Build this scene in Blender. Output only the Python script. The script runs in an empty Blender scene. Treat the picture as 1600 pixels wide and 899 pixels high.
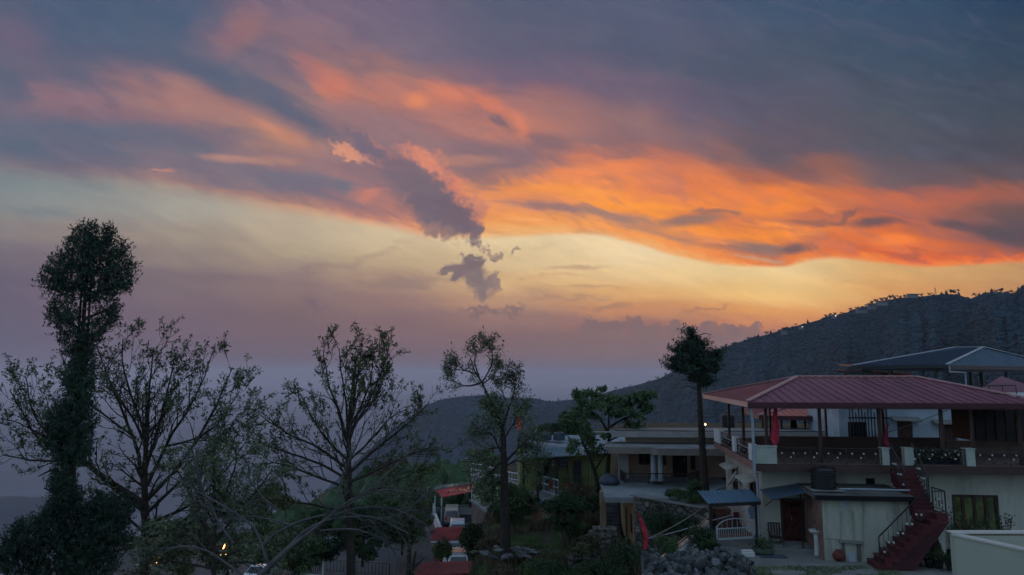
import bpy, math, random
import numpy as np
from math import sin, cos, pi, radians, tan, atan2, sqrt
from mathutils import Vector, Matrix
random.seed(7); RNG = np.random.default_rng(7)
C = bpy.context.scene.collection
SC = bpy.context.scene

# ------------------------------------------------------------------ camera
FOC = 1100.0                       # focal length in photo pixels (photo 1600 wide)
TH = math.atan(135.0 / FOC)        # upward pitch
cam_d = bpy.data.cameras.new('camera'); cam = bpy.data.objects.new('camera', cam_d); C.objects.link(cam)
cam_d.sensor_width = 36; cam_d.lens = 36 * FOC / 1600; cam_d.clip_start = .1; cam_d.clip_end = 100000
cam.location = (0, 0, 0); cam.rotation_euler = (pi/2 + TH, 0, 0)
SC.camera = cam
# ------------------------------------------------------------------ render / exposure
SC.view_settings.view_transform = 'Standard'; SC.view_settings.look = 'None'
SC.view_settings.exposure = 0; SC.view_settings.gamma = 1; SC.view_settings.use_curve_mapping = False
cy = SC.cycles
cy.use_denoising = True
cy.max_bounces = 5; cy.diffuse_bounces = 2; cy.glossy_bounces = 2; cy.transmission_bounces = 3
cy.transparent_max_bounces = 6; cy.volume_bounces = 3
cy.use_adaptive_sampling = True; cy.adaptive_threshold = .02; cy.adaptive_min_samples = 8
cy.caustics_reflective = False; cy.caustics_refractive = False
# ------------------------------------------------------------------ world: dusk sky with cloud decks
SUN_AZ = radians(-14); SUN_EL = radians(4)
def s2l(c):
    return tuple(((v/255)/12.92 if v/255 <= .04045 else (((v/255)+.055)/1.055)**2.4) for v in c)
W = bpy.data.worlds.new('World'); SC.world = W; W.use_nodes = True
W.cycles.sampling_method = 'MANUAL'; W.cycles.sample_map_resolution = 512
nt = W.node_tree; nt.nodes.clear()
def N(t, **k):
    n = nt.nodes.new(t)
    for a, b in k.items(): setattr(n, a, b)
    return n
def L(a, b): nt.links.new(a, b)
def M_(op, a, b=None, c=None, clamp=False):
    n = N('ShaderNodeMath', operation=op, use_clamp=clamp)
    for i, v in enumerate((a, b, c)):
        if v is None: continue
        if isinstance(v, (int, float)): n.inputs[i].default_value = v
        else: L(v, n.inputs[i])
    return n.outputs[0]
def dot(vec, v):
    n = N('ShaderNodeVectorMath', operation='DOT_PRODUCT'); L(vec, n.inputs[0]); n.inputs[1].default_value = v
    return n.outputs['Value']
def comb(x, y, z=0.0):
    n = N('ShaderNodeCombineXYZ')
    for i, v in enumerate((x, y, z)):
        if isinstance(v, (int, float)): n.inputs[i].default_value = v
        else: L(v, n.inputs[i])
    return n.outputs[0]
def noise(vec, scale, detail=4, rough=.55, dist=0):
    n = N('ShaderNodeTexNoise'); n.noise_dimensions = '3D'; L(vec, n.inputs['Vector'])
    n.inputs['Scale'].default_value = scale; n.inputs['Detail'].default_value = detail
    n.inputs['Roughness'].default_value = rough; n.inputs['Distortion'].default_value = dist
    return n.outputs['Fac']
def mapr(v, a, b, c, d, smooth=False):
    n = N('ShaderNodeMapRange'); n.interpolation_type = 'SMOOTHSTEP' if smooth else 'LINEAR'
    L(v, n.inputs[0])
    for i, k in enumerate((a, b, c, d)): n.inputs[i+1].default_value = k
    return n.outputs[0]
def mixc(f, a, b, mode='MIX'):
    n = N('ShaderNodeMix', data_type='RGBA', blend_type=mode)
    for i, v in ((0, f), (6, a), (7, b)):
        if isinstance(v, (int, float)): n.inputs[i].default_value = v
        elif isinstance(v, tuple): n.inputs[i].default_value = (*v, 1)
        else: L(v, n.inputs[i])
    return n.outputs[2]
tc = N('ShaderNodeTexCoord'); D = tc.outputs['Generated']
# world-fixed tangent frame of the western sky (S = sideways, T = upward), in fixed angular units
dF = M_('MAXIMUM', dot(D, (0, cos(TH), sin(TH))), .08)
PX = M_('MULTIPLY_ADD', M_('DIVIDE', dot(D, (1, 0, 0)), dF), FOC, 800.0)
PY = M_('MULTIPLY_ADD', M_('DIVIDE', dot(D, (0, -sin(TH), cos(TH))), dF), -FOC, 450.0)
PX = M_('MINIMUM', M_('MAXIMUM', PX, -700.0), 2300.0)
PY = M_('MINIMUM', M_('MAXIMUM', PY, -900.0), 1000.0)
P0 = comb(PX, PY)
# streak space: clouds in the deck run from upper left down to lower right
def rotated(vec, deg, sx, sy):
    n = N('ShaderNodeMapping', vector_type='POINT'); L(vec, n.inputs['Vector'])
    n.inputs['Rotation'].default_value = (0, 0, radians(deg)); 
    m = N('ShaderNodeVectorMath', operation='MULTIPLY'); L(n.outputs[0], m.inputs[0]); m.inputs[1].default_value = (sx, sy, 1)
    return m.outputs[0]
n_st = noise(rotated(P0, -14, 1/260, 1/70), 1.0, 6, .58, .6)
n_st2 = noise(rotated(P0, -20, 1/90, 1/34), 1.0, 5, .6, .8)
n_f = noise(rotated(P0, 0, 1/26, 1/26), 1.0, 6, .62)
n_f2 = noise(rotated(P0, 40, 1/24, 1/24), 1.3, 6, .62)
wst = M_('MULTIPLY', M_('SUBTRACT', n_st, .5), 46.0)
w2 = M_('MULTIPLY', M_('SUBTRACT', n_st2, .5), 34.0)
PYs = M_('ADD', PY, M_('ADD', wst, w2))                 # soft warp
PXs = M_('ADD', PX, M_('MULTIPLY', M_('SUBTRACT', n_st2, .5), 110.0))
VS = 'streak'
PXf = M_('ADD', PX, M_('MULTIPLY', M_('SUBTRACT', n_f, .5), 60.0))
PYf = M_('ADD', PY, M_('MULTIPLY', M_('SUBTRACT', n_f2, .5), 60.0))
VF = 'crisp'                                     # crisp cumulus warp
VB = 'broad'
PXb = M_('ADD', PX, M_('MULTIPLY', M_('SUBTRACT', n_st2, .5), 60.0)); PYb = M_('ADD', PY, M_('MULTIPLY', M_('SUBTRACT', n_st, .5), 26.0))
COLS = [-100, 120, 300, 450, 600, 800, 1000, 1200, 1400, 1600]
def grid(xv, yv, cols, lo, hi):
    out = None
    yn = mapr(yv, lo, hi, 0, 1)
    for i, st in enumerate(cols):
        r = N('ShaderNodeValToRGB'); cr = r.color_ramp; cr.interpolation = 'EASE'
        while len(cr.elements) < len(st): cr.elements.new(.5)
        for e, (p, c) in zip(cr.elements, st):
            e.position = (p-lo)/(hi-lo); e.color = (*s2l(c), 1)
        L(yn, r.inputs[0])
        if out is None: out = r.outputs[0]
        else: out = mixc(mapr(xv, COLS[i-1], COLS[i], 0, 1, True), out, r.outputs[0])
    return out
# lower clear band and haze: colours by height
SKY = [
 [(270,(116,132,138)),(310,(128,136,138)),(350,(128,124,128)),(400,(112,104,116)),(450,(96,93,113)),(540,(84,88,110)),(640,(80,84,110)),(720,(62,76,104)),(820,(48,66,94))],
 [(270,(128,140,142)),(320,(140,142,140)),(360,(142,130,126)),(400,(122,110,118)),(450,(106,96,112)),(540,(96,90,110)),(640,(82,82,106)),(720,(62,76,104)),(820,(48,64,94))],
 [(280,(160,152,144)),(330,(164,158,148)),(370,(160,146,132)),(400,(146,130,122)),(440,(122,108,112)),(500,(108,95,108)),(560,(98,88,106)),(640,(84,80,102)),(720,(62,76,102)),(820,(48,62,90))],
 [(300,(186,170,148)),(345,(190,172,148)),(390,(176,158,134)),(420,(156,136,124)),(450,(134,114,114)),(500,(114,98,104)),(560,(104,90,102)),(640,(88,80,98)),(820,(50,60,86))],
 [(320,(214,190,156)),(365,(210,188,154)),(400,(190,166,134)),(430,(168,142,122)),(470,(140,116,112)),(510,(120,101,106)),(560,(108,92,102)),(640,(92,82,96)),(820,(52,60,84))],
 [(330,(236,206,164)),(375,(232,206,162)),(405,(222,194,148)),(440,(208,174,128)),(470,(178,144,116)),(500,(142,116,110)),(540,(120,99,102)),(600,(106,89,98)),(820,(60,62,84))],
 [(340,(244,216,172)),(390,(240,212,168)),(425,(232,200,146)),(455,(216,172,112)),(480,(190,138,98)),(505,(146,110,102)),(540,(120,99,100)),(600,(104,88,94)),(820,(60,62,84))],
 [(380,(240,212,164)),(425,(236,206,150)),(460,(232,190,120)),(490,(216,158,92)),(515,(186,126,90)),(545,(146,110,98)),(620,(110,90,94))],
 [(380,(226,184,120)),(430,(214,168,108)),(460,(206,152,92)),(490,(192,134,82)),(530,(160,112,84)),(620,(110,90,94))],
 [(380,(204,156,100)),(430,(196,150,98)),(460,(188,140,90)),(490,(170,120,82)),(530,(150,105,84)),(620,(110,90,94))],
]
# underside of the cloud deck: colours by distance above its lower edge
DECK = [
 [(-460,(56,76,104)),(-280,(92,96,116)),(-225,(108,99,121)),(-160,(92,102,122)),(-105,(112,106,124)),(-60,(94,105,124)),(-25,(108,112,126)),(0,(124,126,132))],
 [(-460,(56,78,106)),(-290,(76,94,120)),(-225,(82,96,120)),(-170,(110,100,120)),(-120,(136,110,122)),(-85,(98,104,124)),(-45,(106,106,124)),(-15,(126,114,124)),(0,(136,128,128))],
 [(-500,(60,82,108)),(-305,(84,94,120)),(-250,(90,98,120)),(-200,(128,108,120)),(-150,(164,122,118)),(-110,(146,116,120)),(-80,(110,108,124)),(-40,(124,112,124)),(-10,(160,126,120)),(0,(166,142,128))],
 [(-520,(70,84,110)),(-330,(122,104,124)),(-280,(134,108,120)),(-225,(118,106,122)),(-160,(156,120,118)),(-110,(178,132,116)),(-80,(150,118,120)),(-45,(122,112,126)),(-15,(170,128,118)),(0,(196,148,122))],
 [(-560,(66,84,110)),(-350,(112,101,124)),(-290,(118,105,124)),(-245,(152,114,114)),(-205,(184,122,108)),(-165,(146,114,120)),(-110,(142,114,122)),(-60,(150,116,120)),(-25,(176,122,114)),(0,(220,146,112))],
 [(-560,(60,82,108)),(-365,(86,93,116)),(-305,(95,95,118)),(-255,(114,99,120)),(-210,(160,112,112)),(-170,(186,122,108)),(-130,(140,110,116)),(-100,(150,116,114)),(-78,(244,150,82)),(-52,(226,144,98)),(-25,(244,158,86)),(0,(240,176,110))],
 [(-560,(54,78,106)),(-375,(84,92,117)),(-300,(84,90,113)),(-245,(110,97,117)),(-190,(138,108,113)),(-150,(144,107,108)),(-118,(220,128,88)),(-85,(238,138,80)),(-50,(252,152,66)),(-32,(196,136,102)),(-14,(248,156,84)),(0,(246,176,110))],
 [(-560,(46,70,98)),(-410,(66,85,111)),(-330,(74,86,106)),(-240,(92,88,106)),(-180,(104,90,100)),(-140,(178,105,80)),(-112,(238,130,62)),(-88,(246,140,58)),(-66,(208,118,76)),(-46,(250,144,60)),(-28,(196,116,80)),(-10,(238,132,66)),(0,(248,160,88))],
 [(-560,(40,64,92)),(-415,(55,78,105)),(-340,(62,80,102)),(-250,(74,83,98)),(-180,(84,85,98)),(-130,(110,90,94)),(-95,(196,106,76)),(-72,(176,100,80)),(-50,(206,108,66)),(-28,(236,116,54)),(-12,(222,102,54)),(0,(242,128,60))],
 [(-560,(34,56,84)),(-415,(42,65,92)),(-340,(51,70,92)),(-250,(64,75,90)),(-180,(74,75,88)),(-140,(94,80,85)),(-108,(156,94,78)),(-78,(112,84,82)),(-48,(96,80,84)),(-24,(164,92,70)),(-8,(228,108,54)),(0,(240,128,62))],
]
EDGE = [(-300,262),(0,276),(200,292),(300,306),(400,324),(500,339),(600,354),(700,372),(800,372),(900,368),(1000,384),(1060,402),(1150,416),(1210,417),(1265,408),(1300,405),(1380,412),(1450,419),(1520,415),(1600,411),(2000,404)]
pxn = mapr(PX, -300, 2000, 0, 1)
fc = N('ShaderNodeFloatCurve'); cv = fc.mapping.curves[0]
lo, hi = -300, 2000
for i, (x, y) in enumerate(EDGE):
    u, v = (x-lo)/(hi-lo), (y-200)/300
    if i == 0: cv.points[0].location = (u, v)
    elif i == len(EDGE)-1: cv.points[-1].location = (u, v)
    else: cv.points.new(u, v)
for p in cv.points: p.handle_type = 'AUTO_CLAMPED'
fc.mapping.update()
L(pxn, fc.inputs['Value'])
EB = M_('MULTIPLY_ADD', fc.outputs[0], 300.0, 200.0)
sE = M_('SUBTRACT', PYs, EB)                                   # soft-warped distance to the edge
sH = M_('SUBTRACT', M_('ADD', PY, M_('MULTIPLY', M_('SUBTRACT', n_st, .5), 16.0)), EB)
PYl = M_('ADD', PY, M_('MULTIPLY', M_('SUBTRACT', n_st, .5), 52.0))
sky = grid(PX, PYl, SKY, 240, 860)
gf = M_('MULTIPLY', mapr(PY, 390, 520, 0, 1, True), mapr(PX, 200, 1000, .72, 1, True))
gf = M_('MULTIPLY', gf, mapr(PY, 535, 590, 1, .25, True))
tint = mixc(gf, (1., 1., 1.), (1.22, 1.05, .98))
sky = mixc(1.0, sky, tint, 'MULTIPLY')
deck = grid(PXs, sE, DECK, -560, 20)
# lit texture inside the deck: brighter and darker streaks
tex = mapr(n_st2, .36, .66, -1, 1)
deck = mixc(mapr(tex, 0, 1, 0, .12), deck, (1.0, .62, .42), 'SOFT_LIGHT')
deck = mixc(mapr(tex, -1, 0, .2, 0), deck, s2l((100, 96, 116)))
e1 = mapr(PX, 100, 900, -24, -5); e2 = mapr(PX, 100, 900, 16, 4)
edge_w = N('ShaderNodeMapRange'); edge_w.interpolation_type = 'SMOOTHSTEP'; L(sH, edge_w.inputs[0])
L(e1, edge_w.inputs[1]); L(e2, edge_w.inputs[2])
edge_w.inputs[3].default_value = 1; edge_w.inputs[4].default_value = 0
col = mixc(edge_w.outputs[0], sky, deck)
def VM(op, a, b, c):
    n = N('ShaderNodeVectorMath', operation=op)
    for i, v in enumerate((a, b, c)):
        if isinstance(v, tuple): n.inputs[i].default_value = v
        else: L(v, n.inputs[i])
    return n
SPLIT = {}
def blob(col, vec, cx, cy_, rx, ry, deg, rgb, a, soft=.6):
    """soft elliptical mass: centre, half sizes, tilt, colour, weight"""
    X, Y = SPLIT[vec]
    c, s_ = cos(radians(deg)), sin(radians(deg))
    A = (c/rx, -s_/ry, 0.); B = (s_/rx, c/ry, 0.)
    O = (-(cx*A[0]+cy_*B[0]), -(cx*A[1]+cy_*B[1]), 0.)
    k = VM('MULTIPLY_ADD', col, (1e-6,)*3, O)                 # reading col here keeps the node chain in order
    k = VM('MULTIPLY_ADD', X, A, k.outputs[0]); k = VM('MULTIPLY_ADD', Y, B, k.outputs[0])
    n = N('ShaderNodeVectorMath', operation='LENGTH'); L(k.outputs[0], n.inputs[0])
    return mixc(mapr(n.outputs['Value'], 1.0, 1.0-soft, 0, a, True), col, s2l(rgb))
SPLIT = {VS: (PXs, PYs), VF: (PXf, PYf), VB: (PXb, PYb)}
# broad soft masses of the deck (S, T, half sizes, tilt, colour, weight)
SOFT = [
 (240,40,190,75,12,(74,92,118),.85),(320,105,200,36,32,(86,97,119),.95),(455,170,165,32,33,(94,100,120),.95),(200,70,160,30,25,(82,96,120),.6),
 (30,60,60,45,30,(112,98,121),.6),(15,140,50,45,10,(86,98,120),.6),(30,230,70,22,10,(90,103,122),.8),(110,105,70,40,20,(84,98,119),.45),
 (370,55,70,42,-35,(156,112,114),.75),(330,60,60,60,10,(124,104,122),.5),(520,130,55,34,30,(206,124,104),.85),(490,105,60,24,30,(180,116,110),.6),
 (655,158,34,18,10,(230,140,98),.8),(700,150,60,26,20,(216,128,102),.8),(765,165,70,20,28,(214,126,100),.8),(815,200,22,34,-25,(222,132,102),.7),(600,140,80,26,14,(186,120,110),.5),
 (775,192,24,10,35,(120,100,112),.8),(745,235,95,20,16,(136,110,118),.8),(890,180,120,34,14,(158,114,110),.5),(990,185,70,40,10,(150,112,110),.4),(860,225,50,16,10,(128,104,110),.6),
 (640,215,110,15,10,(150,118,121),.6),(720,250,90,12,2,(196,136,112),.5),
 (330,165,190,30,14,(168,122,116),.55),(430,205,80,16,25,(206,138,112),.65),(250,205,110,22,5,(104,106,124),.7),(360,212,60,22,5,(116,108,124),.6),(150,230,120,12,12,(100,106,124),.6),
 (360,250,70,10,4,(196,140,120),.6),(255,268,28,5,8,(196,136,120),.7),(430,252,60,10,6,(190,138,118),.5),(475,280,130,15,7,(114,110,126),.8),(340,290,130,12,8,(122,112,126),.6),(250,240,120,10,14,(122,110,124),.5),
 (545,292,26,16,0,(108,112,126),.8),(585,305,34,12,-20,(208,132,112),.7),
 (800,272,90,13,-5,(196,128,104),.4),(920,268,150,16,-8,(242,140,84),.7),(1060,262,90,30,25,(220,124,86),.55),(1130,290,110,30,30,(236,132,74),.6),(900,300,110,11,4,(252,156,74),.8),
 (1010,325,130,8,4,(255,156,64),.85),(1030,298,50,10,10,(206,120,94),.5),
 (860,322,120,9,7,(146,116,116),.85),(960,338,90,9,6,(156,122,114),.85),(1080,345,90,13,-6,(152,116,104),.95),(1115,332,50,8,0,(128,104,102),.7),
 (830,347,60,6,3,(250,170,104),.7),(700,340,60,8,5,(238,150,104),.5),
 (1180,385,75,15,6,(138,112,106),.9),(1240,388,42,12,0,(116,92,92),.9),(1185,400,60,5,4,(190,160,130),.6),
 (1200,352,60,8,3,(255,150,62),.7),(1280,352,80,9,3,(138,96,90),.7),(1250,330,110,8,2,(246,134,64),.6),
 (1370,352,60,13,-4,(112,86,88),.95),(1330,345,40,9,-20,(120,90,90),.7),(1410,345,60,6,8,(214,110,70),.5),(1490,352,50,13,8,(100,82,88),.9),(1560,366,80,17,9,(92,78,84),.95),(1600,380,70,16,6,(92,78,84),.7),
 (1400,378,60,12,0,(250,134,58),.8),(1420,398,50,9,0,(176,92,70),.7),(1500,400,40,5,0,(190,98,70),.6),(1345,392,30,8,0,(206,108,70),.6),
 (1290,310,70,14,16,(196,108,80),.5),(1480,305,90,14,6,(190,100,76),.5),(1230,255,120,30,20,(98,90,100),.6),(1380,285,60,14,0,(112,92,94),.5),
 (1140,240,80,24,30,(150,104,96),.5),(1230,120,160,60,20,(84,88,107),.35),(1090,60,80,40,10,(92,92,114),.4),
]
for b in SOFT: col = blob(col, VB if b[3] > 9 else VS, *b[:5], b[5], b[6], .8)
# thin wisps in the clear band
for b in [(620,440,110,13,-4,(146,122,116),.75),(560,400,110,10,-16,(166,140,124),.55),(480,425,130,12,-10,(140,118,116),.5),(300,430,200,9,6,(122,104,112),.5),
          (890,412,70,7,-3,(188,152,122),.65),(930,448,60,6,-6,(190,148,114),.7),(880,467,120,5,-4,(176,136,112),.7),(960,478,70,6,-6,(160,120,102),.6),(870,432,70,4,-6,(206,158,114),.6),
          (1110,490,60,6,-10,(176,122,92),.7),(1120,378,60,6,2,(246,148,86),.6),(180,345,110,14,0,(146,140,136),.5),(60,330,80,12,0,(116,126,132),.6),(350,375,70,5,0,(158,140,128),.5),
          (1010,376,60,4,0,(240,160,96),.6),(840,388,60,3,0,(214,184,140),.5)]:
    col = blob(col, VS, *b[:5], b[5], b[6], .9)
# cumulus: the long tumbling cloud, the small one beneath it, crumbs and the bank on the horizon
CU = [
 (590,240,70,18,38,(222,138,112),.75,.6),(660,262,62,36,32,(228,140,110),.85,.6),(706,300,34,34,-55,(222,132,106),.8,.6),(742,338,24,40,0,(196,128,112),.8,.6),(543,238,44,11,24,(224,152,122),.8,.6),
 (572,228,62,18,38,(116,106,122),.95,.6),(638,278,78,40,40,(122,106,118),.95,.6),(678,316,76,50,42,(118,103,114),1,.55),(712,340,50,32,45,(116,100,110),1,.55),(744,362,15,32,-8,(120,102,112),.95,.6),(692,362,46,18,15,(138,114,116),.85,.7),
 (735,430,40,25,12,(124,108,112),.92,.62),(754,450,29,22,65,(126,110,113),.88,.65),(708,423,25,15,0,(124,107,111),.95,.45),(737,411,26,15,0,(124,107,111),.95,.45),(771,438,17,16,0,(128,110,113),.85,.5),
 (765,398,22,7,35,(160,134,122),.75,.4),(777,405,10,6,20,(142,120,116),.75,.4),(806,390,10,6,-45,(150,126,118),.75,.4),(777,450,7,15,20,(150,124,116),.6,.4),(814,436,5,5,0,(170,140,120),.5,.4),
 (797,484,26,9,5,(116,98,104),.65,.7),(757,487,30,9,5,(118,98,104),.65,.6),(728,485,24,7,5,(122,102,106),.5,.6),(484,472,13,8,0,(104,90,104),.45,.5),(496,480,24,5,0,(104,90,104),.4,.6),
]
col = blob(col, VS, 1215, 452, 230, 42, 2, (246, 206, 134), .45, .95)
for b in CU: col = blob(col, VF, *b[:5], b[5], b[6], b[7])
# far bank of cumulus standing in the haze
BANK = [(925,512,22,14,0),(952,512,16,9,0),(965,508,14,10,0),(992,508,24,12,0),(1012,514,26,12,0),(1060,512,26,8,0),(1080,516,30,10,0),(1120,518,40,14,0),(1165,516,30,10,0)]
bank = s2l((132, 106, 104))
for b in BANK:
    col = blob(col, VF, *b, (128, 104, 104), .75, .25)
col = mixc(M_('MULTIPLY', M_('MULTIPLY', M_('MULTIPLY', mapr(PYf, 512, 526, 0, .8, True), mapr(PY, 540, 590, 1, 0, True)), mapr(PX, 780, 980, 0, 1, True)), mapr(PX, 1160, 1300, 1, 0, True)), col, bank)
# fine wisps drawn out along the wind
n_w = noise(rotated(P0, -17, 1/120, 1/30), 1.0, 6, .6, .9)
wf = M_('MULTIPLY', mapr(n_w, .3, .7, -.085, .085), mapr(PY, 430, 520, 1, .15, True))
wv = M_('ADD', wf, 1.0)
col = mixc(1.0, col, comb(wv, wv, M_('MULTIPLY_ADD', wf, .55, 1.0)), 'MULTIPLY')
# dusk sky behind and overhead (Nishita, sun at the horizon)
ns = N('ShaderNodeTexSky', sky_type='NISHITA'); ns.sun_disc = False
ns.sun_elevation = SUN_EL; ns.sun_rotation = SUN_AZ; ns.air_density = 1.4; ns.dust_density = 1.0; ns.ozone_density = 3.0
NK = .05; AMB = (.245, .35, .50)
nsk = mixc(1.0, ns.outputs[0], (NK, NK, NK), 'MULTIPLY')
nsk = mixc(1.0, nsk, AMB, 'ADD')
back = mapr(dot(D, (0, cos(TH), sin(TH))), .22, .52, 0, 1, True)
bg = N('ShaderNodeBackground'); L(col, bg.inputs[0]); bg.inputs[1].default_value = 1.0
bg2 = N('ShaderNodeBackground'); L(nsk, bg2.inputs[0]); bg2.inputs[1].default_value = 1.0
ms = N('ShaderNodeMixShader'); L(back, ms.inputs[0]); L(bg2.outputs[0], ms.inputs[1]); L(bg.outputs[0], ms.inputs[2])
wo = N('ShaderNodeOutputWorld'); L(ms.outputs[0], wo.inputs[0])
# ------------------------------------------------------------------ the last warm light from the horizon
sd = bpy.data.lights.new('sun', 'SUN'); sun = bpy.data.objects.new('sun', sd); C.objects.link(sun)
sd.energy = .35; sd.angle = radians(18); sd.color = (1, .62, .42)
sv = Vector((sin(SUN_AZ)*cos(SUN_EL), cos(SUN_AZ)*cos(SUN_EL), sin(SUN_EL)))
sun.rotation_euler = sv.to_track_quat('Z', 'Y').to_euler(); sun.location = sv*100
# ================================================================== helpers
def ray(px, py):
    a = (px-800)/FOC; b = (450-py)/FOC
    return Vector((a, cos(TH)-b*sin(TH), sin(TH)+b*cos(TH)))
def at(px, py, Y):
    r = ray(px, py); return r*(Y/r.y)
class Fr:
    """a thing's own frame: origin at its base, turned about z"""
    def __init__(s, o, deg=0):
        s.o = Vector(o); s.a = radians(deg); s.ca, s.sa = cos(s.a), sin(s.a)
    def loc(s, p):
        d = Vector(p)-s.o; return Vector((d.x*s.ca+d.y*s.sa, -d.x*s.sa+d.y*s.ca, d.z))
    def hit(s, px, py, lx=None, ly=None, lz=None):
        o = s.loc((0,0,0)); r = s.loc(ray(px, py)+s.o)
        if ly is not None: t = (ly-o.y)/r.y
        elif lx is not None: t = (lx-o.x)/r.x
        else: t = (lz-o.z)/r.z
        return o+r*t
    def rect(s, x0, y0, x1, y1, ly):
        a = s.hit(x0, (y0+y1)/2, ly=ly).x; b = s.hit(x1, (y0+y1)/2, ly=ly).x
        c = s.hit((x0+x1)/2, y0, ly=ly).z; d = s.hit((x0+x1)/2, y1, ly=ly).z
        return a, b, min(c, d), max(c, d)
# ---------------------------------------------------------------- materials
_M = {}
def mat(name, col, rough=.8, var=.25, scale=2.0, metal=0, bump=0, spec=.3, stain=None, stretch=(1,1,1), emit=None, alpha=1, bscale=None):
    """principled with two scales of noise on the colour; col in linear"""
    if name in _M: return _M[name]
    m = bpy.data.materials.new(name); m.use_nodes = True; t = m.node_tree; b = t.nodes['Principled BSDF']
    b.inputs['Roughness'].default_value = rough; b.inputs['Metallic'].default_value = metal
    b.inputs['Specular IOR Level'].default_value = spec
    co = t.nodes.new('ShaderNodeTexCoord'); mp = t.nodes.new('ShaderNodeMapping'); mp.inputs['Scale'].default_value = stretch
    t.links.new(co.outputs['Object'], mp.inputs[0])
    def nz(sc, det=4, ro=.6):
        n = t.nodes.new('ShaderNodeTexNoise'); n.inputs['Scale'].default_value = sc; n.inputs['Detail'].default_value = det
        n.inputs['Roughness'].default_value = ro; t.links.new(mp.outputs[0], n.inputs['Vector']); return n.outputs['Fac']
    def mx(f, a, c):
        n = t.nodes.new('ShaderNodeMix'); n.data_type = 'RGBA'
        for i, v in ((0, f), (6, a), (7, c)):
            if isinstance(v, tuple): n.inputs[i].default_value = (*v[:3], 1)
            else: t.links.new(v, n.inputs[i])
        return n.outputs[2]
    def mr(v, a, b_, c, d):
        n = t.nodes.new('ShaderNodeMapRange'); t.links.new(v, n.inputs[0])
        for i, k in enumerate((a, b_, c, d)): n.inputs[i+1].default_value = k
        return n.outputs[0]
    lo = tuple(c*(1-var) for c in col); hi = tuple(min(1, c*(1+var)) for c in col)
    n1 = nz(scale)
    c = mx(mr(n1, .3, .7, 0, 1), lo, hi)
    if stain:
        n2 = nz(scale*.45, 6, .7); c = mx(mr(n2, .5, .68, 0, stain[1]), c, stain[0])
    t.links.new(c, b.inputs['Base Color'])
    if bump:
        bp = t.nodes.new('ShaderNodeBump'); bp.inputs['Strength'].default_value = min(1, bump); bp.inputs['Distance'].default_value = .03
        t.links.new(nz(bscale or scale*6, 4), bp.inputs['Height']); t.links.new(bp.outputs[0], b.inputs['Normal'])
    if emit:
        b.inputs['Emission Color'].default_value = (*emit[0], 1); b.inputs['Emission Strength'].default_value = emit[1]
    _M[name] = m; return m
def cellify(m, scale, dark=.25, stretch=(1,1,1.5)):
    t = m.node_tree; b = t.nodes['Principled BSDF']; src = b.inputs['Base Color'].links[0].from_socket
    co = t.nodes.new('ShaderNodeTexCoord'); mp = t.nodes.new('ShaderNodeMapping'); mp.inputs['Scale'].default_value = stretch; t.links.new(co.outputs['Object'], mp.inputs[0])
    nz = t.nodes.new('ShaderNodeTexNoise'); nz.inputs['Scale'].default_value = scale*1.5; t.links.new(mp.outputs[0], nz.inputs['Vector'])
    mx = t.nodes.new('ShaderNodeMix'); mx.data_type = 'RGBA'; mx.inputs[0].default_value = .12; t.links.new(mp.outputs[0], mx.inputs[6]); t.links.new(nz.outputs['Color'], mx.inputs[7])
    v = t.nodes.new('ShaderNodeTexVoronoi'); v.feature = 'DISTANCE_TO_EDGE'; v.inputs['Scale'].default_value = scale; t.links.new(mx.outputs[2], v.inputs['Vector'])
    v2 = t.nodes.new('ShaderNodeTexVoronoi'); v2.inputs['Scale'].default_value = scale; t.links.new(mx.outputs[2], v2.inputs['Vector'])
    r = t.nodes.new('ShaderNodeMapRange'); r.inputs[1].default_value = .01; r.inputs[2].default_value = .09; r.inputs[3].default_value = dark; r.inputs[4].default_value = 1; t.links.new(v.outputs['Distance'], r.inputs[0])
    r2 = t.nodes.new('ShaderNodeMapRange'); r2.inputs[3].default_value = .55; r2.inputs[4].default_value = 1.5; t.links.new(v2.outputs['Color'], r2.inputs[0])
    k = t.nodes.new('ShaderNodeMath'); k.operation = 'MULTIPLY'; t.links.new(r.outputs[0], k.inputs[0]); t.links.new(r2.outputs[0], k.inputs[1])
    m2 = t.nodes.new('ShaderNodeVectorMath'); m2.operation = 'SCALE'; t.links.new(src, m2.inputs[0]); t.links.new(k.outputs[0], m2.inputs['Scale']); t.links.new(m2.outputs[0], b.inputs['Base Color'])
    bp = t.nodes.new('ShaderNodeBump'); bp.inputs['Strength'].default_value = 1; bp.inputs['Distance'].default_value = .06; t.links.new(r.outputs[0], bp.inputs['Height'])
    if b.inputs['Normal'].links: t.links.new(b.inputs['Normal'].links[0].from_socket, bp.inputs['Normal'])
    t.links.new(bp.outputs[0], b.inputs['Normal']); return m
def leafmat(name, col, var=.45, scale=.9, rough=.7):
    m = mat(name, col, rough, var, scale)
    return m
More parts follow.
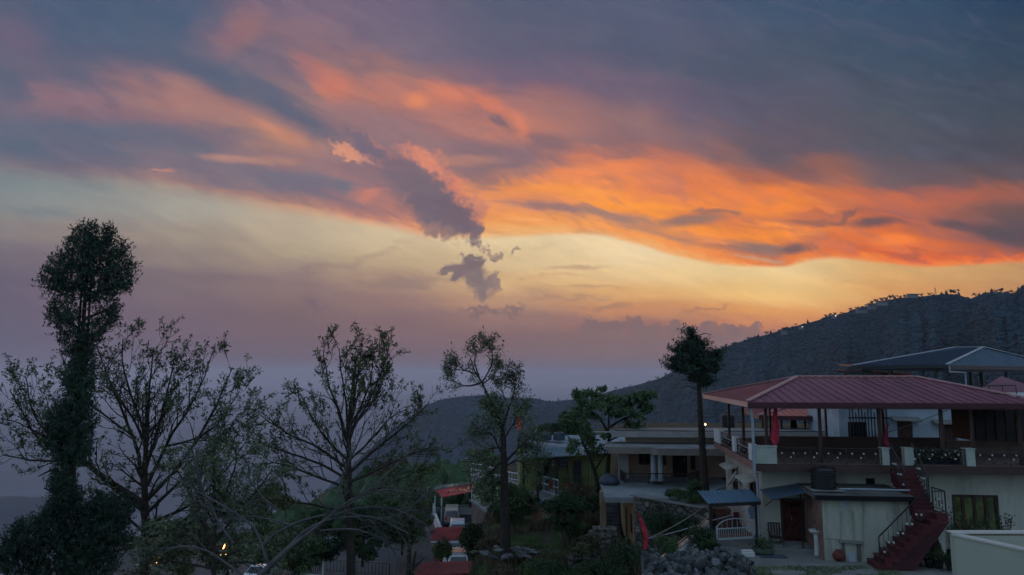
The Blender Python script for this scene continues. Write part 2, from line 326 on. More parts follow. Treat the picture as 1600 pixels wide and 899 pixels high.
# ---------------------------------------------------------------- meshes
class MB:
    def __init__(s): s.v = []; s.f = []
    def add(s, vs, fs):
        n = len(s.v); s.v += [tuple(v) for v in vs]; s.f += [tuple(i+n for i in f) for f in fs]; return s
    def box(s, x0, x1, y0, y1, z0, z1):
        return s.add([(x0,y0,z0),(x1,y0,z0),(x1,y1,z0),(x0,y1,z0),(x0,y0,z1),(x1,y0,z1),(x1,y1,z1),(x0,y1,z1)],
                     [(0,3,2,1),(4,5,6,7),(0,1,5,4),(1,2,6,5),(2,3,7,6),(3,0,4,7)])
    def beam(s, p, q, w, h=None, up=(0,0,1)):
        p, q = Vector(p), Vector(q); h = h or w; d = (q-p)
        if d.length < 1e-6: return s
        d.normalize(); u = Vector(up)
        if abs(d.dot(u)) > .98: u = Vector((0,1,0))
        a = d.cross(u).normalized()*w/2; b = a.cross(d).normalized()*h/2
        return s.add([p-a-b,p+a-b,p+a+b,p-a+b,q-a-b,q+a-b,q+a+b,q-a+b], [(0,1,2,3),(7,6,5,4),(0,4,5,1),(1,5,6,2),(2,6,7,3),(3,7,4,0)])
    def tube(s, pts, rad, n=8, cap=True):
        pts = [Vector(p) for p in pts]; k = len(pts)
        if not hasattr(rad, '__len__'): rad = [rad]*k
        vs = []; a = None
        for i, p in enumerate(pts):
            d = (pts[min(i+1,k-1)]-pts[max(i-1,0)])
            d = d.normalized() if d.length > 1e-9 else Vector((0,0,1))
            if a is None: a = d.orthogonal().normalized()
            a = (a-d*a.dot(d)); a = a.normalized() if a.length > 1e-6 else d.orthogonal().normalized()
            b = d.cross(a)
            for j in range(n):
                t = 2*pi*j/n; vs.append(p+(a*cos(t)+b*sin(t))*rad[i])
        fs = [(i*n+j, i*n+(j+1)%n, (i+1)*n+(j+1)%n, (i+1)*n+j) for i in range(k-1) for j in range(n)]
        if cap: fs += [tuple(range(n-1,-1,-1)), tuple((k-1)*n+j for j in range(n))]
        return s.add(vs, fs)
    def lathe(s, prof, c=(0,0,0), n=16, sx=1, sy=1):
        k = len(prof); vs = [(c[0]+r*cos(2*pi*j/n)*sx, c[1]+r*sin(2*pi*j/n)*sy, c[2]+z) for r, z in prof for j in range(n)]
        fs = [(i*n+j, i*n+(j+1)%n, (i+1)*n+(j+1)%n, (i+1)*n+j) for i in range(k-1) for j in range(n)]
        fs += [tuple(range(n-1,-1,-1)), tuple((k-1)*n+j for j in range(n))]
        return s.add(vs, fs)
    def slab(s, poly, th):
        """closed slab: poly = top face points (any plane), thickness straight down"""
        n = len(poly); top = [Vector(p) for p in poly]; bot = [p-Vector((0,0,th)) for p in top]
        return s.add(top+bot, [tuple(range(n)), tuple(range(2*n-1,n-1,-1))]+[(i, i+n, (i+1)%n+n, (i+1)%n) for i in range(n)])
    def extr(s, poly, v):
        n = len(poly); v = Vector(v); a = [Vector(p) for p in poly]
        return s.add(a+[p+v for p in a], [tuple(range(n-1,-1,-1)), tuple(range(n,2*n))]+[(i, (i+1)%n, (i+1)%n+n, i+n) for i in range(n)])
    def build(s, name, m, parent=None, smooth=False, bevel=0, loc=None, rz=None, **tags):
        me = bpy.data.meshes.new(name); me.from_pydata(s.v, [], s.f); me.update()
        o = bpy.data.objects.new(name, me); C.objects.link(o); me.materials.append(m)
        if smooth: me.polygons.foreach_set('use_smooth', [True]*len(me.polygons))
        if parent is not None: o.parent = parent
        if loc is not None: o.location = loc
        if rz is not None: o.rotation_euler.z = rz
        if bevel:
            b = o.modifiers.new('bevel', 'BEVEL'); b.width = bevel; b.segments = 2; b.limit_method = 'ANGLE'
        for k, v in tags.items(): o[k] = v
        return o
def npmesh(name, V, F, m, parent=None, smooth=False, **tags):
    """V (n,3), F (k,3|4) numpy"""
    me = bpy.data.meshes.new(name); k = F.shape[1]
    me.vertices.add(len(V)); me.vertices.foreach_set('co', np.ascontiguousarray(V, dtype=np.float32).ravel())
    me.loops.add(F.size); me.loops.foreach_set('vertex_index', F.astype(np.int32).ravel())
    me.polygons.add(len(F)); me.polygons.foreach_set('loop_start', np.arange(0, F.size, k, dtype=np.int32))
    if smooth: me.polygons.foreach_set('use_smooth', np.ones(len(F), dtype=bool))
    me.update(calc_edges=True); me.materials.append(m)
    o = bpy.data.objects.new(name, me); C.objects.link(o)
    if parent is not None: o.parent = parent
    for a, b in tags.items(): o[a] = b
    return o
def thing(name, label, cat, fr=None, loc=None, group=None, rz=None):
    o = bpy.data.objects.new(name, None); C.objects.link(o); o.empty_display_size = .2
    if fr: o.location = fr.o; o.rotation_euler.z = fr.a
    if loc is not None: o.location = loc
    if rz is not None: o.rotation_euler.z = rz
    return tag(o, label, cat, group)
def tag(o, label, cat, group=None):
    o['label'] = label; o['category'] = cat
    if group: o['group'] = group
    return o
def struct(o, kind='structure'): o['kind'] = kind; return o
def dup(root, loc, rz=None, label=None, sc=None):
    r = root.copy(); C.objects.link(r); r.location = loc
    if rz is not None: r.rotation_euler.z = rz
    if sc is not None: r.scale = sc if hasattr(sc, '__len__') else (sc,)*3
    if label: r['label'] = label
    for ch in list(root.children):
        c = ch.copy(); C.objects.link(c); c.parent = r
        for g in list(ch.children):
            d = g.copy(); C.objects.link(d); d.parent = c
    return r
# ---------------------------------------------------------------- common materials
CREAM = mat('cream plaster', (.50,.50,.42), .9, .1, 1.6, bump=.15, stain=((.24,.24,.19), .65), stretch=(1.5,1.5,.35), bscale=14)
CREAM2 = mat('weathered cream plaster', (.47,.48,.39), .9, .12, 1.8, bump=.2, stain=((.20,.20,.16), .8), stretch=(1.5,1.5,.3), bscale=14)
TAN = mat('tan plaster', (.36,.25,.15), .9, .12, 1.0, stain=((.2,.15,.1), .5))
SALMON = mat('salmon plaster', (.42,.24,.16), .9, .1, 1.0, stain=((.3,.2,.14), .4))
BROWN = mat('dark brown paint', (.075,.045,.038), .7, .15, 1.5)
MAROON = mat('maroon fascia paint', (.075,.022,.028), .55, .15, 2)
RED = mat('red metal sheet', (.25,.09,.115), .36, .22, 1.1, spec=.5, stain=((.15,.05,.05), .6), stretch=(1.4,.25,1))
REDW = mat('weathered red sheet', (.26,.055,.06), .6, .25, 1.2, stain=((.13,.06,.05), .7))
REDSTEP = mat('red oxide steps', (.105,.026,.03), .6, .3, 2, stain=((.14,.04,.035), .5))
WHITE = mat('white paint', (.72,.72,.70), .6, .05, 1.5, stain=((.5,.48,.44), .4))
IRON = mat('black iron', (.018,.018,.02), .45, .2, 4, spec=.5)
STEEL = mat('dark brown steel post', (.05,.028,.026), .5, .2, 4)
GALV = mat('galvanised pipe', (.34,.40,.44), .45, .12, 3, metal=.3)
WHMET = mat('pale painted rail', (.50,.52,.54), .5, .1, 3)
BLUES = mat('blue grey corrugated sheet', (.12,.19,.26), .42, .15, 1.2, spec=.5, stain=((.08,.12,.15), .5))
SLATE = mat('slate blue roof sheet', (.085,.13,.18), .45, .12, 1.2, spec=.5)
CONC = mat('grey concrete', (.24,.24,.23), .9, .2, 1.2, bump=.3, stain=((.12,.12,.11), .6))
CONCD = mat('dark weathered concrete', (.13,.13,.125), .9, .3, 1.4, bump=.3, stain=((.05,.05,.05), .6))
DARK = mat('dark interior', (.012,.012,.014), .9, .2, 2)
DWOOD = mat('dark stained wood', (.06,.032,.022), .6, .3, 3, stretch=(6,6,1))
WOODG = mat('olive wood panelling', (.20,.17,.08), .7, .3, 2, stretch=(5,5,1))
GREENP = mat('lime green plaster', (.19,.22,.08), .85, .15, 1.0, stain=((.14,.17,.06), .5))
GREYPL = mat('grey plaster', (.33,.31,.29), .9, .12, 1.4, stain=((.18,.16,.15), .5))
BLUEPL = mat('pale blue washed plaster', (.42,.50,.56), .9, .15, 1.4, stain=((.2,.24,.27), .6))
PLASTIC = mat('black plastic tank', (.015,.018,.02), .42, .15, 3, spec=.5)
GLASS = mat('dark reflective glass', (.02,.025,.03), .08, .1, 1, spec=.8)
STONE = mat('field stone', (.12,.125,.13), .9, .55, 2.6, bump=.5, stain=((.1,.1,.1), .5))
def per_object(m, lo, hi):
    t = m.node_tree; b = t.nodes['Principled BSDF']; src = b.inputs['Base Color'].links[0].from_socket
    oi = t.nodes.new('ShaderNodeObjectInfo'); r = t.nodes.new('ShaderNodeMapRange'); r.inputs[3].default_value = lo; r.inputs[4].default_value = hi; t.links.new(oi.outputs['Random'], r.inputs[0])
    v = t.nodes.new('ShaderNodeVectorMath'); v.operation = 'SCALE'; t.links.new(src, v.inputs[0]); t.links.new(r.outputs[0], v.inputs['Scale']); t.links.new(v.outputs[0], b.inputs['Base Color'])
per_object(STONE, .3, 1.5)
STONEW = mat('rubble retaining wall', (.15,.14,.125), .95, .5, 2.6, bump=1, stain=((.03,.045,.02), .7))
cellify(STONEW, 3.0)
BARK = mat('dark bark', (.045,.036,.03), .95, .4, 6, bump=.6)
BARKP = mat('pale smooth bark', (.105,.10,.10), .9, .35, 3, bump=.4)
SOIL = mat('ground', (.06,.055,.035), .98, .4, .5, bump=.6, bscale=6, stain=((.03,.05,.018), .9))
ASPH = mat('asphalt', (.085,.09,.095), .85, .2, .5, bump=.1, stain=((.09,.09,.09), .5))
PAVE = mat('concrete paving', (.22,.215,.20), .9, .2, .9, bump=.3, stain=((.09,.1,.08), .6))
def lf(n, c, v=.45, s=.8): return leafmat(n, c, v, s)
L_CON = lf('cypress foliage', (.035,.062,.042))
L_SPR = lf('spring leaves', (.12,.15,.08))
L_OLV = lf('olive young leaves', (.11,.13,.055))
L_MID = lf('mid green leaves', (.08,.125,.055))
L_DRK = lf('dark green leaves', (.045,.08,.036))
L_FRN = lf('fern green leaves', (.095,.155,.07))
L_GRS = lf('grass', (.11,.165,.06), .5, .6)
L_BRN = lf('dry brown shrub', (.12,.095,.06))
# ---------------------------------------------------------------- foliage
def leaf_quads(cen, size, rng, up=0.0, aspect=.45, jitter=.4):
    """one kinked leaf (two triangles as a quad) per centre"""
    n = len(cen); d = rng.normal(size=(n,3)); d[:,2] += up*1.5; d /= np.linalg.norm(d, axis=1)[:,None]
    r = rng.normal(size=(n,3)); s = np.cross(d, r); s /= np.maximum(np.linalg.norm(s, axis=1), 1e-6)[:,None]
    sz = size*(1+jitter*rng.normal(size=n)).clip(.35, 2)[:,None]
    w = np.cross(d, s)*sz*.12
    V = np.stack([cen, cen+d*sz*.5+s*sz*aspect*.5+w, cen+d*sz, cen+d*sz*.5-s*sz*aspect*.5+w], 1).reshape(-1,3)
    F = np.arange(4*n).reshape(n,4); return V, F
def clump_cloud(cl, rng, per=1.0, shell=.5):
    """points in ellipsoid clumps: cl = [(centre, (rx,ry,rz), n)]"""
    out = []
    for c, r, n in cl:
        n = int(n*per); d = rng.normal(size=(n,3)); d /= np.linalg.norm(d, axis=1)[:,None]
        q = rng.random(n)**(1/3*(1-shell)+shell*.12)
        rr = np.array(r)*(1+.22*rng.normal(size=(n,1))*.6)
        out.append(np.array(c)+d*q[:,None]*rr)
    return np.concatenate(out)
def branch(mb, p, d, ln, r, depth, tips, rng, P, lvl=0):
    """recursive limb: P = dict(kids, spread, up, wob, ratio, seg)"""
    k = max(3, int(ln/P['seg'])); pts = [p.copy()]; rad = [r]; dd = d.normalized()
    for i in range(k):
        dd = (dd+Vector(rng.normal(size=3))*P['wob']+Vector((0,0,P['up']*(.5+lvl*.3)))).normalized()
        pts.append(pts[-1]+dd*ln/k); rad.append(max(P['rmin'], r*(1-.8*(i+1)/k)))
    mb.tube(pts, rad, 6 if lvl == 0 else (4 if lvl == 1 else 3), cap=False)
    if depth == 0 or lvl >= 2:
        for i in range(max(1, k//3), k+1): tips.append((pts[i], dd.copy(), lvl))
    if depth > 0:
        kn = P['kids'][min(lvl, len(P['kids'])-1)]
        for j in range(kn):
            t = .22+.78*(j+rng.random())/kn; i = min(k-1, int(t*k)); q = pts[i].lerp(pts[i+1], t*k-i)
            ax = (pts[i+1]-pts[i]).normalized(); s = ax.cross(Vector(rng.normal(size=3))).normalized()
            nd = (ax*cos(P['spread'])+s*sin(P['spread'])).normalized()
            branch(mb, q, nd, ln*P['ratio']*(1.05-.45*t)*(.75+.5*rng.random()), max(P['rmin'], rad[i]*.55), depth-1, tips, rng, P, lvl+1)
def limb(mb, pts, r0, r1, tips, rng, P, depth=2, kids=None, n=7):
    """hand placed limb (world points), smoothly wobbled, then grown with side branches"""
    pts = [Vector(p) for p in pts]
    dense = []
    for a, b in zip(pts[:-1], pts[1:]):
        m = max(2, int((b-a).length/(P['seg']*1.2)))
        for i in range(m): dense.append(a.lerp(b, i/m))
    dense.append(pts[-1]); 
    for _ in range(2):
        dense = [dense[0]]+[(dense[i-1]+dense[i]*2+dense[i+1])/4 for i in range(1, len(dense)-1)]+[dense[-1]]
    w = P['wob']*P['seg']*.25
    dense = [dense[0]]+[q+Vector(rng.normal(size=3))*w for q in dense[1:-1]]+[dense[-1]]
    k = len(dense)-1; rad = [r0+(r1-r0)*i/k for i in range(k+1)]
    mb.tube(dense, rad, n, cap=False)
    kn = kids if kids is not None else P['kids'][0]
    tot = sum((dense[i+1]-dense[i]).length for i in range(k))
    for j in range(kn):
        t = P.get('t0', .15)+(1-P.get('t0', .15))*(j+rng.random())/kn; i = min(k-1, int(t*k)); q = dense[i].lerp(dense[i+1], t*k-i)
        ax = (dense[i+1]-dense[i]).normalized(); s = ax.cross(Vector(rng.normal(size=3))).normalized()
        nd = (ax*cos(P['spread'])+s*sin(P['spread'])).normalized()
        branch(mb, q, nd, P['sub']*(1.1-.5*t)*(.7+.6*rng.random()), max(P['rmin'], rad[i]*.5), depth-1, tips, rng, P, 1)
    if depth > 0:
        for i in range(int(k*.6), k+1): tips.append((dense[i], (dense[-1]-dense[-2]).normalized(), 2))
def leaves_at(tips, rng, per, size, spread, up=.3, aspect=.45):
    c = np.array([t[0][:] for t in tips]); c = np.repeat(c, per, axis=0)
    c = c+rng.normal(size=c.shape)*spread
    return leaf_quads(c, size, rng, up, aspect)
def shrub(px, py, Y, w, h, label, m=L_MID, size=.09, n=2500, group=None, name='shrub', cat='shrub', stems=6, seed=None, lump=7):
    """bush: base at (px,py) at depth Y, width and height in metres"""
    rng = np.random.default_rng(seed if seed is not None else int(px*7+py))
    b = at(px, py, Y); t = thing(name, label, cat, loc=b, group=group)
    cl = []
    for i in range(lump):
        a = rng.random()*2*pi; q = rng.random()**.6
        cl.append(((cos(a)*q*w*.34, sin(a)*q*w*.34, h*(.25+.55*rng.random()*(1-.5*q))), (w*.25*(.7+.6*rng.random()), w*.25, h*.22*(.7+.6*rng.random())), n/lump))
    pts = clump_cloud(cl, rng, shell=.6); pts[:,2] = np.abs(pts[:,2])
    V, F = leaf_quads(pts, size, rng, .4); npmesh('foliage', V, F, m, t)
    mb = MB()
    for i in range(stems):
        a = rng.random()*2*pi; mb.tube([(0,0,-.15),(cos(a)*w*.1, sin(a)*w*.1, h*.35),(cos(a)*w*.26, sin(a)*w*.26, h*.75)], [.03*h,.02*h,.006], 4, cap=False)
    mb.build('stem', BARK, t); return t
# ================================================================== terrain
def vnoise(x, y, seed=0):
    """value noise on arrays"""
    xi, yi = np.floor(x).astype(int), np.floor(y).astype(int); xf, yf = x-xi, y-yi
    def h(a, b):
        n = (a*374761393+b*668265263+seed*974711) & 0x7fffffff; n = ((n ^ (n >> 13))*1274126177) & 0x7fffffff
        return ((n ^ (n >> 16)) & 0xffff)/65535.
    u, v = xf*xf*(3-2*xf), yf*yf*(3-2*yf)
    return (h(xi,yi)*(1-u)+h(xi+1,yi)*u)*(1-v)+(h(xi,yi+1)*(1-u)+h(xi+1,yi+1)*u)*v
def fbm(x, y, o=5, seed=0):
    s = 0; a = .5
    for i in range(o): s = s+a*vnoise(x*2**i, y*2**i, seed+i); a *= .5
    return s
def sst(x, a, b): t = np.clip((x-a)/(b-a), 0, 1); return t*t*(3-2*t)
def ground_z(x, Y):
    """terraced hillside falling to the left"""
    x, Y = np.asarray(x, float), np.asarray(Y, float)
    z = np.full(np.broadcast(x, Y).shape, -6.99)+0*x
    # left of the yard the next terrace is lower
    edge = 4.4+np.clip((Y-24)*.52, 0, 5.0)                    # yard's left edge
    low = -9.8-.035*np.clip(Y-36, 0, 30)
    z = np.where(x < edge, low, z)
    z = np.where((x < edge) & (Y < 36), low-.10*(36-Y).clip(0, 40)*sst(edge-x, .5, 4), z)
    # garden falls away to the parking strip and the road
    g = sst(-x, 1.2, 4.2)
    z = np.where(x < edge, z*(1-g)+np.minimum(z, -16.5)*g, z)
    g2 = sst(-x, 9.6, 10.4); z = np.where(x < edge, z*(1-g2)+(-19.0)*g2, z)
    # bank below the camera
    nb = sst(Y, 0, 26)
    z = np.where(x < edge, z*nb+(-9-.28*Y-.18*np.clip(-x, 0, 40))*(1-nb), z)
    z = np.where(x >= edge, z, z)
    # beyond the road the slope drops away on the left, and climbs to a wooded spur on the right
    far = sst(Y, 88, 160); left = sst(-x-.10*Y, 9, 34)
    z = z-left*(Y-86).clip(0, 400)*.42-left*far*46
    z = z*(1-sst(Y, 84, 118))+np.minimum(z, -.155*Y)*sst(Y, 84, 118)
    z = z-sst(-x, 44, 90)*34
    z = z+sst(Y, 40, 60)*(sst(x, 6, 16))*1.2
    return z
def gz(x, Y): return float(ground_z(np.array([x]), np.array([Y]))[0])
def sheet(name, X, Yv, Z, m, smooth=True, parent=None):
    ny, nx = X.shape; V = np.stack([X, Yv, Z], -1).reshape(-1,3)
    i = np.arange(ny-1)[:,None]*nx+np.arange(nx-1)[None]; F = np.stack([i, i+1, i+nx+1, i+nx], -1).reshape(-1,4)
    return npmesh(name, V, F, m, parent, smooth)
xs = np.concatenate([np.linspace(-220,-60,41)[:-1], np.linspace(-60,30,226)[:-1], np.linspace(30,140,40)])
ys = np.concatenate([np.linspace(-30,20,34)[:-1], np.linspace(20,90,176)[:-1], np.linspace(90,420,84)])
X, Yg = np.meshgrid(xs, ys); Z = ground_z(X, Yg)
flat = ((X < -4.3) & (Yg > 55) & (Yg < 90)) | (X > 4.6)
Z = Z+(fbm(X*.5, Yg*.5, 4, 3)-.47)*np.where(flat, .05, .55)*(1+sst(Yg, 90, 200)*6)
struct(sheet('ground', X, Yg, Z, SOIL))
# far valley floor out to the horizon
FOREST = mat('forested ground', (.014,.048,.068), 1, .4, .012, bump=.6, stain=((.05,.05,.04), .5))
xs2 = np.concatenate([np.linspace(-46000,-9000,14)[:-1], np.linspace(-9000, 9000, 50), np.linspace(9000,46000,14)[1:]]); ys2 = np.concatenate([np.linspace(380, 4000, 30)[:-1], np.linspace(4000, 46000, 60)])
X2, Y2 = np.meshgrid(xs2, ys2); Z2 = -700-60*fbm(X2/900, Y2/900, 4, 9)+25*sst(Y2, 1200, 380)
VALLEY = mat('valley fields with painted haze', (.12,.135,.17), 1, .25, .0015)  # haze brightness and blue put into the floor colour
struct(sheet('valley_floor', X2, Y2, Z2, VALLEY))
# ------------------------------------------------------------------ hills
RIDGE = [(2050,400,620),(1750,425,800),(1600,449,900),(1586,461,915),(1570,460,925),(1545,458,945),(1528,463,960),(1515,468,975),(1500,462,990),(1480,460,1010),(1450,463,1040),(1420,466,1070),(1390,469,1100),(1350,480,1150),(1320,490,1190),(1300,495,1215),(1260,506,1270),(1235,512,1300),(1200,523,1350),(1165,532,1400),(1125,545,1470),(1095,561,1540),(1062,576,1640),(1030,592,1760),(1000,601,1880),(960,610,2040),(920,623,2220),(893,625,2320),(860,628,2420),(830,623,2500),(800,623,2560),(760,618,2620),(720,620,2680),(690,625,2720),(665,634,2750),(640,652,2780),(610,674,2800),(580,700,2820),(545,732,2840),(500,775,2870),(440,830,2900),(380,890,2930)]
NS, NTT = 520, 110
rr = np.array(RIDGE, float); cum = np.concatenate([[0], np.cumsum(np.abs(np.diff(rr[:,0])))]); u = np.linspace(0, cum[-1], NS)
rp = [np.interp(u, cum, rr[:,i]) for i in range(3)]
R3 = np.array([at(a, b, c)[:] for a, b, c in zip(*rp)])
bx = np.interp(rp[0], [380,760,1125,1600,2050], [.80,.62,.44,.30,.3])       # foot of the slope, nearer to the viewer
B3 = np.stack([R3[:,0]*bx, R3[:,1]*bx, np.interp(rp[0], [380,560,760,1125,1400,1600,2050], [-760,-740,-640,-300,-130,-75,-60])], 1)
tt = np.linspace(0, 1, NTT)[:,None,None]
HP = R3[None]*(1-tt)+B3[None]*tt
prof = (tt[...,0]*(1-tt[...,0]))                                             # relief vanishes on the ridge line
sx = HP[...,0]; sy = HP[...,1]
gul = (fbm(u[None,:]/46+0*sx, sy/900, 4, 21)-.47)*2
amp = np.linalg.norm(R3-B3, axis=1)[None]*.16
HP[...,2] += amp*prof*(gul*2.0+(fbm(sx/160, sy/160, 4, 5)-.47)*1.2)-prof*amp*.5
back = R3.copy(); back[:,1] += 420; back[:,0] *= 1.2; back[:,2] -= 260
HP = np.concatenate([back[None], HP], 0)
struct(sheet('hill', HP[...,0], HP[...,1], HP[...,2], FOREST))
# tree cover of the hill: one mass of small crowns
ICO = None
def ico_base():
    import bmesh
    bm = bmesh.new(); bmesh.ops.create_icosphere(bm, subdivisions=1, radius=1); bm.verts.ensure_lookup_table()
    v = np.array([p.co[:] for p in bm.verts]); f = np.array([[q.index for q in g.verts] for g in bm.faces]); bm.free(); return v, f
IV, IF = ico_base()
def crowns(name, P, r, m, rng, parent=None, ZS=.75, smooth=False):
    n = len(P); k = len(IV)
    d = 1+.32*rng.normal(size=(n,k,1)); ang = rng.random(n)*6.28; c, s = np.cos(ang), np.sin(ang)
    v = IV[None]*d; v = np.stack([v[...,0]*c[:,None]-v[...,1]*s[:,None], v[...,0]*s[:,None]+v[...,1]*c[:,None], v[...,2]*(ZS+.3*rng.random((n,1)))], -1)
    V = (v*r[:,None,None]+P[:,None]).reshape(-1,3); F = (IF[None]+np.arange(n)[:,None,None]*k).reshape(-1,3)
    return npmesh(name, V, F, m, parent, smooth)
def hill_points(n, rng, t0=0, t1=1, u0=0, u1=NS-1.01):
    a = t0+(t1-t0)*rng.random(n); b = u0+(u1-u0)*rng.random(n)
    i = (a*(NTT-1.01)).astype(int)+1; fi = a*(NTT-1.01)-(i-1); j = b.astype(int); fj = (b-j)[:,None]; fi = fi[:,None]
    return (HP[i,j]*(1-fi)*(1-fj)+HP[i+1,j]*fi*(1-fj)+HP[i,j+1]*(1-fi)*fj+HP[i+1,j+1]*fi*fj)
rg = np.random.default_rng(11)
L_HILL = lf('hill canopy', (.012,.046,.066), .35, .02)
P = hill_points(38000, rg, 0, .8); dist = P[:,1]
dens = vnoise(P[:,0]/70, P[:,1]/70, 2)
P = P[dens > .12]; rad_ = (2.2+2.4*rg.random(len(P)))*(P[:,1]/1400)**.45
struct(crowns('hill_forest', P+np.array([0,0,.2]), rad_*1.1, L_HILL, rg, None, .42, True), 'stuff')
# trees that stand out on the ridge line
def far_tree(label, h, kind, rng):
    n = 10 if kind else 16; mb = MB(); mb.tube([(0,0,-2),(0,0,h*.7)], [h*.03,h*.015], 5)
    o = []
    for i in range(n):
        if kind: q = rng.normal(size=3)*[h*.26,h*.26,h*.14]; q[2] += h*.72; r = h*(.10+.09*rng.random())
        else: z = i/n; q = np.array([*(rng.normal(size=2)*h*.10*(1-z)), h*(.25+.75*z)]); r = h*.17*(1.15-z)
        o.append((q, r))
    for q, r in o:
        d = 1+.3*rng.normal(size=(len(IV),1)); mb.add(IV*d*r+q, IF.tolist())
    ob = mb.build('ridge_tree', L_HILL); return tag(ob, label, 'tree', 'trees along the skyline of the far ridge')
rt = [far_tree('small tree silhouetted on the far ridge line', 11, 1, rg), far_tree('small tree silhouetted on the far ridge line', 12, 0, rg), far_tree('small tree silhouetted on the far ridge line', 9, 1, rg)]
spots = [1125,1133,1141,1168,1177,1184,1196,1203,1222,1231,1243,1262,1290,1298,1305,1312,1330,1338,1352,1362,1368,1376,1384,1391,1397,1405,1414,1424,1431,1440,1452,1470,1478,1484,1489,1497,1521,1529,1538,1547,1556,1564,1573,1581,1589,1597,
         1014,1026,1041,1055,984,962,942,925,896,884,872,860,842,826,812,801,790,782,771,760,748,736,725,713,701,690,679,668,652]
for i, px in enumerate(spots):
    k = int(np.argmin(abs(rp[0]-px))); p = R3[k]+np.array([0, -2, -1.5])
    sc = (.5+.45*rg.random())*(1.15 if px in (1384,1391,1478,1484,1305,1298,1581,1564,1362,1397) else .85)
    if px < 1000: sc *= 1.3
    if i < 3: o = rt[i]; o.location = p; o.rotation_euler.z = i; o.scale = (sc,)*3
    else: o = dup(rt[int(rg.integers(3))], p, rg.random()*6, sc=sc)
# hazy low hills at far left
def mound(px0, px1, ytop, Y, name='hill'):
    xsn = np.linspace(at(px0,700,Y).x, at(px1,700,Y).x, 70); yn = np.linspace(Y-900, Y+900, 24)
    A, B = np.meshgrid(xsn, yn); t = (A-xsn[0])/(xsn[-1]-xsn[0]); hgt = at(100, ytop, Y).z+740
    Zm = -740+hgt*np.sin(pi*t)**1.3*(1-np.abs((B-Y)/900)).clip(0)*(.75+.5*fbm(A/400, B/400, 4, 4))
    struct(sheet(name, A, B, Zm, FOREST))
mound(-90, 100, 780, 3600)
# houses dotted along the ridge
def ridge_house(px, py, Y, w, h, label, roofm, lit=False):
    p = at(px, py, Y); t = thing('hillside_house', label, 'house', loc=p, group='pale houses on the far ridge')
    wm = mat('far white wall', (.20,.21,.22), .9, .08, .2)
    mb = MB().box(-w/2,w/2,0,w*.6,-3,h); mb.build('wall', wm, t)
    mb = MB(); mb.slab([(-w*.58,-1,h+.1),(w*.58,-1,h+.1),(w*.58,w*.65,h+.8),(-w*.58,w*.65,h+.8)], .35); mb.build('roof', roofm, t)
    for i in range(4): MB().box(-w/2+w*(i+.2)/4, -w/2+w*(i+.62)/4, -.08, .02, h*.35, h*.75).build('window', DARK, t)
    if lit: MB().lathe([(.0,-.3),(.28,-.15),(.28,.15),(.0,.3)], (w*.3,-.7,h*.5), 8).build('lamp', mat('far lamp glow', (1,.85,.6), emit=((1,.82,.55), 14)), t)
R_G = mat('far grey roof', (.16,.18,.2), .7, .2, .3)
for a in [(1348,487,1080,14,5,'pale house under the trees, lowest of the ridge cluster',R_G),(1364,481,1060,11,6,'pale house in the middle of the ridge cluster',R_G),(1380,475,1040,13,4,'pale flat house on the ridge, rightmost of the cluster',R_G),
          (1428,463,1030,13,3,'low dark roofed house right on the skyline',R_G),(1304,496,1180,6,4,'small white building with a bright lamp on the ridge',R_G,True),(1252,513,1240,7,3,'tiny house with a lamp lower on the ridge slope',R_G,True),(1226,521,1280,9,4,'small pale house leftmost of those on the ridge slope',R_G),
          (1592,478,860,10,4,'small pale house at the right edge high on the slope',R_G),(820,629,2480,15,8,'white building among trees on the middle ridge',R_G)]:
    ridge_house(*a)
tw = thing('radio_mast', 'thin lattice mast standing on the skyline of the right ridge', 'mast', loc=at(1462,462,1020))
mb = MB()
for sx_ in (-1.1,1.1): mb.beam((sx_,0,-2),(sx_*.6,0,11), .35)
for i in range(5): mb.beam((-1.0,0,i*2.2),(.9,0,i*2.2+2.2), .25)
mb.build('frame', STEEL, tw)
# ------------------------------------------------------------------ haze
hz = bpy.data.materials.new('haze'); hz.use_nodes = True; ht = hz.node_tree; ht.nodes.clear()
hv = ht.nodes.new('ShaderNodeVolumePrincipled'); ho = ht.nodes.new('ShaderNodeOutputMaterial'); ht.links.new(hv.outputs[0], ho.inputs['Volume'])
HAZE_D = .000064
hv.inputs['Color'].default_value = (1,.90,.97,1); hv.inputs['Density'].default_value = HAZE_D; hv.inputs['Anisotropy'].default_value = 0
zl = min(float(Z2.min()), float(HP[...,2].min()))-1
hb = MB().box(-46500, 46500, -400, 46500, zl, 210).build('haze', hz); struct(hb, 'stuff')
# ------------------------------------------------------------------ road, parking, retaining walls
def zsheet(name, poly, m, z=None):
    return MB().add([(*p[:2], z if z is not None else p[2]) for p in poly], [tuple(range(len(poly)))]).build(name, m)
road_pts = [(-64,70.5),(-46,68),(-30,64.5),(-18,62),(-10.2,58),(-10.2,90),(-14,86),(-24,80),(-40,80),(-64,84)]
struct(zsheet('road', [(x, y, -18.62) for x, y in [(-46,66),(-40,62),(-22,58),(-10.0,54),(-10.0,94),(-18,88),(-30,83),(-46,79)]], ASPH))
mk = MB(); LINE = mat('white road paint', (.6,.6,.6), .7, .15, 2)
for i in range(9):
    a = (-46+4.4*i, 74-1.0*i+.02*i*i); b = (a[0]+2.0, a[1]-.4)
    mk.add([(a[0],a[1]-.09,-18.615),(b[0],b[1]-.09,-18.615),(b[0],b[1]+.09,-18.615),(a[0],a[1]+.09,-18.615)], [(0,1,2,3)])
c0 = [(-45.5,78.6),(-38,79.6),(-30,79.5),(-19,84),(-12.5,91)]
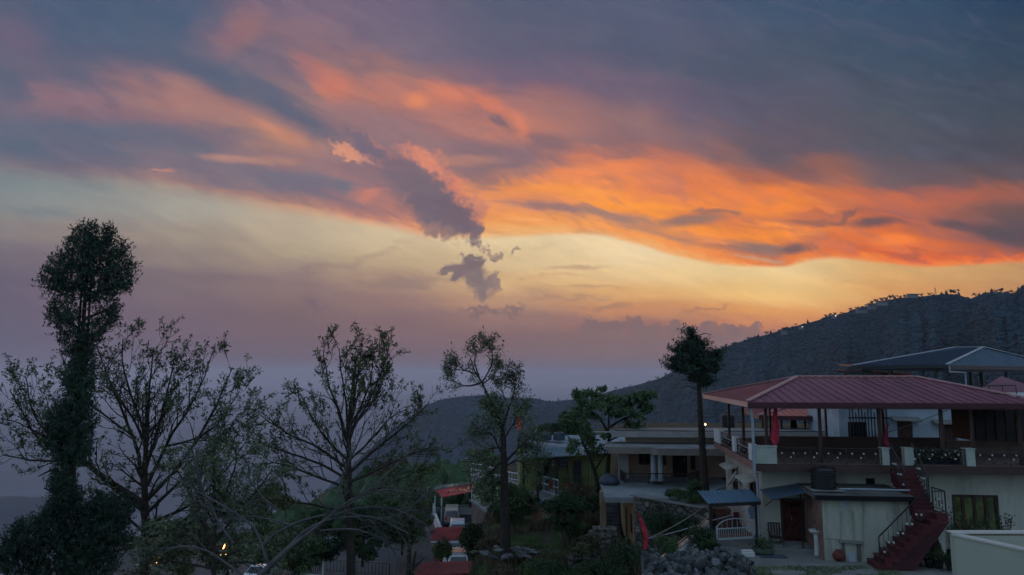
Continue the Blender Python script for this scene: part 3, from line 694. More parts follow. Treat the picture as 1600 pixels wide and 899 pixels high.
for p, q in zip(c0[:-1], c0[1:]): mk.add([(p[0],p[1],-18.615),(q[0],q[1],-18.615),(q[0],q[1]+.16,-18.615),(p[0],p[1]+.16,-18.615)], [(0,1,2,3)])
struct(mk.build('road_marking', LINE))
struct(zsheet('parking_strip', [(-9.6,54),(-3.9,54),(-3.9,90),(-9.6,90)], ASPH, -16.35))
struct(zsheet('yard_paving', [(6.2,25.6),(22,24.2),(22,28),(13,30.2),(8.2,31.0)], PAVE, -6.885))
# ================================================================== front guest house with the red pavilion roof
_p = at(1195, 853, 29.55)
A = Fr(_p, -6)
HA = thing('guest_house', 'cream two storey guest house with a long red hipped roof standing over its terrace', 'house', A)
FY = -1.05                                    # front plane of the terrace slab
zs1 = A.hit(1300, 736.5, ly=FY).z; zs0 = A.hit(1300, 727.5, ly=FY).z      # slab underside, floor
WX1 = 12.5
def hipfaces(mb, x0, x1, y0, y1, ze, zr, rx0, rx1, ry, th=.05, rib=.32, rh=.035):
    e = [(x0,y0,ze),(x1,y0,ze),(x1,y1,ze),(x0,y1,ze)]; a, b = (rx0,ry,zr), (rx1,ry,zr)
    for poly in ([e[0],e[1],b,a],[e[2],e[3],a,b],[e[3],e[0],a],[e[1],e[2],b]): mb.slab(poly, th)
    def up(p, q):
        p, q = Vector(p), Vector(q)
        if (q-p).length > .15: mb.beam(p+Vector((0,0,rh*.5)), q+Vector((0,0,rh*.5)), .05, rh)
    n = int((x1-x0)/rib)
    for yy, sg in ((y0,1),(y1,-1)):
        for i in range(n+1):
            x = x0+(x1-x0)*i/n
            t = 1.0
            if x < rx0: t = (x-x0)/(rx0-x0)
            if x > rx1: t = (x1-x)/(x1-rx1)
            up((x,yy,ze), (x, yy+(ry-yy)*t, ze+(zr-ze)*t))
    m = int((y1-y0)/rib)
    for xx, rx in ((x0,rx0),(x1,rx1)):
        for i in range(m+1):
            y = y0+(y1-y0)*i/m
            t = (y-y0)/(ry-y0) if y < ry else (y1-y)/(y1-ry)
            t = min(1, t); up((xx,y,ze), (xx+(rx-xx)*t, y, ze+(zr-ze)*t))
def hips(mb, x0, x1, y0, y1, ze, zr, rx0, rx1, ry, w=.2):
    a, b = Vector((rx0,ry,zr+.06)), Vector((rx1,ry,zr+.06))
    for p, q in ((a,b),(Vector((x0,y0,ze+.06)),a),(Vector((x0,y1,ze+.06)),a),(Vector((x1,y0,ze+.06)),b),(Vector((x1,y1,ze+.06)),b)):
        mb.beam(p, q, w, .05)
# ---- ground floor walls
wz = zs1
hy = 7.5
def wall_with_holes(mb, x0, x1, z0, z1, y0, y1, holes):
    """wall along x with rectangular openings (x0,x1,z0,z1)"""
    hs = sorted(holes); x = x0
    for a, b, c, d in hs:
        if a > x: mb.box(x, a, y0, y1, z0, z1)
        if c > z0: mb.box(a, b, y0, y1, z0, c)
        if d < z1: mb.box(a, b, y0, y1, d, z1)
        x = b
    if x1 > x: mb.box(x, x1, y0, y1, z0, z1)
dx0, dx1, dz0, dz1 = A.rect(1220, 779, 1258, 846, 0)
wx0, wx1, wz0, wz1 = A.rect(1489, 774, 1562, 836, 0)
vx0, vx1, vz0, vz1 = A.rect(1353, 748, 1368, 761, 0)
mb = MB(); wall_with_holes(mb, 0, WX1, -.1, wz, 0, .23, [(dx0,dx1,-.1+.28,dz1),(vx0,vx1,vz0,vz1),(wx0,wx1,wz0,wz1)])
mb.box(WX1-.23, WX1, .23, hy, -.1, wz); mb.box(0, WX1, hy, hy+.23, -.1, wz)
mb.build('wall', CREAM, HA)
PINKC = mat('cream plaster with painted glow', (.56,.46,.38), .9, .08, 1.2, bump=.15, stain=((.34,.27,.22), .45))  # cream plaster with the pink dusk glow mixed into its colour
# left side wall with two windows
def sidehole(px0, py0, px1, py1):
    a = A.hit(px1, (py0+py1)/2, lx=0); b = A.hit(px0, (py0+py1)/2, lx=0)
    return a.y, b.y, A.hit((px0+px1)/2, py1, lx=0).z, A.hit((px0+px1)/2, py0, lx=0).z
s1 = sidehole(1143.5, 745, 1153, 765); s2 = sidehole(1171, 760, 1183.5, 806)
s1 = (s1[0], s1[1], 1.25, 2.35); s2 = (s2[0], s2[1], 1.1, 2.3)
mb = MB(); y = .23
for a, b, c, d in sorted([s1, s2]):
    mb.box(0, .23, y, a, -.1, wz); mb.box(0, .23, a, b, -.1, c); mb.box(0, .23, a, b, d, wz); y = b
mb.box(0, .23, y, hy, -.1, wz); mb.build('side_wall', PINKC, HA)
def window(par, x0, x1, z0, z1, y=.06, panes=2, rows=1, fm=DWOOD, gm=GLASS, fw=.06, axis='x', shut=False):
    mb = MB()
    def bx(m, u0, u1, w0, w1, v0, v1):
        if axis == 'x': m.box(u0, u1, w0, w1, v0, v1)
        else: m.box(w0, w1, u0, u1, v0, v1)
    bx(mb, x0, x0+fw, y, y+.09, z0, z1); bx(mb, x1-fw, x1, y, y+.09, z0, z1); bx(mb, x0+fw, x1-fw, y, y+.09, z0, z0+fw); bx(mb, x0+fw, x1-fw, y, y+.09, z1-fw, z1)
    for i in range(1, panes):
        x = x0+(x1-x0)*i/panes; bx(mb, x-fw*.6, x+fw*.6, y+.004, y+.08, z0+fw, z1-fw)
    for j in range(1, rows):
        z = z0+(z1-z0)*j/rows; bx(mb, x0+fw, x1-fw, y+.01, y+.07, z-fw*.35, z+fw*.35)
    o = mb.build('window', fm, par)
    g = MB(); bx(g, x0+fw, x1-fw, y+.05, y+.055, z0+fw, z1-fw); g.build('pane', gm, o); return o
window(HA, s1[0], s1[1], s1[2], s1[3], axis='y', gm=GLASS); window(HA, s2[0], s2[1], s2[2], s2[3], axis='y', gm=GLASS)
for s in (s1, s2):                                        # little sunshade slabs
    MB().slab([(-.55,s[0]-.25,s[3]+.06),(0,s[0]-.25,s[3]+.22),(0,s[1]+.25,s[3]+.22),(-.55,s[1]+.25,s[3]+.06)], .07).build('sunshade', CREAM, HA)
WG = mat('window glass with painted garden reflections', (.13,.16,.06), .12, .7, 1.6, spec=.9, stain=((.03,.04,.05), .95))  # garden reflections painted into the glass colour
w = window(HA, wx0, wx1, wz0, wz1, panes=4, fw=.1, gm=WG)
mb = MB().box(vx0, vx1, .12, .2, vz0, vz1); mb.build('vent', DARK, HA)
# carved double door
dm = mat('carved red brown door', (.09,.022,.02), .45, .7, 9, bump=.8)
mb = MB(); mb.box(dx0, dx0+.13, .02, .12, .18, dz1-.02); mb.box(dx1-.13, dx1, .02, .12, .18, dz1-.02); mb.box(dx0+.13, dx1-.13, .02, .12, dz1-.15, dz1-.02)
mb.build('door_frame', DWOOD, HA)
mid = (dx0+dx1)/2
mb = MB()
for a, b in ((dx0+.13, mid-.006), (mid+.006, dx1-.13)):
    mb.box(a, b, .07, .11, .18, dz1-.15); q = (b-a)
    for z0_, z1_ in ((.3,.75),(.85,1.1),(1.18,dz1-.25)):
        mb.box(a+q*.14, b-q*.14, .045, .07, z0_, z1_); mb.box(a+q*.3, b-q*.3, .03, .045, z0_+.08, z1_-.08)
d = mb.build('door', dm, HA)
MB().tube([(mid-.05,.05,1.0),(mid-.05,0,1.02),(mid-.05,0,1.14),(mid-.05,.05,1.16)], .012, 6).build('handle', GALV, d)
# back of the room so nothing shines through
# porch plinth and steps
pa = A.hit(1203, 858, ly=-.6).x
MB().box(-.0, 3.35, -1.15, 0, -.1, .13).box(dx0-.5, dx1+.9, -.75, 0, .13, .19).build('porch_step', CONC, HA, bevel=.015)
# ---- terrace slab, fascia
ov = -.42
zz0, zz1 = zs1, zs0
back_y = 8.3
MB().box(ov, WX1+.6, FY, back_y, zz0+.02, zz1).build('terrace_slab', BROWN, HA)
MB().box(ov-.02, WX1+.62, FY-.02, FY+.12, zz0-.06, zz1-.01).build('fascia', BROWN, HA)
MB().box(ov-.025, ov+.12, FY+.13, back_y+.02, zz0-.06, zz1-.01).build('side_fascia', mat('slab edge with painted pink glow', (.30,.17,.14), .85, .15, 1.5), HA)  # brown edge coloured pink for the glow on left-facing sides
MB().box(ov+.14, WX1+.5, FY+.14, back_y-.02, zz1+.003, zz1+.02).build('terrace_floor', mat('terrace floor', (.22,.16,.14), .8, .15, 1), HA)
# ---- parapet piers
def pier(px0, px1, pytop, ly=FY, dep=.3, m=CREAM):
    a = A.hit(px0, 715, ly=ly).x; b = A.hit(px1, 715, ly=ly).x; z = A.hit(px0, pytop, ly=ly).z
    MB().box(a, b, ly, ly+dep, zz1+.02, z).box(a-.03, b+.03, ly-.03, ly+dep+.03, z, z+.04).build('pier', m, HA); return a, b, z
PW = mat('pale green white pier', (.42,.46,.40), .85, .1, 2, stain=((.25,.28,.24), .4))
pr = [pier(1181,1214,699,m=PW), pier(1379,1390,702,m=PW), pier(1414,1428,702,m=PW), pier(1510,1524,703,m=PW)]
rz = A.hit(1300, 701.5, ly=FY).z
# left side posts (run into depth at lx=ov)
def sidepost(px0, px1):
    a = A.hit(px1, 700, lx=ov+.08).y; b = A.hit(px0, 700, lx=ov+.08).y
    MB().box(ov+.02, ov+.24, a, b, zz1+.02, rz+.04).build('pier', WHITE, HA); return a, b
sp = [sidepost(1171.5,1176.5), sidepost(1146,1150.5), sidepost(1118,1127)]
# ---- wrought iron railings
ROS = mat('white rosette', (.6,.62,.6), .5, .1, 3)
_ros = MB().tube([(0,-.02,0),(0,.02,0)], 1.0, 8).tube([(0,-.03,0),(0,.03,0)], .45, 6)
_rme = bpy.data.meshes.new('rosette'); _rme.from_pydata(_ros.v, [], _ros.f); _rme.materials.append(ROS)
def rosette(par, p, r, rz_):
    o = bpy.data.objects.new('rosette', _rme); C.objects.link(o); o.parent = par; o.location = p; o.scale = (r, 1, r); o.rotation_euler.z = rz_
def iron_panel(par, p, q, z0, z1, name='railing', step=.42, ros=True, style=0):
    p, q = Vector((*p, 0)), Vector((*q, 0)); L_ = (q-p).length; d = (q-p).normalized()
    def P(s, z): return p+d*s+Vector((0,0,z))
    mb = MB(); h = z1-z0
    mb.beam(P(0,z1), P(L_,z1), .035, .04); mb.beam(P(0,z1-.12), P(L_,z1-.12), .015); mb.beam(P(0,z0+.06), P(L_,z0+.06), .02)
    k = max(1, int(L_/1.05))
    for i in range(k+1): mb.beam(P(L_*i/k,z0), P(L_*i/k,z1), .03)
    n = max(2, int(L_/step)); rs = []
    for i in range(n):
        c = (i+.5)*L_/n; w = L_/n
        mb.beam(P(c,z0+.06), P(c,z1-.12), .012)
        for sg in (-1,1):
            pts = [P(c+sg*w*.46*sin(t*pi/2), z0+.08+(h-.24)*(.05+.62*t*(1-.25*t))) for t in [j/7 for j in range(8)]]
            e = pts[-1]; pts += [e+Vector((0,0,0))+(-sg*d*.06*sin(a_)+Vector((0,0,.06*(1-cos(a_))))) for a_ in (1,2,3,4,5)]
            mb.tube(pts, .009, 4, cap=False)
            pts = [P(c+sg*w*.22*sin(t*pi), z0+.08+(h-.24)*.5*t) for t in [j/6 for j in range(7)]]; mb.tube(pts, .007, 4, cap=False)
        rs.append((c, z1-.2)); 
        if i % 2: rs.append((c-w*.25, z0+h*.42))
    o = mb.build(name, IRON, par)
    if ros:
        for c, z in rs: rosette(o, P(c,z), .03, atan2(d.y, d.x))
    return o
fz = zz1+.02; fyl = FY+.08
iron_panel(HA, (pr[0][1], fyl), (pr[1][0], fyl), fz, rz)
iron_panel(HA, (pr[2][1], fyl), (pr[3][0], fyl), fz, rz)
iron_panel(HA, (pr[3][1], fyl), (WX1+.5, fyl), fz, rz)
iron_panel(HA, (ov+.12, pr[0][2]*0+FY+.3), (ov+.12, sp[0][0]), fz, rz-.02)
iron_panel(HA, (ov+.12, sp[0][1]), (ov+.12, sp[1][0]), fz, rz-.02, step=.36)
iron_panel(HA, (ov+.12, sp[1][1]), (ov+.12, sp[2][0]), fz, rz-.02, step=.36)
# low brown parapet across the terrace
py_ = 3.4; pz = A.hit(1300, 683.5, ly=py_).z
a0 = A.hit(1180, 700, ly=py_).x
mb = MB().box(a0, A.hit(1478,700,ly=py_).x, py_, py_+.2, fz, pz); mb.build('parapet', BROWN, HA)
a1 = A.hit(1478, 700, ly=py_).x
MB().box(a1+.004, WX1+.3, py_, py_+.2, fz, pz-.12).build('parapet', mat('bare pinkish plaster', (.22,.15,.12), .9, .2, 2), HA)
# flower boxes behind the railing (dark masses with blossoms)
for px0, px1 in ((1436,1500),):
    a = A.hit(px0, 715, ly=FY+.4).x; b = A.hit(px1, 715, ly=FY+.4).x
    pl = thing('flower_planter', 'long dark planter of leafy white flowers behind the terrace railing', 'planter', loc=HA.matrix_world @ Vector((0,0,0)) if False else A.o+Vector(((a*A.ca-(FY+.5)*A.sa), (a*A.sa+(FY+.5)*A.ca), fz)), rz=A.a)
    MB().box(0, b-a, -.12, .14, 0, .22).build('trough', DARK, pl)
    rg_ = np.random.default_rng(5); pts = np.stack([rg_.random(900)*(b-a), rg_.normal(size=900)*.1, .2+.42*rg_.random(900)], 1)
    V, F = leaf_quads(pts, .09, rg_, .4); npmesh('foliage', V, F, L_DRK, pl)
    pts = np.stack([rg_.random(26)*(b-a), rg_.normal(size=26)*.1-.1, .25+.36*rg_.random(26)], 1); m2 = MB()
    for p in pts: m2.add(IV*.028+p, IF.tolist())
    m2.build('blossoms', ROS, pl)
# ---- pavilion roof
ey0, ey1 = FY-.3, 9.4
ex0 = A.hit(1168, 629, ly=ey0).x; ex1 = A.hit(1600, 635, ly=ey0).x+.9
ez = A.hit(1400, 630, ly=ey0).z
ry = 3.9; r0 = A.hit(1246, 589, ly=ry); r1 = A.hit(1430, 591.5, ly=ry); zr = (r0.z+r1.z)/2
RA = (ex0, ex1, ey0, ey1, ez, zr, r0.x, r1.x, ry)
mb = MB(); hipfaces(mb, *RA, rib=.36); mb.build('roof', RED, HA)
CAPM = mat('glow tinted ridge flashing', (.5,.28,.27), .5, .12, 3, spec=.5)  # white flashing with pink sunset light in its colour
mb = MB(); hips(mb, *RA, w=.2); mb.build('ridge_flashing', CAPM, HA)
mb = MB(); zf = ez-.20
mb.box(ex0, ex1, ey0-.03, ey0, zf, ez-.01).box(ex0, ex1, ey1, ey1+.03, zf, ez-.01).box(ex1, ex1+.03, ey0, ey1, zf, ez-.01)
n = 130                                                  # scalloped lower edge
for i in range(n):
    x = ex0+(ex1-ex0)*(i+.5)/n; mb.add([(x-.06,ey0-.015,zf),(x+.06,ey0-.015,zf),(x,ey0-.015,zf-.07),(x-.06,ey0-.005,zf),(x+.06,ey0-.005,zf),(x,ey0-.005,zf-.07)], [(0,1,2),(5,4,3),(0,3,4,1),(1,4,5,2),(2,5,3,0)])
mb.build('fascia', MAROON, HA)
MB().box(ex0-.03, ex0, ey0-.03, ey1+.03, zf, ez-.01).build('side_fascia', mat('side fascia with painted rim light', (.55,.33,.30), .5, .12, 3), HA)  # left fascia painted pale pink to carry the rim light
mb = MB()                                                # rafters / purlins under the roof
mb.beam((r0.x,ry,zr-.14),(r1.x,ry,zr-.14),.08,.1)
for y in (ey0+.35, ey1-.4): mb.beam((ex0+.3,y,ez-.1), (ex1-.3,y,ez-.1), .08, .1)
for i in range(9):
    x = ex0+.3+(ex1-ex0-.6)*i/8; t = max(.05, min(1, (x-ex0)/(r0.x-ex0), (ex1-x)/(ex1-r1.x))); mb.beam((x,ey0+.1,ez-.1),(x,ey0+(ry-ey0)*t,ez-.1+(zr-ez)*t), .06, .08); mb.beam((x,ey1-.1,ez-.1),(x,ey1+(ry-ey1)*t,ez-.1+(zr-ez)*t), .06, .08)
mb.build('roof_truss', STEEL, HA)
for px in (1197, 1281, 1374, 1471, 1518, 1592):
    x = A.hit(px, 665, ly=FY+.45).x; MB().box(x-.055, x+.055, FY+.4, FY+.51, fz, ez-.05).build('post', STEEL, HA)
for px in (1161, 1139):
    y = A.hit(px, 660, lx=ov+.32).y; MB().box(ov+.27, ov+.38, y-.05, y+.06, fz, ez-.05).build('post', STEEL, HA)
for x in (2.4, 5.2, 8.0, 10.8): MB().box(x-.05, x+.05, 8.0, 8.1, fz, ez-.05).build('post', STEEL, HA)
# dark timber cabin at the right end of the terrace
cx0 = A.hit(1521, 660, ly=1.5).x; cz0 = A.hit(1560, 690, ly=1.5).z
mb = MB().box(cx0, WX1+.4, 1.5, 3.3, cz0, ez-.12)
for i in range(9): x = cx0+.05+i*.4; mb.box(x, x+.06, 1.46, 1.5, cz0, ez-.12)
mb.build('cabin', mat('near black boards', (.022,.018,.018), .8, .3, 3), HA)
# downpipe from the eave: blue grey
pp = [A.hit(1172, 634, ly=ey0+.1), A.hit(1176, 660, ly=FY-.15), A.hit(1179, 735, ly=FY-.1), A.hit(1181, 741, ly=-.7), A.hit(1191, 742, ly=-.12), A.hit(1192, 842, ly=-.1)]
pp[2].x = pp[1].x; pp[3].x = pp[1].x+.02
MB().tube([pp[0], Vector((pp[1].x, FY-.12, pp[1].z)), Vector((pp[1].x, FY-.12, zz0-.12)), Vector((pp[1].x+.05, -.35, zz0-.2)), Vector((pp[1].x+.32, -.14, zz0-.24)), Vector((pp[1].x+.32, -.14, .12))], .055, 8).build('drainpipe', GALV, HA)
# blue corrugated awning above the door
q0 = A.hit(1187, 768, ly=-.02); q1 = A.hit(1244, 757, ly=-.02); q2 = A.hit(1268, 766, ly=-1.0); q3 = A.hit(1207, 781, ly=-1.1)
za = A.hit(1225, 758, ly=-.03).z; zb = A.hit(1235, 779, ly=-1.25).z
wA, wB, wC, wD = A.hit(1188,766,ly=-.04), A.hit(1244,757,ly=-.04), A.hit(1263,769,ly=-1.3), A.hit(1206,781,ly=-1.45)
mb = MB(); mb.slab([wD, wC, wB, wA], .02)
for i in range(15):
    t = i/14; mb.beam(wD.lerp(wC, t)+Vector((0,0,.015)), wA.lerp(wB, t)+Vector((0,0,.015)), .04, .03)
mb.build('door_awning', SLATE, HA)
xa0 = wD.x-.3; xa1 = wC.x-.1; zb = wD.z
MB().beam((xa0+.4,-1.2,zb-.03),(xa1,-1.2,zb+.0),.04).beam((xa0+.4,-1.2,zb-.05),(xa0+.4,-.02,zb-.5),.03).beam((xa1-.1,-1.2,zb-.05),(xa1-.1,-.02,zb-.5),.03).build('awning_bracket', IRON, HA)
# annexe with flat roof in front of the stairs
ax0 = A.hit(1286, 820, ly=-2.2).x; ax1 = A.hit(1423, 820, ly=-2.2).x; az = A.hit(1350, 779, ly=-2.2).z
MB().box(ax0, ax1, -2.2, -.004, -.12, az).build('annexe_wall', CREAM2, HA)
MB().slab([(ax0-.32,-2.5,az+.14),(ax1+.05,-2.5,az+.14),(ax1+.05,-.004,az+.20),(ax0-.32,-.004,az+.20)], .16).build('annexe_roof', CONCD, HA)
MB().box(ax0-.33, ax1+.06, -2.53, -2.5, az-.05, az+.12).build('annexe_fascia', DARK, HA)
gx = A.hit(1321, 785, ly=-2.2)
mb = MB()
for i in range(4):
    for j in range(4): mb.box(gx.x-.2+i*.09, gx.x-.135+i*.09, -2.215, -2.2, gx.z-.2+j*.09, gx.z-.135+j*.09)
mb.build('vent_grille', BLUEPL, HA)
mb = MB(); 
for px, y0_, y1_ in ((1347,782,792),(1349,785,872),(1314,800,866),(1334,800,850),(1405,785,860)):
    a = A.hit(px, y0_, ly=-2.23); b = A.hit(px, y1_, ly=-2.23); mb.tube([a, b], .018, 6)
a = A.hit(1290, 841, ly=-2.23); b = A.hit(1315, 843, ly=-2.23); mb.tube([a,b], .015, 6)
a = A.hit(1352, 785, ly=-2.23); mb.tube([a+Vector((0,0,.12)), a+Vector((.0,-.1,.14)), a+Vector((0.02,-.1,-.1))], .02, 6)
mb.build('wall_pipe', mat('cream painted pipe', (.4,.39,.3), .6, .1, 3), HA)
MB().tube([A.hit(1352,770.5,ly=-2.35)-Vector((.9,0,-.12)), A.hit(1352,770.5,ly=-2.35)+Vector((0,0,.12)), Vector((ax1,-2.3,az+.32))], .03, 6).build('roof_pipe', GALV, HA)
# reddish plaster on the annexe side wall
MB().box(ax0-.014, ax0-.002, -2.19, -.004, -.1, az-.02).build('annexe_side_wall', mat('mottled reddish plaster', (.24,.14,.11), .9, .4, 3, stain=((.42,.3,.24), .6)), HA)
MB().box(ax0-.42, ax0-.37, -.9, -.85, .13, az).build('porch_post', IRON, HA)
# ---- stairs
ST = dict(m=REDSTEP)
sy = -2.9
l0 = A.hit(1369, 880, ly=sy-.35); l1 = A.hit(1462, 815, ly=sy-.35)
zl_ = A.hit(1450, 799, ly=sy+.2).z-.0
n = 9; run = (l1.x-l0.x)/n; sw = .95
mb = MB()
for i in range(n):
    x = l0.x+run*i; z = zl_*(i+1)/(n+1)
    mb.box(x, x+run+.03 if i < n-1 else x+run, sy-sw/2, sy+sw/2, max(-.1, z-.3), z-.03); mb.box(x-.03, x+run+.0, sy-sw/2-.02, sy+sw/2, z-.03, z)
LX0, LX1 = l1.x-.95, l1.x+.12
mb.build('lower_flight', REDSTEP, HA)
MB().extr([(l0.x+.04,sy-sw/2+.03,-.1),(l0.x+1.15,sy-sw/2+.03,-.1),(LX1+.22,sy-sw/2+.03,zl_-.36),(LX1+.22,sy-sw/2+.03,zl_-.06),(l1.x,sy-sw/2+.03,zl_-.25),(l0.x+.04,sy-sw/2+.03,-.02)], (0,sw-.08,0)).build('stringer', MAROON, HA)
mb = MB().box(l1.x, LX1+.25, sy-sw/2, sy+sw/2+.1, zl_-.32, zl_)
mb.build('landing', REDSTEP, HA)
ux0 = A.hit(1424, 780, ly=sy+.5).x; ux1 = A.hit(1456, 780, ly=sy+.5).x
tx0 = A.hit(1391, 737, ly=FY).x; tx1 = A.hit(1428, 737, ly=FY).x
mb = MB(); n2 = 10; y0 = sy+sw/2-.1; y1 = FY+.02
MB().box(ux0, l1.x, sy-.1, y0+.1, zl_-.3, zl_).build('landing', REDSTEP, HA)
for i in range(n2):
    t0_ = i/n2; t1_ = (i+1)/n2; z = zl_+(zz1-zl_)*(i+1)/(n2+1); ya = y0+(y1-y0)*t0_; yb = y0+(y1-y0)*t1_
    xa = ux0+(tx0-ux0)*t0_; xb = ux1+(tx1-ux1)*t0_
    mb.box(xa, xb, ya, yb+.02, z-.5, z-.03); mb.box(xa-.02, xb+.02, ya-.03, yb+.0, z-.03, z)
mb.build('upper_flight', REDSTEP, HA)
MB().box(A.hit(1456,850,ly=sy+.3).x, A.hit(1473,850,ly=sy+.3).x, sy+.1, sy+.45, -.12, zl_-.3).build('stair_pier', CREAM, HA)
def stair_rail(pts, h=.85, par=HA, bal=.22):
    mb = MB(); tops = [Vector(p)+Vector((0,0,h)) for p in pts]; P_ = [Vector(p) for p in pts]
    for a, b in zip(tops[:-1], tops[1:]): mb.beam(a, b, .04, .035)
    for p, t in zip(P_, tops): mb.beam(p, t, .035)
    rs = []
    for (a, b), (c, d_) in zip(zip(P_[:-1], P_[1:]), zip(tops[:-1], tops[1:])):
        mb.beam(a+Vector((0,0,.1)), b+Vector((0,0,.1)), .02); k = max(1, int((b-a).length/bal))
        for i in range(1, k):
            t = i/k; p = a.lerp(b, t); q = c.lerp(d_, t); mb.beam(p+Vector((0,0,.1)), q, .012)
            w_ = (b-a).normalized()*bal*.3
            mb.tube([p+Vector((0,0,.15)), p+w_+Vector((0,0,.35)), p+Vector((0,0,.5)), p-w_+Vector((0,0,.35)), p+Vector((0,0,.15))], .008, 4, cap=False)
            rs.append(p+Vector((0,0,.28 if i % 2 else .45)))
    o = mb.build('stair_railing', IRON, par)
    for c in rs: rosette(o, c, .038, 0)
f0 = sy-sw/2+.02
stair_rail([(l0.x+.1,f0,zl_/(n+1)), (l1.x-.35,f0,zl_*.93)], h=.95)
stair_rail([(l1.x-.1,f0,zl_), (LX1+.2,f0,zl_), (LX1+.2,sy+sw/2,zl_)], h=.8)
stair_rail([(LX1+.05,sy+sw/2+.05,zl_), (ux1+.02,y0+.35,zl_+.25), (tx1,y1,zz1)], h=.9)
stair_rail([(ux0,y0+.5,zl_+.35), (tx0+.05,y1,zz1)], h=.9)
# water tank on the annexe roof
def tank(name_label, fr, lx, ly, lz, r, h, grp=None, rings=7, m=PLASTIC, feet=False):
    o = fr.o+Vector((lx*fr.ca-ly*fr.sa, lx*fr.sa+ly*fr.ca, lz)); t = thing('water_tank', name_label, 'water tank', loc=o, group=grp)
    prof = [(r*.97,0)]
    for i in range(rings):
        z = h*.82*i/rings; dz = h*.82/rings; prof += [(r,z+dz*.15),(r,z+dz*.6),(r*.955,z+dz*.75),(r*.955,z+dz*.95)]
    prof += [(r,h*.83),(r*.85,h*.91),(r*.4,h*.95)]
    MB().lathe(prof, n=28).build('tank_body', m, t)
    MB().lathe([(r*.3,h*.95),(r*.3,h*1.0),(r*.22,h*1.02)], n=16).build('lid', m, t)
    if feet:
        mb = MB()
        for i in range(4): a_ = pi/4+i*pi/2; mb.tube([(r*.8*cos(a_),r*.8*sin(a_),-.45),(r*.8*cos(a_),r*.8*sin(a_),0)], .04, 6)
        mb.box(-r,r,-r*.1,r*.1,-.06,-.002).box(-r*.1,r*.1,-r,-r*.104,-.06,-.002).build('stand', STEEL, t)
    return t
tb = A.hit(1287.5, 769, ly=-1.5)
tank('large ribbed black water tank on the flat annexe roof beside the blue awning', A, tb.x, -1.5, az+.2, A.hit(1306,750,ly=-1.5).x-tb.x, A.hit(1287,728,ly=-1.5).z-az-.2)
MB().slab([(tb.x-.62,-2.1,az+.215),(tb.x+.62,-2.1,az+.215),(tb.x+.62,-.9,az+.225),(tb.x-.62,-.9,az+.225)], .012).build('tank_base', CONC, HA)
def A2W(lx, ly, lz): return A.o+Vector((lx*A.ca-ly*A.sa, lx*A.sa+ly*A.ca, lz))
# dish on the side wall
sdsh = A.hit(1148, 750, lx=-.3)
t = thing('satellite_dish', 'pale satellite dish fixed beside the small side windows', 'satellite dish', loc=A2W(*sdsh)); 
prof = [(.0+.42*i/7, .16*(i/7)**2) for i in range(8)]
mb = MB(); n = 20; vs = [(r*cos(2*pi*j/n), r*sin(2*pi*j/n), z+dz) for dz in (0,-.02) for r, z in prof for j in range(n)]
k = len(prof); fs = [(i*n+j, i*n+(j+1)%n, (i+1)*n+(j+1)%n, (i+1)*n+j) for i in range(k-1) for j in range(n)]+[((i+k)*n+j, (i+k+1)*n+j, (i+k+1)*n+(j+1)%n, (i+k)*n+(j+1)%n) for i in range(k-1) for j in range(n)]
mb.add(vs, fs); dsh = mb.build('dish', WHITE, t, smooth=True); dsh.rotation_euler = (0, radians(-58), radians(-20))
MB().tube([(0,0,0),(.2,0,-.12),(.32,.02,-.3)], .02, 6).tube([(0,0,0),(-.3,.02,.12)], .01, 5).build('arm', GALV, t)
# ================================================================== yard in front of the guest house
def local_thing(fr, name, label, cat, lx, ly, lz=0, rz=0, group=None):
    o = fr.o+Vector((lx*fr.ca-ly*fr.sa, lx*fr.sa+ly*fr.ca, lz)); return thing(name, label, cat, loc=o, rz=fr.a+rz, group=group)
def yp(px, py, z=-6.88):
    r = ray(px, py); return r*(z/r.z)
# plastic chair
p = yp(1213, 858); t = thing('plastic_chair', 'dark brown plastic armchair standing beside the carved door', 'chair', loc=p, rz=radians(-8))
PCH = mat('dark brown plastic', (.03,.018,.015), .4, .15, 4, spec=.5)
mb = MB().box(-.23,.23,-.22,.22,.42,.455); mb.build('seat', PCH, t, bevel=.02)
mb = MB(); 
for i in range(5): x = -.2+.1*i; mb.beam((x,.22,.45),(x*1.05,.30,.92),.06,.02)
mb.beam((-.24,.30,.93),(.24,.30,.93),.07,.03); mb.build('backrest', PCH, t)
for sx_ in (-1,1):
    MB().tube([(sx_*.26,.27,.68),(sx_*.28,0,.69),(sx_*.26,-.2,.65),(sx_*.25,-.22,.45)], .022, 6).build('armrest', PCH, t)
    for sy_ in (-1,1): MB().beam((sx_*.2,sy_*.19,.43),(sx_*.25,sy_*.25,0),.045).build('leg', PCH, t)
# pedestal wash basin
p = yp(1277, 869); t = thing('wash_basin', 'white pedestal wash basin standing in front of the reddish side wall', 'basin', loc=p, rz=A.a)
CER = mat('worn white ceramic', (.6,.61,.58), .3, .06, 3, spec=.5)
MB().lathe([(.13,0),(.10,.1),(.085,.6),(.11,.82)], n=14).build('pedestal', CER, t, smooth=True)
MB().lathe([(.1,.80),(.22,.84),(.27,.92),(.28,.96),(.24,.96),(.2,.89),(.05,.86)], n=18, sx=1, sy=.8).build('bowl', CER, t, smooth=True)
MB().tube([(0,.18,.94),(0,.18,1.08),(0,.05,1.1)], .014, 6).build('tap', GALV, t)
MB().tube([(.1,-.05,.12),(.35,-.1,.14),(.5,-.12,.02)], .03, 6).build('waste_pipe', CER, t)
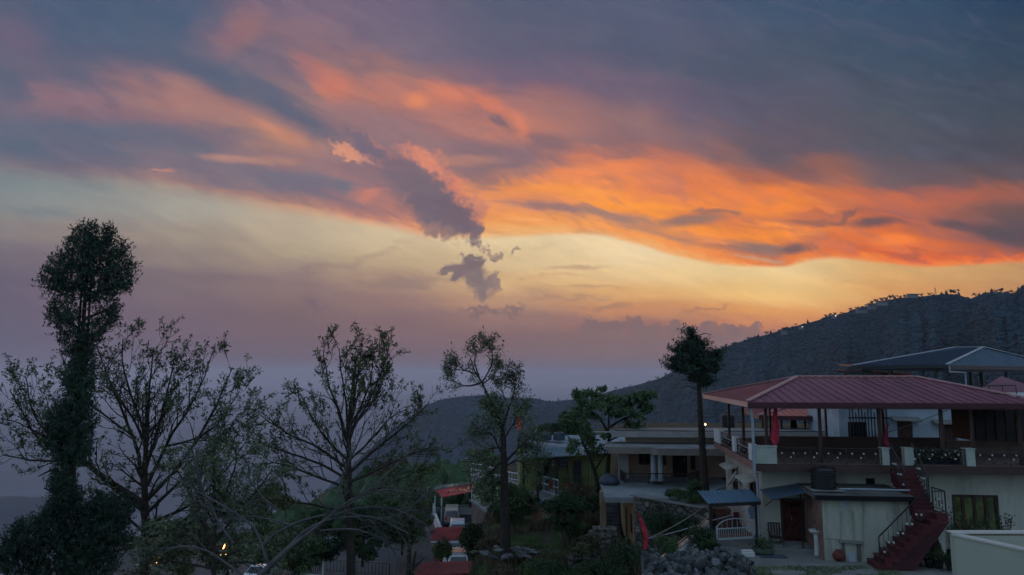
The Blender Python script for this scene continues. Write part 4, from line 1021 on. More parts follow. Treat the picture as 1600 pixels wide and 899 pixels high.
# washing stand, pot, bucket, mat, block, planter
p = yp(1330, 877); t = thing('washing_stand', 'grey concrete washing stand leaning against the low cream annexe', 'stand', loc=p, rz=A.a)
MB().box(-.36,-.22,-.1,.25,0,.72).box(.2,.34,-.1,.25,0,.70).build('support', CONCD, t)
MB().slab([(-.42,-.16,.76),(.42,-.16,.72),(.42,.28,.78),(-.42,.28,.82)], .09).build('top', CONC, t)
MB().slab([(-.14,-.14,.02),(.12,-.14,.02),(.16,.0,.55),(-.1,.0,.55)], .03).build('washboard', GALV, t)
p = yp(1311, 877); t = thing('water_pot', 'round reddish clay water pot on the ground by the annexe wall', 'pot', loc=p)
CLAY = mat('dark red clay', (.16,.05,.04), .7, .3, 4)
MB().lathe([(.08,0),(.2,.08),(.25,.2),(.2,.32),(.1,.38),(.13,.42)], n=16).build('pot_body', CLAY, t, smooth=True)
p = yp(1192, 866); t = thing('stone_planter', 'low dark green round planter at the corner of the porch paving', 'planter', loc=p)
MB().lathe([(.36,0),(.42,.1),(.40,.24),(.36,.24),(.34,.2)], n=18).build('bowl', mat('mossy stone', (.07,.10,.075), .9, .3, 4), t)
rg_ = np.random.default_rng(3); pts = rg_.normal(size=(220,3))*[.16,.16,.12]+[0,0,.38]; V, F = leaf_quads(pts, .1, rg_, .6); npmesh('foliage', V, F, L_MID, t)
p = yp(1207, 871); t = tag(MB().add([(-.5,-.18,.0),(.5,-.22,.0),(.52,.2,.0),(-.46,.22,.0),(-.5,-.18,.02),(.5,-.22,.02),(.52,.2,.02),(-.46,.22,.02)], [(3,2,1,0),(4,5,6,7),(0,1,5,4),(1,2,6,5),(2,3,7,6),(3,0,4,7)]).build('door_mat', mat('wet blue grey mat', (.06,.09,.11), .8, .3, 5), loc=p+Vector((0,0,.01))), 'dark blue grey mat lying on the pale porch paving', 'mat')
p = yp(1167, 871); t = tag(MB().box(-.28,.28,-.12,.12,0,.2).box(-.2,.24,-.08,.1,.2,.26).build('white_block', CER, loc=p, bevel=.03), 'small white painted block beside the stone pile', 'block')
p = yp(1170.5, 853); 
for i, (px, py, r, h, c, lb) in enumerate([(1184,852,.13,.3,(.10,.12,.12),'dark bucket standing just behind the mossy round planter'),(1199,850,.15,.28,(.3,.3,.28),'pale grey bucket in front of the drainpipe')]):
    p = yp(px, py); t = thing('bucket', lb, 'bucket', loc=p); bm_ = mat('bucket plastic %d' % i if False else ('grey bucket plastic' if i else 'dark bucket plastic'), c, .5, .1, 3)
    MB().lathe([(r*.75,0),(r,h),(r*.92,h),(r*.7,.03)], n=14).build('bucket_body', bm_, t); MB().tube([(-r,0,h),(-r*.7,0,h+.14),(0,0,h+.2),(r*.7,0,h+.14),(r,0,h)], .008, 5, cap=False).build('handle', GALV, t)
# potted plants by the stairs and window
def potted(px, py, z, r, h, kind, label, m=L_DRK, potm=None, Y=None, group=None):
    p = yp(px, py, z) if Y is None else at(px, py, Y); t = thing('potted_plant', label, 'potted plant', loc=p, group=group); rg_ = np.random.default_rng(int(px*3+py))
    MB().lathe([(r*.7,0),(r,r*1.7),(r*1.08,r*1.75),(r*1.08,r*1.95),(r*.9,r*1.95),(r*.85,r*1.7)], n=14).build('pot', potm or mat('black nursery pot', (.02,.02,.022), .6, .2, 4), t)
    b = r*1.8
    if kind == 'cone':
        n = 1500; q = rg_.random(n); a_ = rg_.random(n)*6.28; rr_ = r*1.6*(1-q**1.1)*(.5+.5*rg_.random(n)); pts = np.stack([np.cos(a_)*rr_, np.sin(a_)*rr_, b+q*h], 1); V, F = leaf_quads(pts, .06, rg_, .8, .3)
    elif kind == 'tall':
        mb = MB(); pts = []
        for i in range(7):
            a_ = rg_.random()*6.28; e = Vector((cos(a_)*r*1.6, sin(a_)*r*1.6, b+h*(.6+.4*rg_.random()))); mb.tube([(0,0,b-.1), e*.5+Vector((0,0,b*.3)), e], .008, 4, cap=False)
            for j in range(30): pts.append(np.array(e)*(.5+.5*rg_.random())+rg_.normal(size=3)*.05)
        mb.build('stem', BARK, t); V, F = leaf_quads(np.array(pts), .09, rg_, .4)
    else:
        pts = rg_.normal(size=(500,3))*[r*.8,r*.8,h*.25]+[0,0,b+h*.4]; V, F = leaf_quads(pts, .09, rg_, .4)
    npmesh('foliage', V, F, m, t)
    if kind == 'flower' or kind == 'tall':
        m2 = MB(); fm = mat('dark pink blossom', (.30,.05,.09), .7, .3, 6)
        for i in range(9): m2.add(IV*.03+(rg_.normal(size=3)*[r,r,h*.2]+[0,0,b+h*.6]), IF.tolist())
        m2.build('blossoms', fm, t)
    return t
potted(1434,884,-6.88,.16,.45,'bush','broad leafy plant in a black pot under the red stairs')
potted(1452,887,-6.88,.15,.4,'bush','low plant in a black pot between the stairs and the cream pier',L_MID)
potted(1467,889,-6.88,.17,.75,'cone','cone shaped dwarf conifer in a black pot in front of the cream pier',lf('bright conifer needles',(.07,.11,.045)))
potted(1485,892,-6.88,.15,.3,'flower','small flowering plant in a black pot just right of the dwarf conifer')
potted(1487,873,0,.15,1.75,'tall','tall leafy plant against the left side of the four pane window',L_MID,Y=27.7)
for i, px in enumerate((1499,1512,1527,1541)):
    potted(px,873,0,.15,1.15+.15*(i%2),'tall' if i%2 else 'flower','flowering pot plant in the row below the four pane window',L_MID if i%2 else L_DRK,Y=27.5,group='flower pots under the window')
potted(1576,873,0,.16,1.35,'tall','red flowering pot plant standing right of the four pane window',Y=27.2)
# parapet box of the nearest roof
b0 = at(1490, 838, 16.2); zt = b0.z
t = thing('roof_parapet', 'pale cream parapet around an empty flat roof in the near right corner', 'parapet wall', loc=(b0.x, b0.y, zt-2.6))
PPM = mat('pale cream parapet plaster', (.46,.48,.38), .9, .05, 1.2, bump=.1, stain=((.3,.31,.25), .35))
e1 = yp(1600, 862, zt); dv = (e1-b0); dv.z = 0; dv.normalize(); nv = Vector((-dv.y, dv.x, 0)); Lw = 6.5
mb = MB(); o = Vector((0,0,0)); e = dv*Lw; th_ = .16
mb.extr([o, e, e+nv*th_, o+nv*th_], (0,0,2.6))
mb.extr([Vector((.0,0,0))+nv*th_*.0+Vector((.02,.18,0)), Vector((9,.18,0)), Vector((9,.02,0)), Vector((.14,.02,0))], (0,0,2.598)); mb.build('parapet_wall', PPM, t)
mb = MB(); mb.extr([o-nv*.03-dv*.04+Vector((0,0,2.603)), e-nv*.03+Vector((0,0,2.603)), e+nv*(th_+.03)+Vector((0,0,2.603)), o+nv*(th_+.03)+Vector((0,.05,2.603))], (0,0,.035))
mb.box(-.02, 9, -.01, .24, 2.642, 2.672); mb.build('coping', mat('pale coping', (.6,.56,.5), .8, .08, 2), t)
MB().extr([Vector((.2,-.0,1.7)), Vector((9,-.0,1.7)), Vector((9,-9,1.7)), e+Vector((.4,0,1.7))], (0,0,.1)).build('roof_slab', CONC, t)
# ------------------------------------------------------------------ gate with its little canopy
g0, g1 = yp(1112, 860, -6.95), yp(1184, 856, -6.95)
gd = (g1-g0); gL = gd.length; ga = atan2(gd.y, gd.x)
G = Fr(g0, math.degrees(ga))
t = thing('gateway', 'iron gateway with a small corrugated canopy and an arched grey gate', 'gate', G)
gh = G.hit(1145, 784, ly=0).z
for x in (.0, gL): MB().beam((x,0,-.2),(x,0,gh),.09).build('post', IRON, t)
gr0, gr1 = G.hit(1106,784,ly=-.35), G.hit(1187,784,ly=-.35); gtp = G.hit(1145,767,ly=.35).z
mb = MB(); mb.slab([(gr0.x,-.4,gh+.02),(gr1.x,-.4,gh+.02),(gr1.x,.45,gtp),(gr0.x,.45,gtp)], .02)
n = 12
for i in range(n+1): x = gr0.x+(gr1.x-gr0.x)*i/n; mb.beam((x,-.4,gh+.035),(x,.45,gtp+.015),.05,.035)
mb.build('canopy', BLUES, t); MB().box(gr0.x,gr1.x,-.44,-.4,gh-.1,gh+.03).build('canopy_fascia', IRON, t)
ga0 = G.hit(1120,828,ly=-.05); ga1 = G.hit(1177,842,ly=-.05)
x0, x1 = ga0.x, ga1.x; zb_ = G.hit(1145,842,ly=-.05).z; zm = G.hit(1145,826,ly=-.05).z; zt_ = G.hit(1145,811,ly=-.05).z
mb = MB(); PG = mat('pale grey gate paint', (.42,.46,.48), .5, .1, 3)
mb.beam((x0,-.05,zb_),(x1,-.05,zb_),.07,.07); mb.beam((x0,-.05,zm),(x1,-.05,zm),.04); mb.beam((x0,-.05,zb_),(x0,-.05,zm+.1),.06); mb.beam((x1,-.05,zb_),(x1,-.05,zm+.1),.06)
arc = [((x0+x1)/2-(x1-x0)/2*cos(pi*i/14), -.05, zm+(zt_-zm)*sin(pi*i/14)) for i in range(15)]; mb.tube(arc, .022, 6)
for i in range(1,16): x = x0+(x1-x0)*i/16; mb.beam((x,-.05,zb_),(x,-.05,zm),.018)
for i in range(1,7):
    x = x0+(x1-x0)*i/7; mb.beam((x,-.05,zm),(x,-.05,zm+(zt_-zm)*sin(math.acos(1-2*i/7))),.014)
mb.build('gate_leaf', PG, t); MB().box(x0+.05,x1-.05,-.03,-.01,zb_+.04,zb_+.2).build('kick_plate', mat('rusty kick plate', (.2,.09,.06), .8, .3, 5), t)
# low door-side brick pillar behind the gate
bp_ = yp(1129, 838, -6.95)+Vector((0,2.0,0)); bpt = at(1129, 845, bp_.y)
t = thing('brick_pillar', 'stack of bare red bricks behind the arched gate', 'brick pillar', loc=(bpt.x,bpt.y,-7.1))
BRK = mat('bare brick', (.17,.08,.06), .95, .4, 7, bump=.8)
mb = MB(); hh = at(1129,792,bp_.y).z+7.1
k = int(hh/.09)
for i in range(k): mb.box(-.36+.02*(i%2),.34+.02*(i%2),-.3,.3,i*.09,i*.09+.078)
mb.build('brickwork', BRK, t)
# ramp parapet, warm light painted on rail and coping: three pale panels
ra, rb = at(1048,868,27.0), at(1104,812,31.0)
rp_ = [at(1037,876,25.2), at(1072,846,27.6), at(1089,832,29), at(1108,813,30.8)]
t = thing('ramp_parapet', 'pale stepped parapet with a thin handrail climbing from the stone pile to the gate', 'parapet', loc=rp_[0])
LB = mat('pale blue white panel', (.5,.53,.55), .8, .08, 1.5)
for a, b in zip(rp_[:-1], rp_[1:]):
    a, b = a-rp_[0], b-rp_[0]; g = (b-a)*.03; a = a+g; b = b-g
    MB().extr([a-Vector((0,0,.08)), b-Vector((0,0,.08)), b-Vector((0,0,1.5)), a-Vector((0,0,1.7))], (.12,-.02,0)).build('panel', LB, t)
    MB().beam(a-Vector((.03,0,.03)), b-Vector((.03,0,.03)), .16, .05).build('coping', mat('pale coping with painted glow', (.62,.45,.36), .6, .1, 2), t)
RLM = mat('handrail with painted orange glow', (.70,.38,.24), .35, .1, 3, metal=.4)  # orange glow painted into the rail colour
MB().tube([p-rp_[0]+Vector((0,0,.16)) for p in rp_], .03, 6).build('handrail', RLM, t)
MB().tube([rp_[0]*0+Vector((-.9,-.5,-.45)), rp_[0]*0+Vector((.0,0,.16))], .03, 6).build('handrail', RLM, t)
# flag pole and clothes lines
fp = at(1011, 880, 25.6); t = thing('flag_pole', 'leaning thin pole carrying a ragged red flag beside the stone pile', 'flag pole', loc=fp)
fq = at(997, 800, 25.6)-fp; MB().tube([(0,0,-.6), fq*.5, fq], .022, 6).build('pole', STEEL, t)
RCL = mat('red cloth', (.42,.03,.05), .85, .25, 5)
def cloth_strip(pts_l, pts_r, m, name='flag', par=None, thick=.015):
    V = []; n = len(pts_l)
    for a, b in zip(pts_l, pts_r):
        a, b = Vector(a), Vector(b); c = a.lerp(b, .5)+Vector((0,-.05,0)); V += [a, c, b]
    V2 = [v+Vector((0,thick,0)) for v in V]; k = len(V); f = []
    for i in range(n-1):
        for j in range(2):
            a = i*3+j; f += [(a,a+1,a+4,a+3), (a+k,a+k+3,a+k+4,a+k+1)]
    return MB().add(V+V2, f).build(name, m, par)
def Pf(px, py, Y): return at(px, py, Y)-fp
cloth_strip([Pf(995,799,25.6),Pf(999,818,25.6),Pf(1004,832,25.5),Pf(1006,845,25.6),Pf(1005,858,25.55)], [Pf(996,800,25.6),Pf(1005,814,25.6),Pf(1011,828,25.65),Pf(1013,842,25.6),Pf(1011,860,25.6)], RCL, 'flag', t)
def wire(label, pts, r=.012, m=None, sag=.0, cat='wire', name='cable', group=None):
    P_ = []
    for a, b in zip(pts[:-1], pts[1:]):
        for i in range(9): q = Vector(a).lerp(Vector(b), i/8); q.z -= sag*4*(i/8)*(1-i/8); P_.append(q)
    o = MB().tube([p-P_[0] for p in P_], r, 5, cap=False).build(name, m or GALV, loc=P_[0]); return tag(o, label, cat, group)
wire('upper of two lines strung from the red flag pole, rising to the gate canopy', [at(1013,842,25.6), at(1107,787,30.9)], .014, mat('pinkish rope',(.35,.26,.24),.8), .1)
wire('lower of two lines from the red flag pole, running past the gate post', [at(1013,842,25.6), at(1107,815,30.8), at(1186,790,30.2)], .018, GALV, .05)
def garment(label, px0, py0, px1, py1, Y, m, name, legs=0):
    a, b = at(px0, py0, Y), at(px1, py1, Y); w = b.x-a.x; h = a.z-b.z; o = Vector((a.x, Y, b.z)); mb = MB()
    if legs:
        mb.box(0, w, 0, .05, h*.62, h); mb.box(.0, w*.44, 0, .05, h*.35, h*.62); mb.box(w*.46, w, .01, .06, 0, h*.62)
    else:
        mb.box(w*.15, w*.85, 0, .05, h*.05, h); mb.box(0, w*.15, .01, .04, h*.45, h*.98); mb.box(w*.85, w, .01, .04, h*.4, h*.98)
    return tag(mb.build(name, m, loc=o, bevel=.015), label, 'clothing')
garment('dark maroon trousers hung over the arched gate', 1146, 801, 1156, 824, 30.3, mat('maroon cloth', (.12,.025,.03), .9, .2, 4), 'trousers', 1)
garment('pale blue shirt hanging on the line by the gate post', 1169, 793, 1181, 813, 30.2, mat('pale blue cloth', (.25,.38,.52), .9, .1, 4), 'shirt')
# cloths tied to the terrace posts
def hung_cloth(px0, px1, pyt, pyb, label, m, Y=None, name='red_cloth'):
    Yq = A2W(A.hit(px0, 680, ly=FY+.3).x, FY+.3, 0).y; o = at(px0, pyt, Yq); rg_ = np.random.default_rng(int(px0)); l, r = [], []
    for i in range(8):
        t_ = i/7; py = pyt+(pyb-pyt)*t_; w_ = (px1-px0)*(.25+.75*min(1, t_*1.6))*(1 if i < 7 else .3); c = (px0+px1)/2+rg_.normal()*1.2
        l.append(at(c-w_/2, py, Yq+rg_.normal()*.02)-o); r.append(at(c+w_/2, py, Yq+rg_.normal()*.02)-o)
    b = cloth_strip(l, r, m, name); b.location = o; return tag(b, label, 'cloth banner')
hung_cloth(1205, 1218, 633, 697, 'long red cloth with gold specks hanging above the big pale pier', mat('red cloth with gold specks', (.42,.03,.06), .8, .3, 6, stain=((.7,.25,.12), .0)))
hung_cloth(1382, 1391, 662, 712, 'dark red pointed cloth hanging at the head of the red stairs', mat('dark red cloth', (.20,.015,.03), .85, .3, 6))
# ------------------------------------------------------------------ heap of field stones
t = thing('stone_pile', 'long heap of grey field stones in front of the gate', 'stone pile', loc=at(1010, 899, 23.6))
o_ = t.location; rg_ = np.random.default_rng(8)
stm = []
import bmesh
def rock_mesh(seed):
    rq = np.random.default_rng(seed); bm = bmesh.new(); bmesh.ops.create_icosphere(bm, subdivisions=2, radius=1)
    pl = rq.normal(size=(9,3)); pl /= np.linalg.norm(pl, axis=1)[:,None]; q = .5+.36*rq.random(9)
    for v in bm.verts:
        c = np.array(v.co)*(1+.06*rq.normal())
        for nrm, dd in zip(pl, q):
            s_ = c@nrm
            if s_ > dd: c = c-nrm*(s_-dd)
        v.co = Vector(c)
    me = bpy.data.meshes.new('stone'); bm.to_mesh(me); bm.free(); me.materials.append(STONE); return me
rocks = [rock_mesh(i) for i in range(9)]
top_px = [(1006,866),(1020,862),(1045,868),(1070,864),(1095,866),(1120,858),(1150,860),(1168,872),(1182,890)]
def top_py(px): return float(np.interp(px, [a for a, b in top_px], [b for a, b in top_px]))
pl_ = []
for row in range(7):
    for px in np.arange(1012, 1188, 9.5):
        q = px+rg_.normal()*2.5+(row%2)*4.5; py = top_py(q)+2+row*7.2+rg_.normal()*1.2
        Yq = 25.3-row*.30+rg_.normal()*.08
        if q < 1186-row*0 and py < 912: pl_.append((q, py, Yq))
core = []
for i, (q, py, Yq) in enumerate(pl_[:100]):
    p = at(q, py, Yq)-o_; r = .075+.12*rg_.random()**1.3
    o = bpy.data.objects.new('stone', rocks[i%9]); C.objects.link(o); o.parent = t; o.location = p; o.rotation_euler = tuple(rg_.random(3)*6); o.scale = (r*(1+.4*rg_.random()), r*(.9+.3*rg_.random()), r*(.75+.25*rg_.random()))
mb = MB()
for q, py, Yq in pl_[100:]:
    p = at(q, py, Yq)-o_; r = .13+.07*rg_.random(); me = rocks[int(rg_.integers(9))]
    mb.add([Vector(v.co)*r+p for v in me.vertices], [tuple(f.vertices) for f in me.polygons])
o = mb.build('stone_fill', STONE, t); o['kind'] = 'stuff'
mb = MB(); cc = [at(a, b+10, 24.9)-o_ for a, b in top_px]
mb.extr([c for c in cc]+[Vector((cc[-1].x,cc[-1].y,-2)), Vector((cc[0].x,cc[0].y,-2))], (0,.6,0)); mb.build('core', CONCD, t)
# ================================================================== tan house with two columns
B = Fr(at(1000, 778, 40.0), -4)        # lower slab front edge
B = Fr((B.o.x, B.o.y, -9.85), -4)
HB = thing('column_house', 'tan house with two round grey columns, a railed terrace and layered flat roofs', 'house', B)
def bx_(px0, px1, ly, py=740): return B.hit(px0, py, ly=ly).x, B.hit(px1, py, ly=ly).x
def bz_(py, ly, px=1030): return B.hit(px, py, ly=ly).z
ft = bz_(757, 2.0)                      # terrace floor, edge at ly 2
wy = 4.9                               # upper storey wall plane
ct = bz_(699, 3.2); cb = ct-.18         # porch slab
# upper wall with door, window
rt_ = bz_(676, 4.2)
x0, x1 = bx_(982, 1137, wy); zc = bz_(690, wy)
wl = B.rect(998, 703, 1016, 727, wy); dl = B.rect(1051, 708, 1074, 752, wy); w2_ = B.rect(1079, 708, 1087, 735, wy); w3_ = B.rect(1036, 708, 1041, 728, wy)
dl = (dl[0], dl[1], ft, dl[3])
SALT = mat('salmon tan wall', (.46,.30,.21), .9, .12, 1.1, stain=((.18,.12,.09), .5))
mb = MB(); wall_with_holes(mb, x0, x1+2, ft, rt_-.22, wy, wy+.25, [wl, dl, w2_, w3_]); mb.box(x0, x0+.25, wy+.25, wy+1.5, ft, rt_-.22); mb.box(x0-.0, x1+2, wy+1.3, wy+1.5, ft, rt_-.22); mb.build('wall', SALT, HB)
window(HB, *wl, y=wy+.1, panes=3, fm=DWOOD); window(HB, *w2_, y=wy+.1, panes=1, fm=DWOOD); window(HB, *w3_, y=wy+.1, panes=1, fm=DWOOD)
d = MB().box(dl[0],dl[1],wy+.12,wy+.17,ft,dl[3]); dd_ = d.build('door', mat('very dark door', (.02,.015,.013), .6, .3, 4), HB)
MB().box(dl[1]-.18,dl[1]-.14,wy+.06,wy+.12,ft+.9,ft+1.1).build('handle', GALV, dd_)
# pale left pilaster block
a, b = bx_(966, 982, 4.2); MB().box(a, b, 3.9, 4.3, ft, ct-.1).build('pilaster', GREYPL, HB)
a, b = bx_(971, 981, 4.8); MB().box(b-.02, x0+.0, 4.5, 4.85, ft, ct-.1).build('side_wall', CREAM, HB)
# upper floor main body right
# columns
for px0, px1 in ((1017,1025),(1028,1036)):
    a, b = bx_(px0, px1, 3.0); r = (b-a)/2; c = (a+b)/2
    MB().lathe([(r*1.5,0),(r*1.5,.12),(r*1.15,.14),(r,.22),(r*.92,cb-ft-.12),(r*1.2,cb-ft-.08),(r*1.2,cb-ft-.003)], (c,3.0,ft), 18).build('column', mat('grey painted column', (.45,.50,.54), .7, .1, 2), HB)
# porch slab: irregular
pl = [(948,3.6,697),(1012,3.3,697),(1022,2.2,701),(1136,2.0,703)]
xs_ = [B.hit(px, py, ly=ly).x for px, ly, py in pl]
mb = MB(); mb.slab([(xs_[0],2.4,ct),(xs_[1],2.4,ct),(xs_[2]+.1,1.7,ct-.05),(xs_[3]+2,1.7,ct-.05),(xs_[3]+2,wy+.1,ct+.12),(xs_[0],wy+.1,ct+.12)], .16); mb.build('porch_roof', CONC, HB)
mb = MB(); dz = .22
for (xa, ya), (xb, yb) in zip([(xs_[0],2.4),(xs_[1],2.4),(xs_[2]+.1,1.7)], [(xs_[1],2.4),(xs_[2]+.1,1.7),(xs_[3]+2,1.7)]):
    mb.extr([(xa,ya-.08,ct-.1-dz),(xb,yb-.08,ct-.1-dz),(xb,yb-.08,ct+.06),(xa,ya-.08,ct+.06)], (0,.075,0))
mb.build('porch_fascia', mat('pink grey fascia', (.25,.21,.18), .9, .15, 1.5, stain=((.14,.12,.11),.5)), HB)
# main roof slab
rt_ = bz_(676, 4.2); a, b = bx_(957, 1140, 4.2)
mb = MB(); mb.slab([(a,4.0,rt_),(b+8,4.0,rt_),(b+8,7.6,rt_+.03),(a,7.6,rt_+.03)], .2); mb.build('roof', CONC, HB)
MB().box(a,b+8,3.95,4.0,rt_-.3,rt_+.04).build('roof_fascia', GREYPL, HB)
MB().box(a+.9,b+8,4.5,wy+.3,ct+.13,rt_-.2).build('attic_wall', mat('pale tan attic plaster', (.33,.27,.21), .9, .12, 1), HB)
MB().beam((a+.2,3.97,rt_+.1),(b+8,3.97,rt_+.1),.05).build('roof_edge_rail', IRON, HB)
MB().beam((a-1.1,3.9,rt_+.02),(a,3.9,rt_+.02),.07).build('roof_beam', GALV, HB)
# lower slab roof / terrace floor
la, lb_ = bx_(938, 1082, 1.5, 765); zs_ = bz_(765, 1.0)
fl = [B.hit(938,760,ly=4.5), B.hit(950,778,ly=0), B.hit(1000,777,ly=0), B.hit(1082,774,ly=0)]
mb = MB(); mb.slab([(B.hit(945,778,ly=0).x,0,ft-.45),(B.hit(1085,776,ly=0).x,0,ft-.45),(B.hit(1140,757,ly=2.3).x,2.3,ft),(B.hit(1140,757,ly=2.3).x,wy,ft),(B.hit(972,745,ly=wy).x,wy,ft),(B.hit(938,757,ly=3.8).x,3.8,ft-.12)], .28); mb.build('lower_slab', mat('bluish grey concrete', (.27,.29,.30), .85, .2, 1.0, stain=((.14,.15,.16), .5)), HB)
# terrace railing
def plain_railing(par, pts, h, m=IRON, step=.13, name='railing', mid=False, rr=.02, close=.0):
    mb = MB()
    for p, q in zip(pts[:-1], pts[1:]):
        p, q = Vector(p), Vector(q); u_ = Vector((0,0,h)); mb.beam(p+u_, q+u_, .05); mb.beam(p+Vector((0,0,.1)), q+Vector((0,0,.1)), .03)
        if mid: mb.beam(p+u_*.55, q+u_*.55, .03)
        k = max(1, int((q-p).length/step))
        for i in range(k+1): c = p.lerp(q, i/k); mb.beam(c, c+u_, rr*(3 if i % 10 == 0 else 1.3))
    return mb.build(name, m, par)
rl = [(B.hit(966,742,ly=4.4).x,4.6,ft),(B.hit(978,757,ly=2.1).x,2.25,ft),(B.hit(1076,757,ly=2.1).x,2.25,ft)]
plain_railing(HB, rl, bz_(741,2.2)-ft); plain_railing(HB, [(rl[2][0]+.02,2.25,ft),(B.hit(1097,752,ly=3.6).x,3.8,ft)], bz_(741,2.2)-ft)
# ground storey: corridor wall with door and window, stair
gwx = B.hit(992, 815, ly=.9).x
gl = B.hit(972, 800, ly=3.5).x
mb = MB(); mb.box(gwx-.02, gwx+3.2, .6, .8, -.2, ft-.75); mb.build('stone_wall', STONEW, HB)
# wall facing left-front: from (970,y) to (992,y): runs in depth
p_a = B.hit(992, 850, ly=.6); p_b = B.hit(971, 835, ly=4.4)
mb = MB(); v1 = Vector((p_a.x-.02,.6,0)); v2 = Vector((p_b.x,4.4,0)); dv_ = (v2-v1)
def seg(t0, t1, z0, z1, off=0, th=.18): 
    a_, b_ = v1+dv_*t0, v1+dv_*t1; nn = Vector((-dv_.y, dv_.x, 0)).normalized(); a_ = a_+nn*off; b_ = b_+nn*off
    return [a_+Vector((0,0,z0)), b_+Vector((0,0,z0)), b_+Vector((0,0,z1)), a_+Vector((0,0,z1))], -nn*th
top_ = ft-.75
for t0, t1, z0, z1 in ((0,.12,-.1,top_),(.12,.32,-.1,.85),(.12,.32,1.95,top_),(.32,.5,-.1,top_),(.5,.68,2.05,top_),(.68,1,-.1,top_)):
    q, v = seg(t0, t1, z0, z1); mb.extr(q, v)
mb.build('lower_wall', mat('warm ochre plaster', (.46,.30,.16), .9, .1, 1.2, stain=((.3,.2,.12),.4)), HB)
q, v = seg(.12, .32, .85, 1.95, -.06, .04); MB().extr(q, v).build('lower_window', DWOOD, HB); q, v = seg(.5, .68, -.1, 2.05, -.06, .05); MB().extr(q, v).build('lower_door', DWOOD, HB)
a, b = bx_(937, 946, 1.6); MB().box(a, b, 1.5, 2.1, -.3, ft-.4).build('pier', TAN, HB)
mb = MB()                                                   # stairs in the passage
sa, sb = bx_(949, 970, 4.6, 800)
for i in range(11): mb.box(sa-.1, sb-.1, 3.0+i*.28, 3.6+i*.28, i*.17-.1, (i+1)*.17)
mb.box(sa-.2, sb+.1, 7.0, 7.1, -.2, ft-.5)
mb.build('stair', CONCD, HB)
MB().box(B.hit(948,850,ly=.3).x-.5, gwx+.3, -1.9, 3.1, -.35, .0).build('platform', CONC, HB)
MB().box(B.hit(938,870,ly=-1.9).x-.2, gwx+.1, -2.1, -1.9, -3, .02).build('platform_wall', STONEW, HB)
# dark tarpaulin heap on the slab corner
p = B.hit(952, 757, ly=3.0); t = local_thing(B, 'tarpaulin_heap', 'dark blue tarpaulin covering a heap on the corner of the lower slab', 'tarpaulin', p.x, 3.0, ft-.15)
MB().lathe([(.62,0),(.58,.2),(.42,.42),(.2,.55),(.04,.58)], n=14, sy=.8).build('tarpaulin', mat('dark blue tarpaulin', (.06,.08,.11), .6, .3, 2, bump=.6), t, smooth=True)
# retaining wall to the right of the house
def wallthing(name, label, pts, tops, th, m, cat='wall', capm=None):
    """pts: [(x,Y,zbase)], tops: [z]"""
    o = Vector(pts[0]); t = thing(name, label, cat, loc=o); mb = MB(); cp = MB()
    for (p, q), (za, zb__) in zip(zip(pts[:-1], pts[1:]), zip(tops[:-1], tops[1:])):
        p, q = Vector(p)-o, Vector(q)-o; a_ = Vector((p.x,p.y,za-o.z)); b_ = Vector((q.x,q.y,zb__-o.z)); mb.extr([p,q,b_,a_], (0,th,0))
        if capm: cp.beam(a_+Vector((0,th/2,.03)), b_+Vector((0,th/2,.03)), th+.1, .07)
    mb.build('wall_face', m, t)
    if capm: cp.build('coping', capm, t)
    return t
r_a, r_b, r_c = at(992,770,36.5), at(1090,792,33.6), at(1108,800,32.8)
wallthing('retaining_wall', 'rough dark rubble retaining wall with a sloping concrete coping below the tan house', [(r_a.x,r_a.y,-11),(r_b.x,r_b.y,-11),(r_c.x,r_c.y,-11)], [at(992,776,36.5).z,at(1090,793,33.6).z,at(1108,796,32.8).z], .5, STONEW, capm=CONC)
MB_ = at(1108,770,33.2)
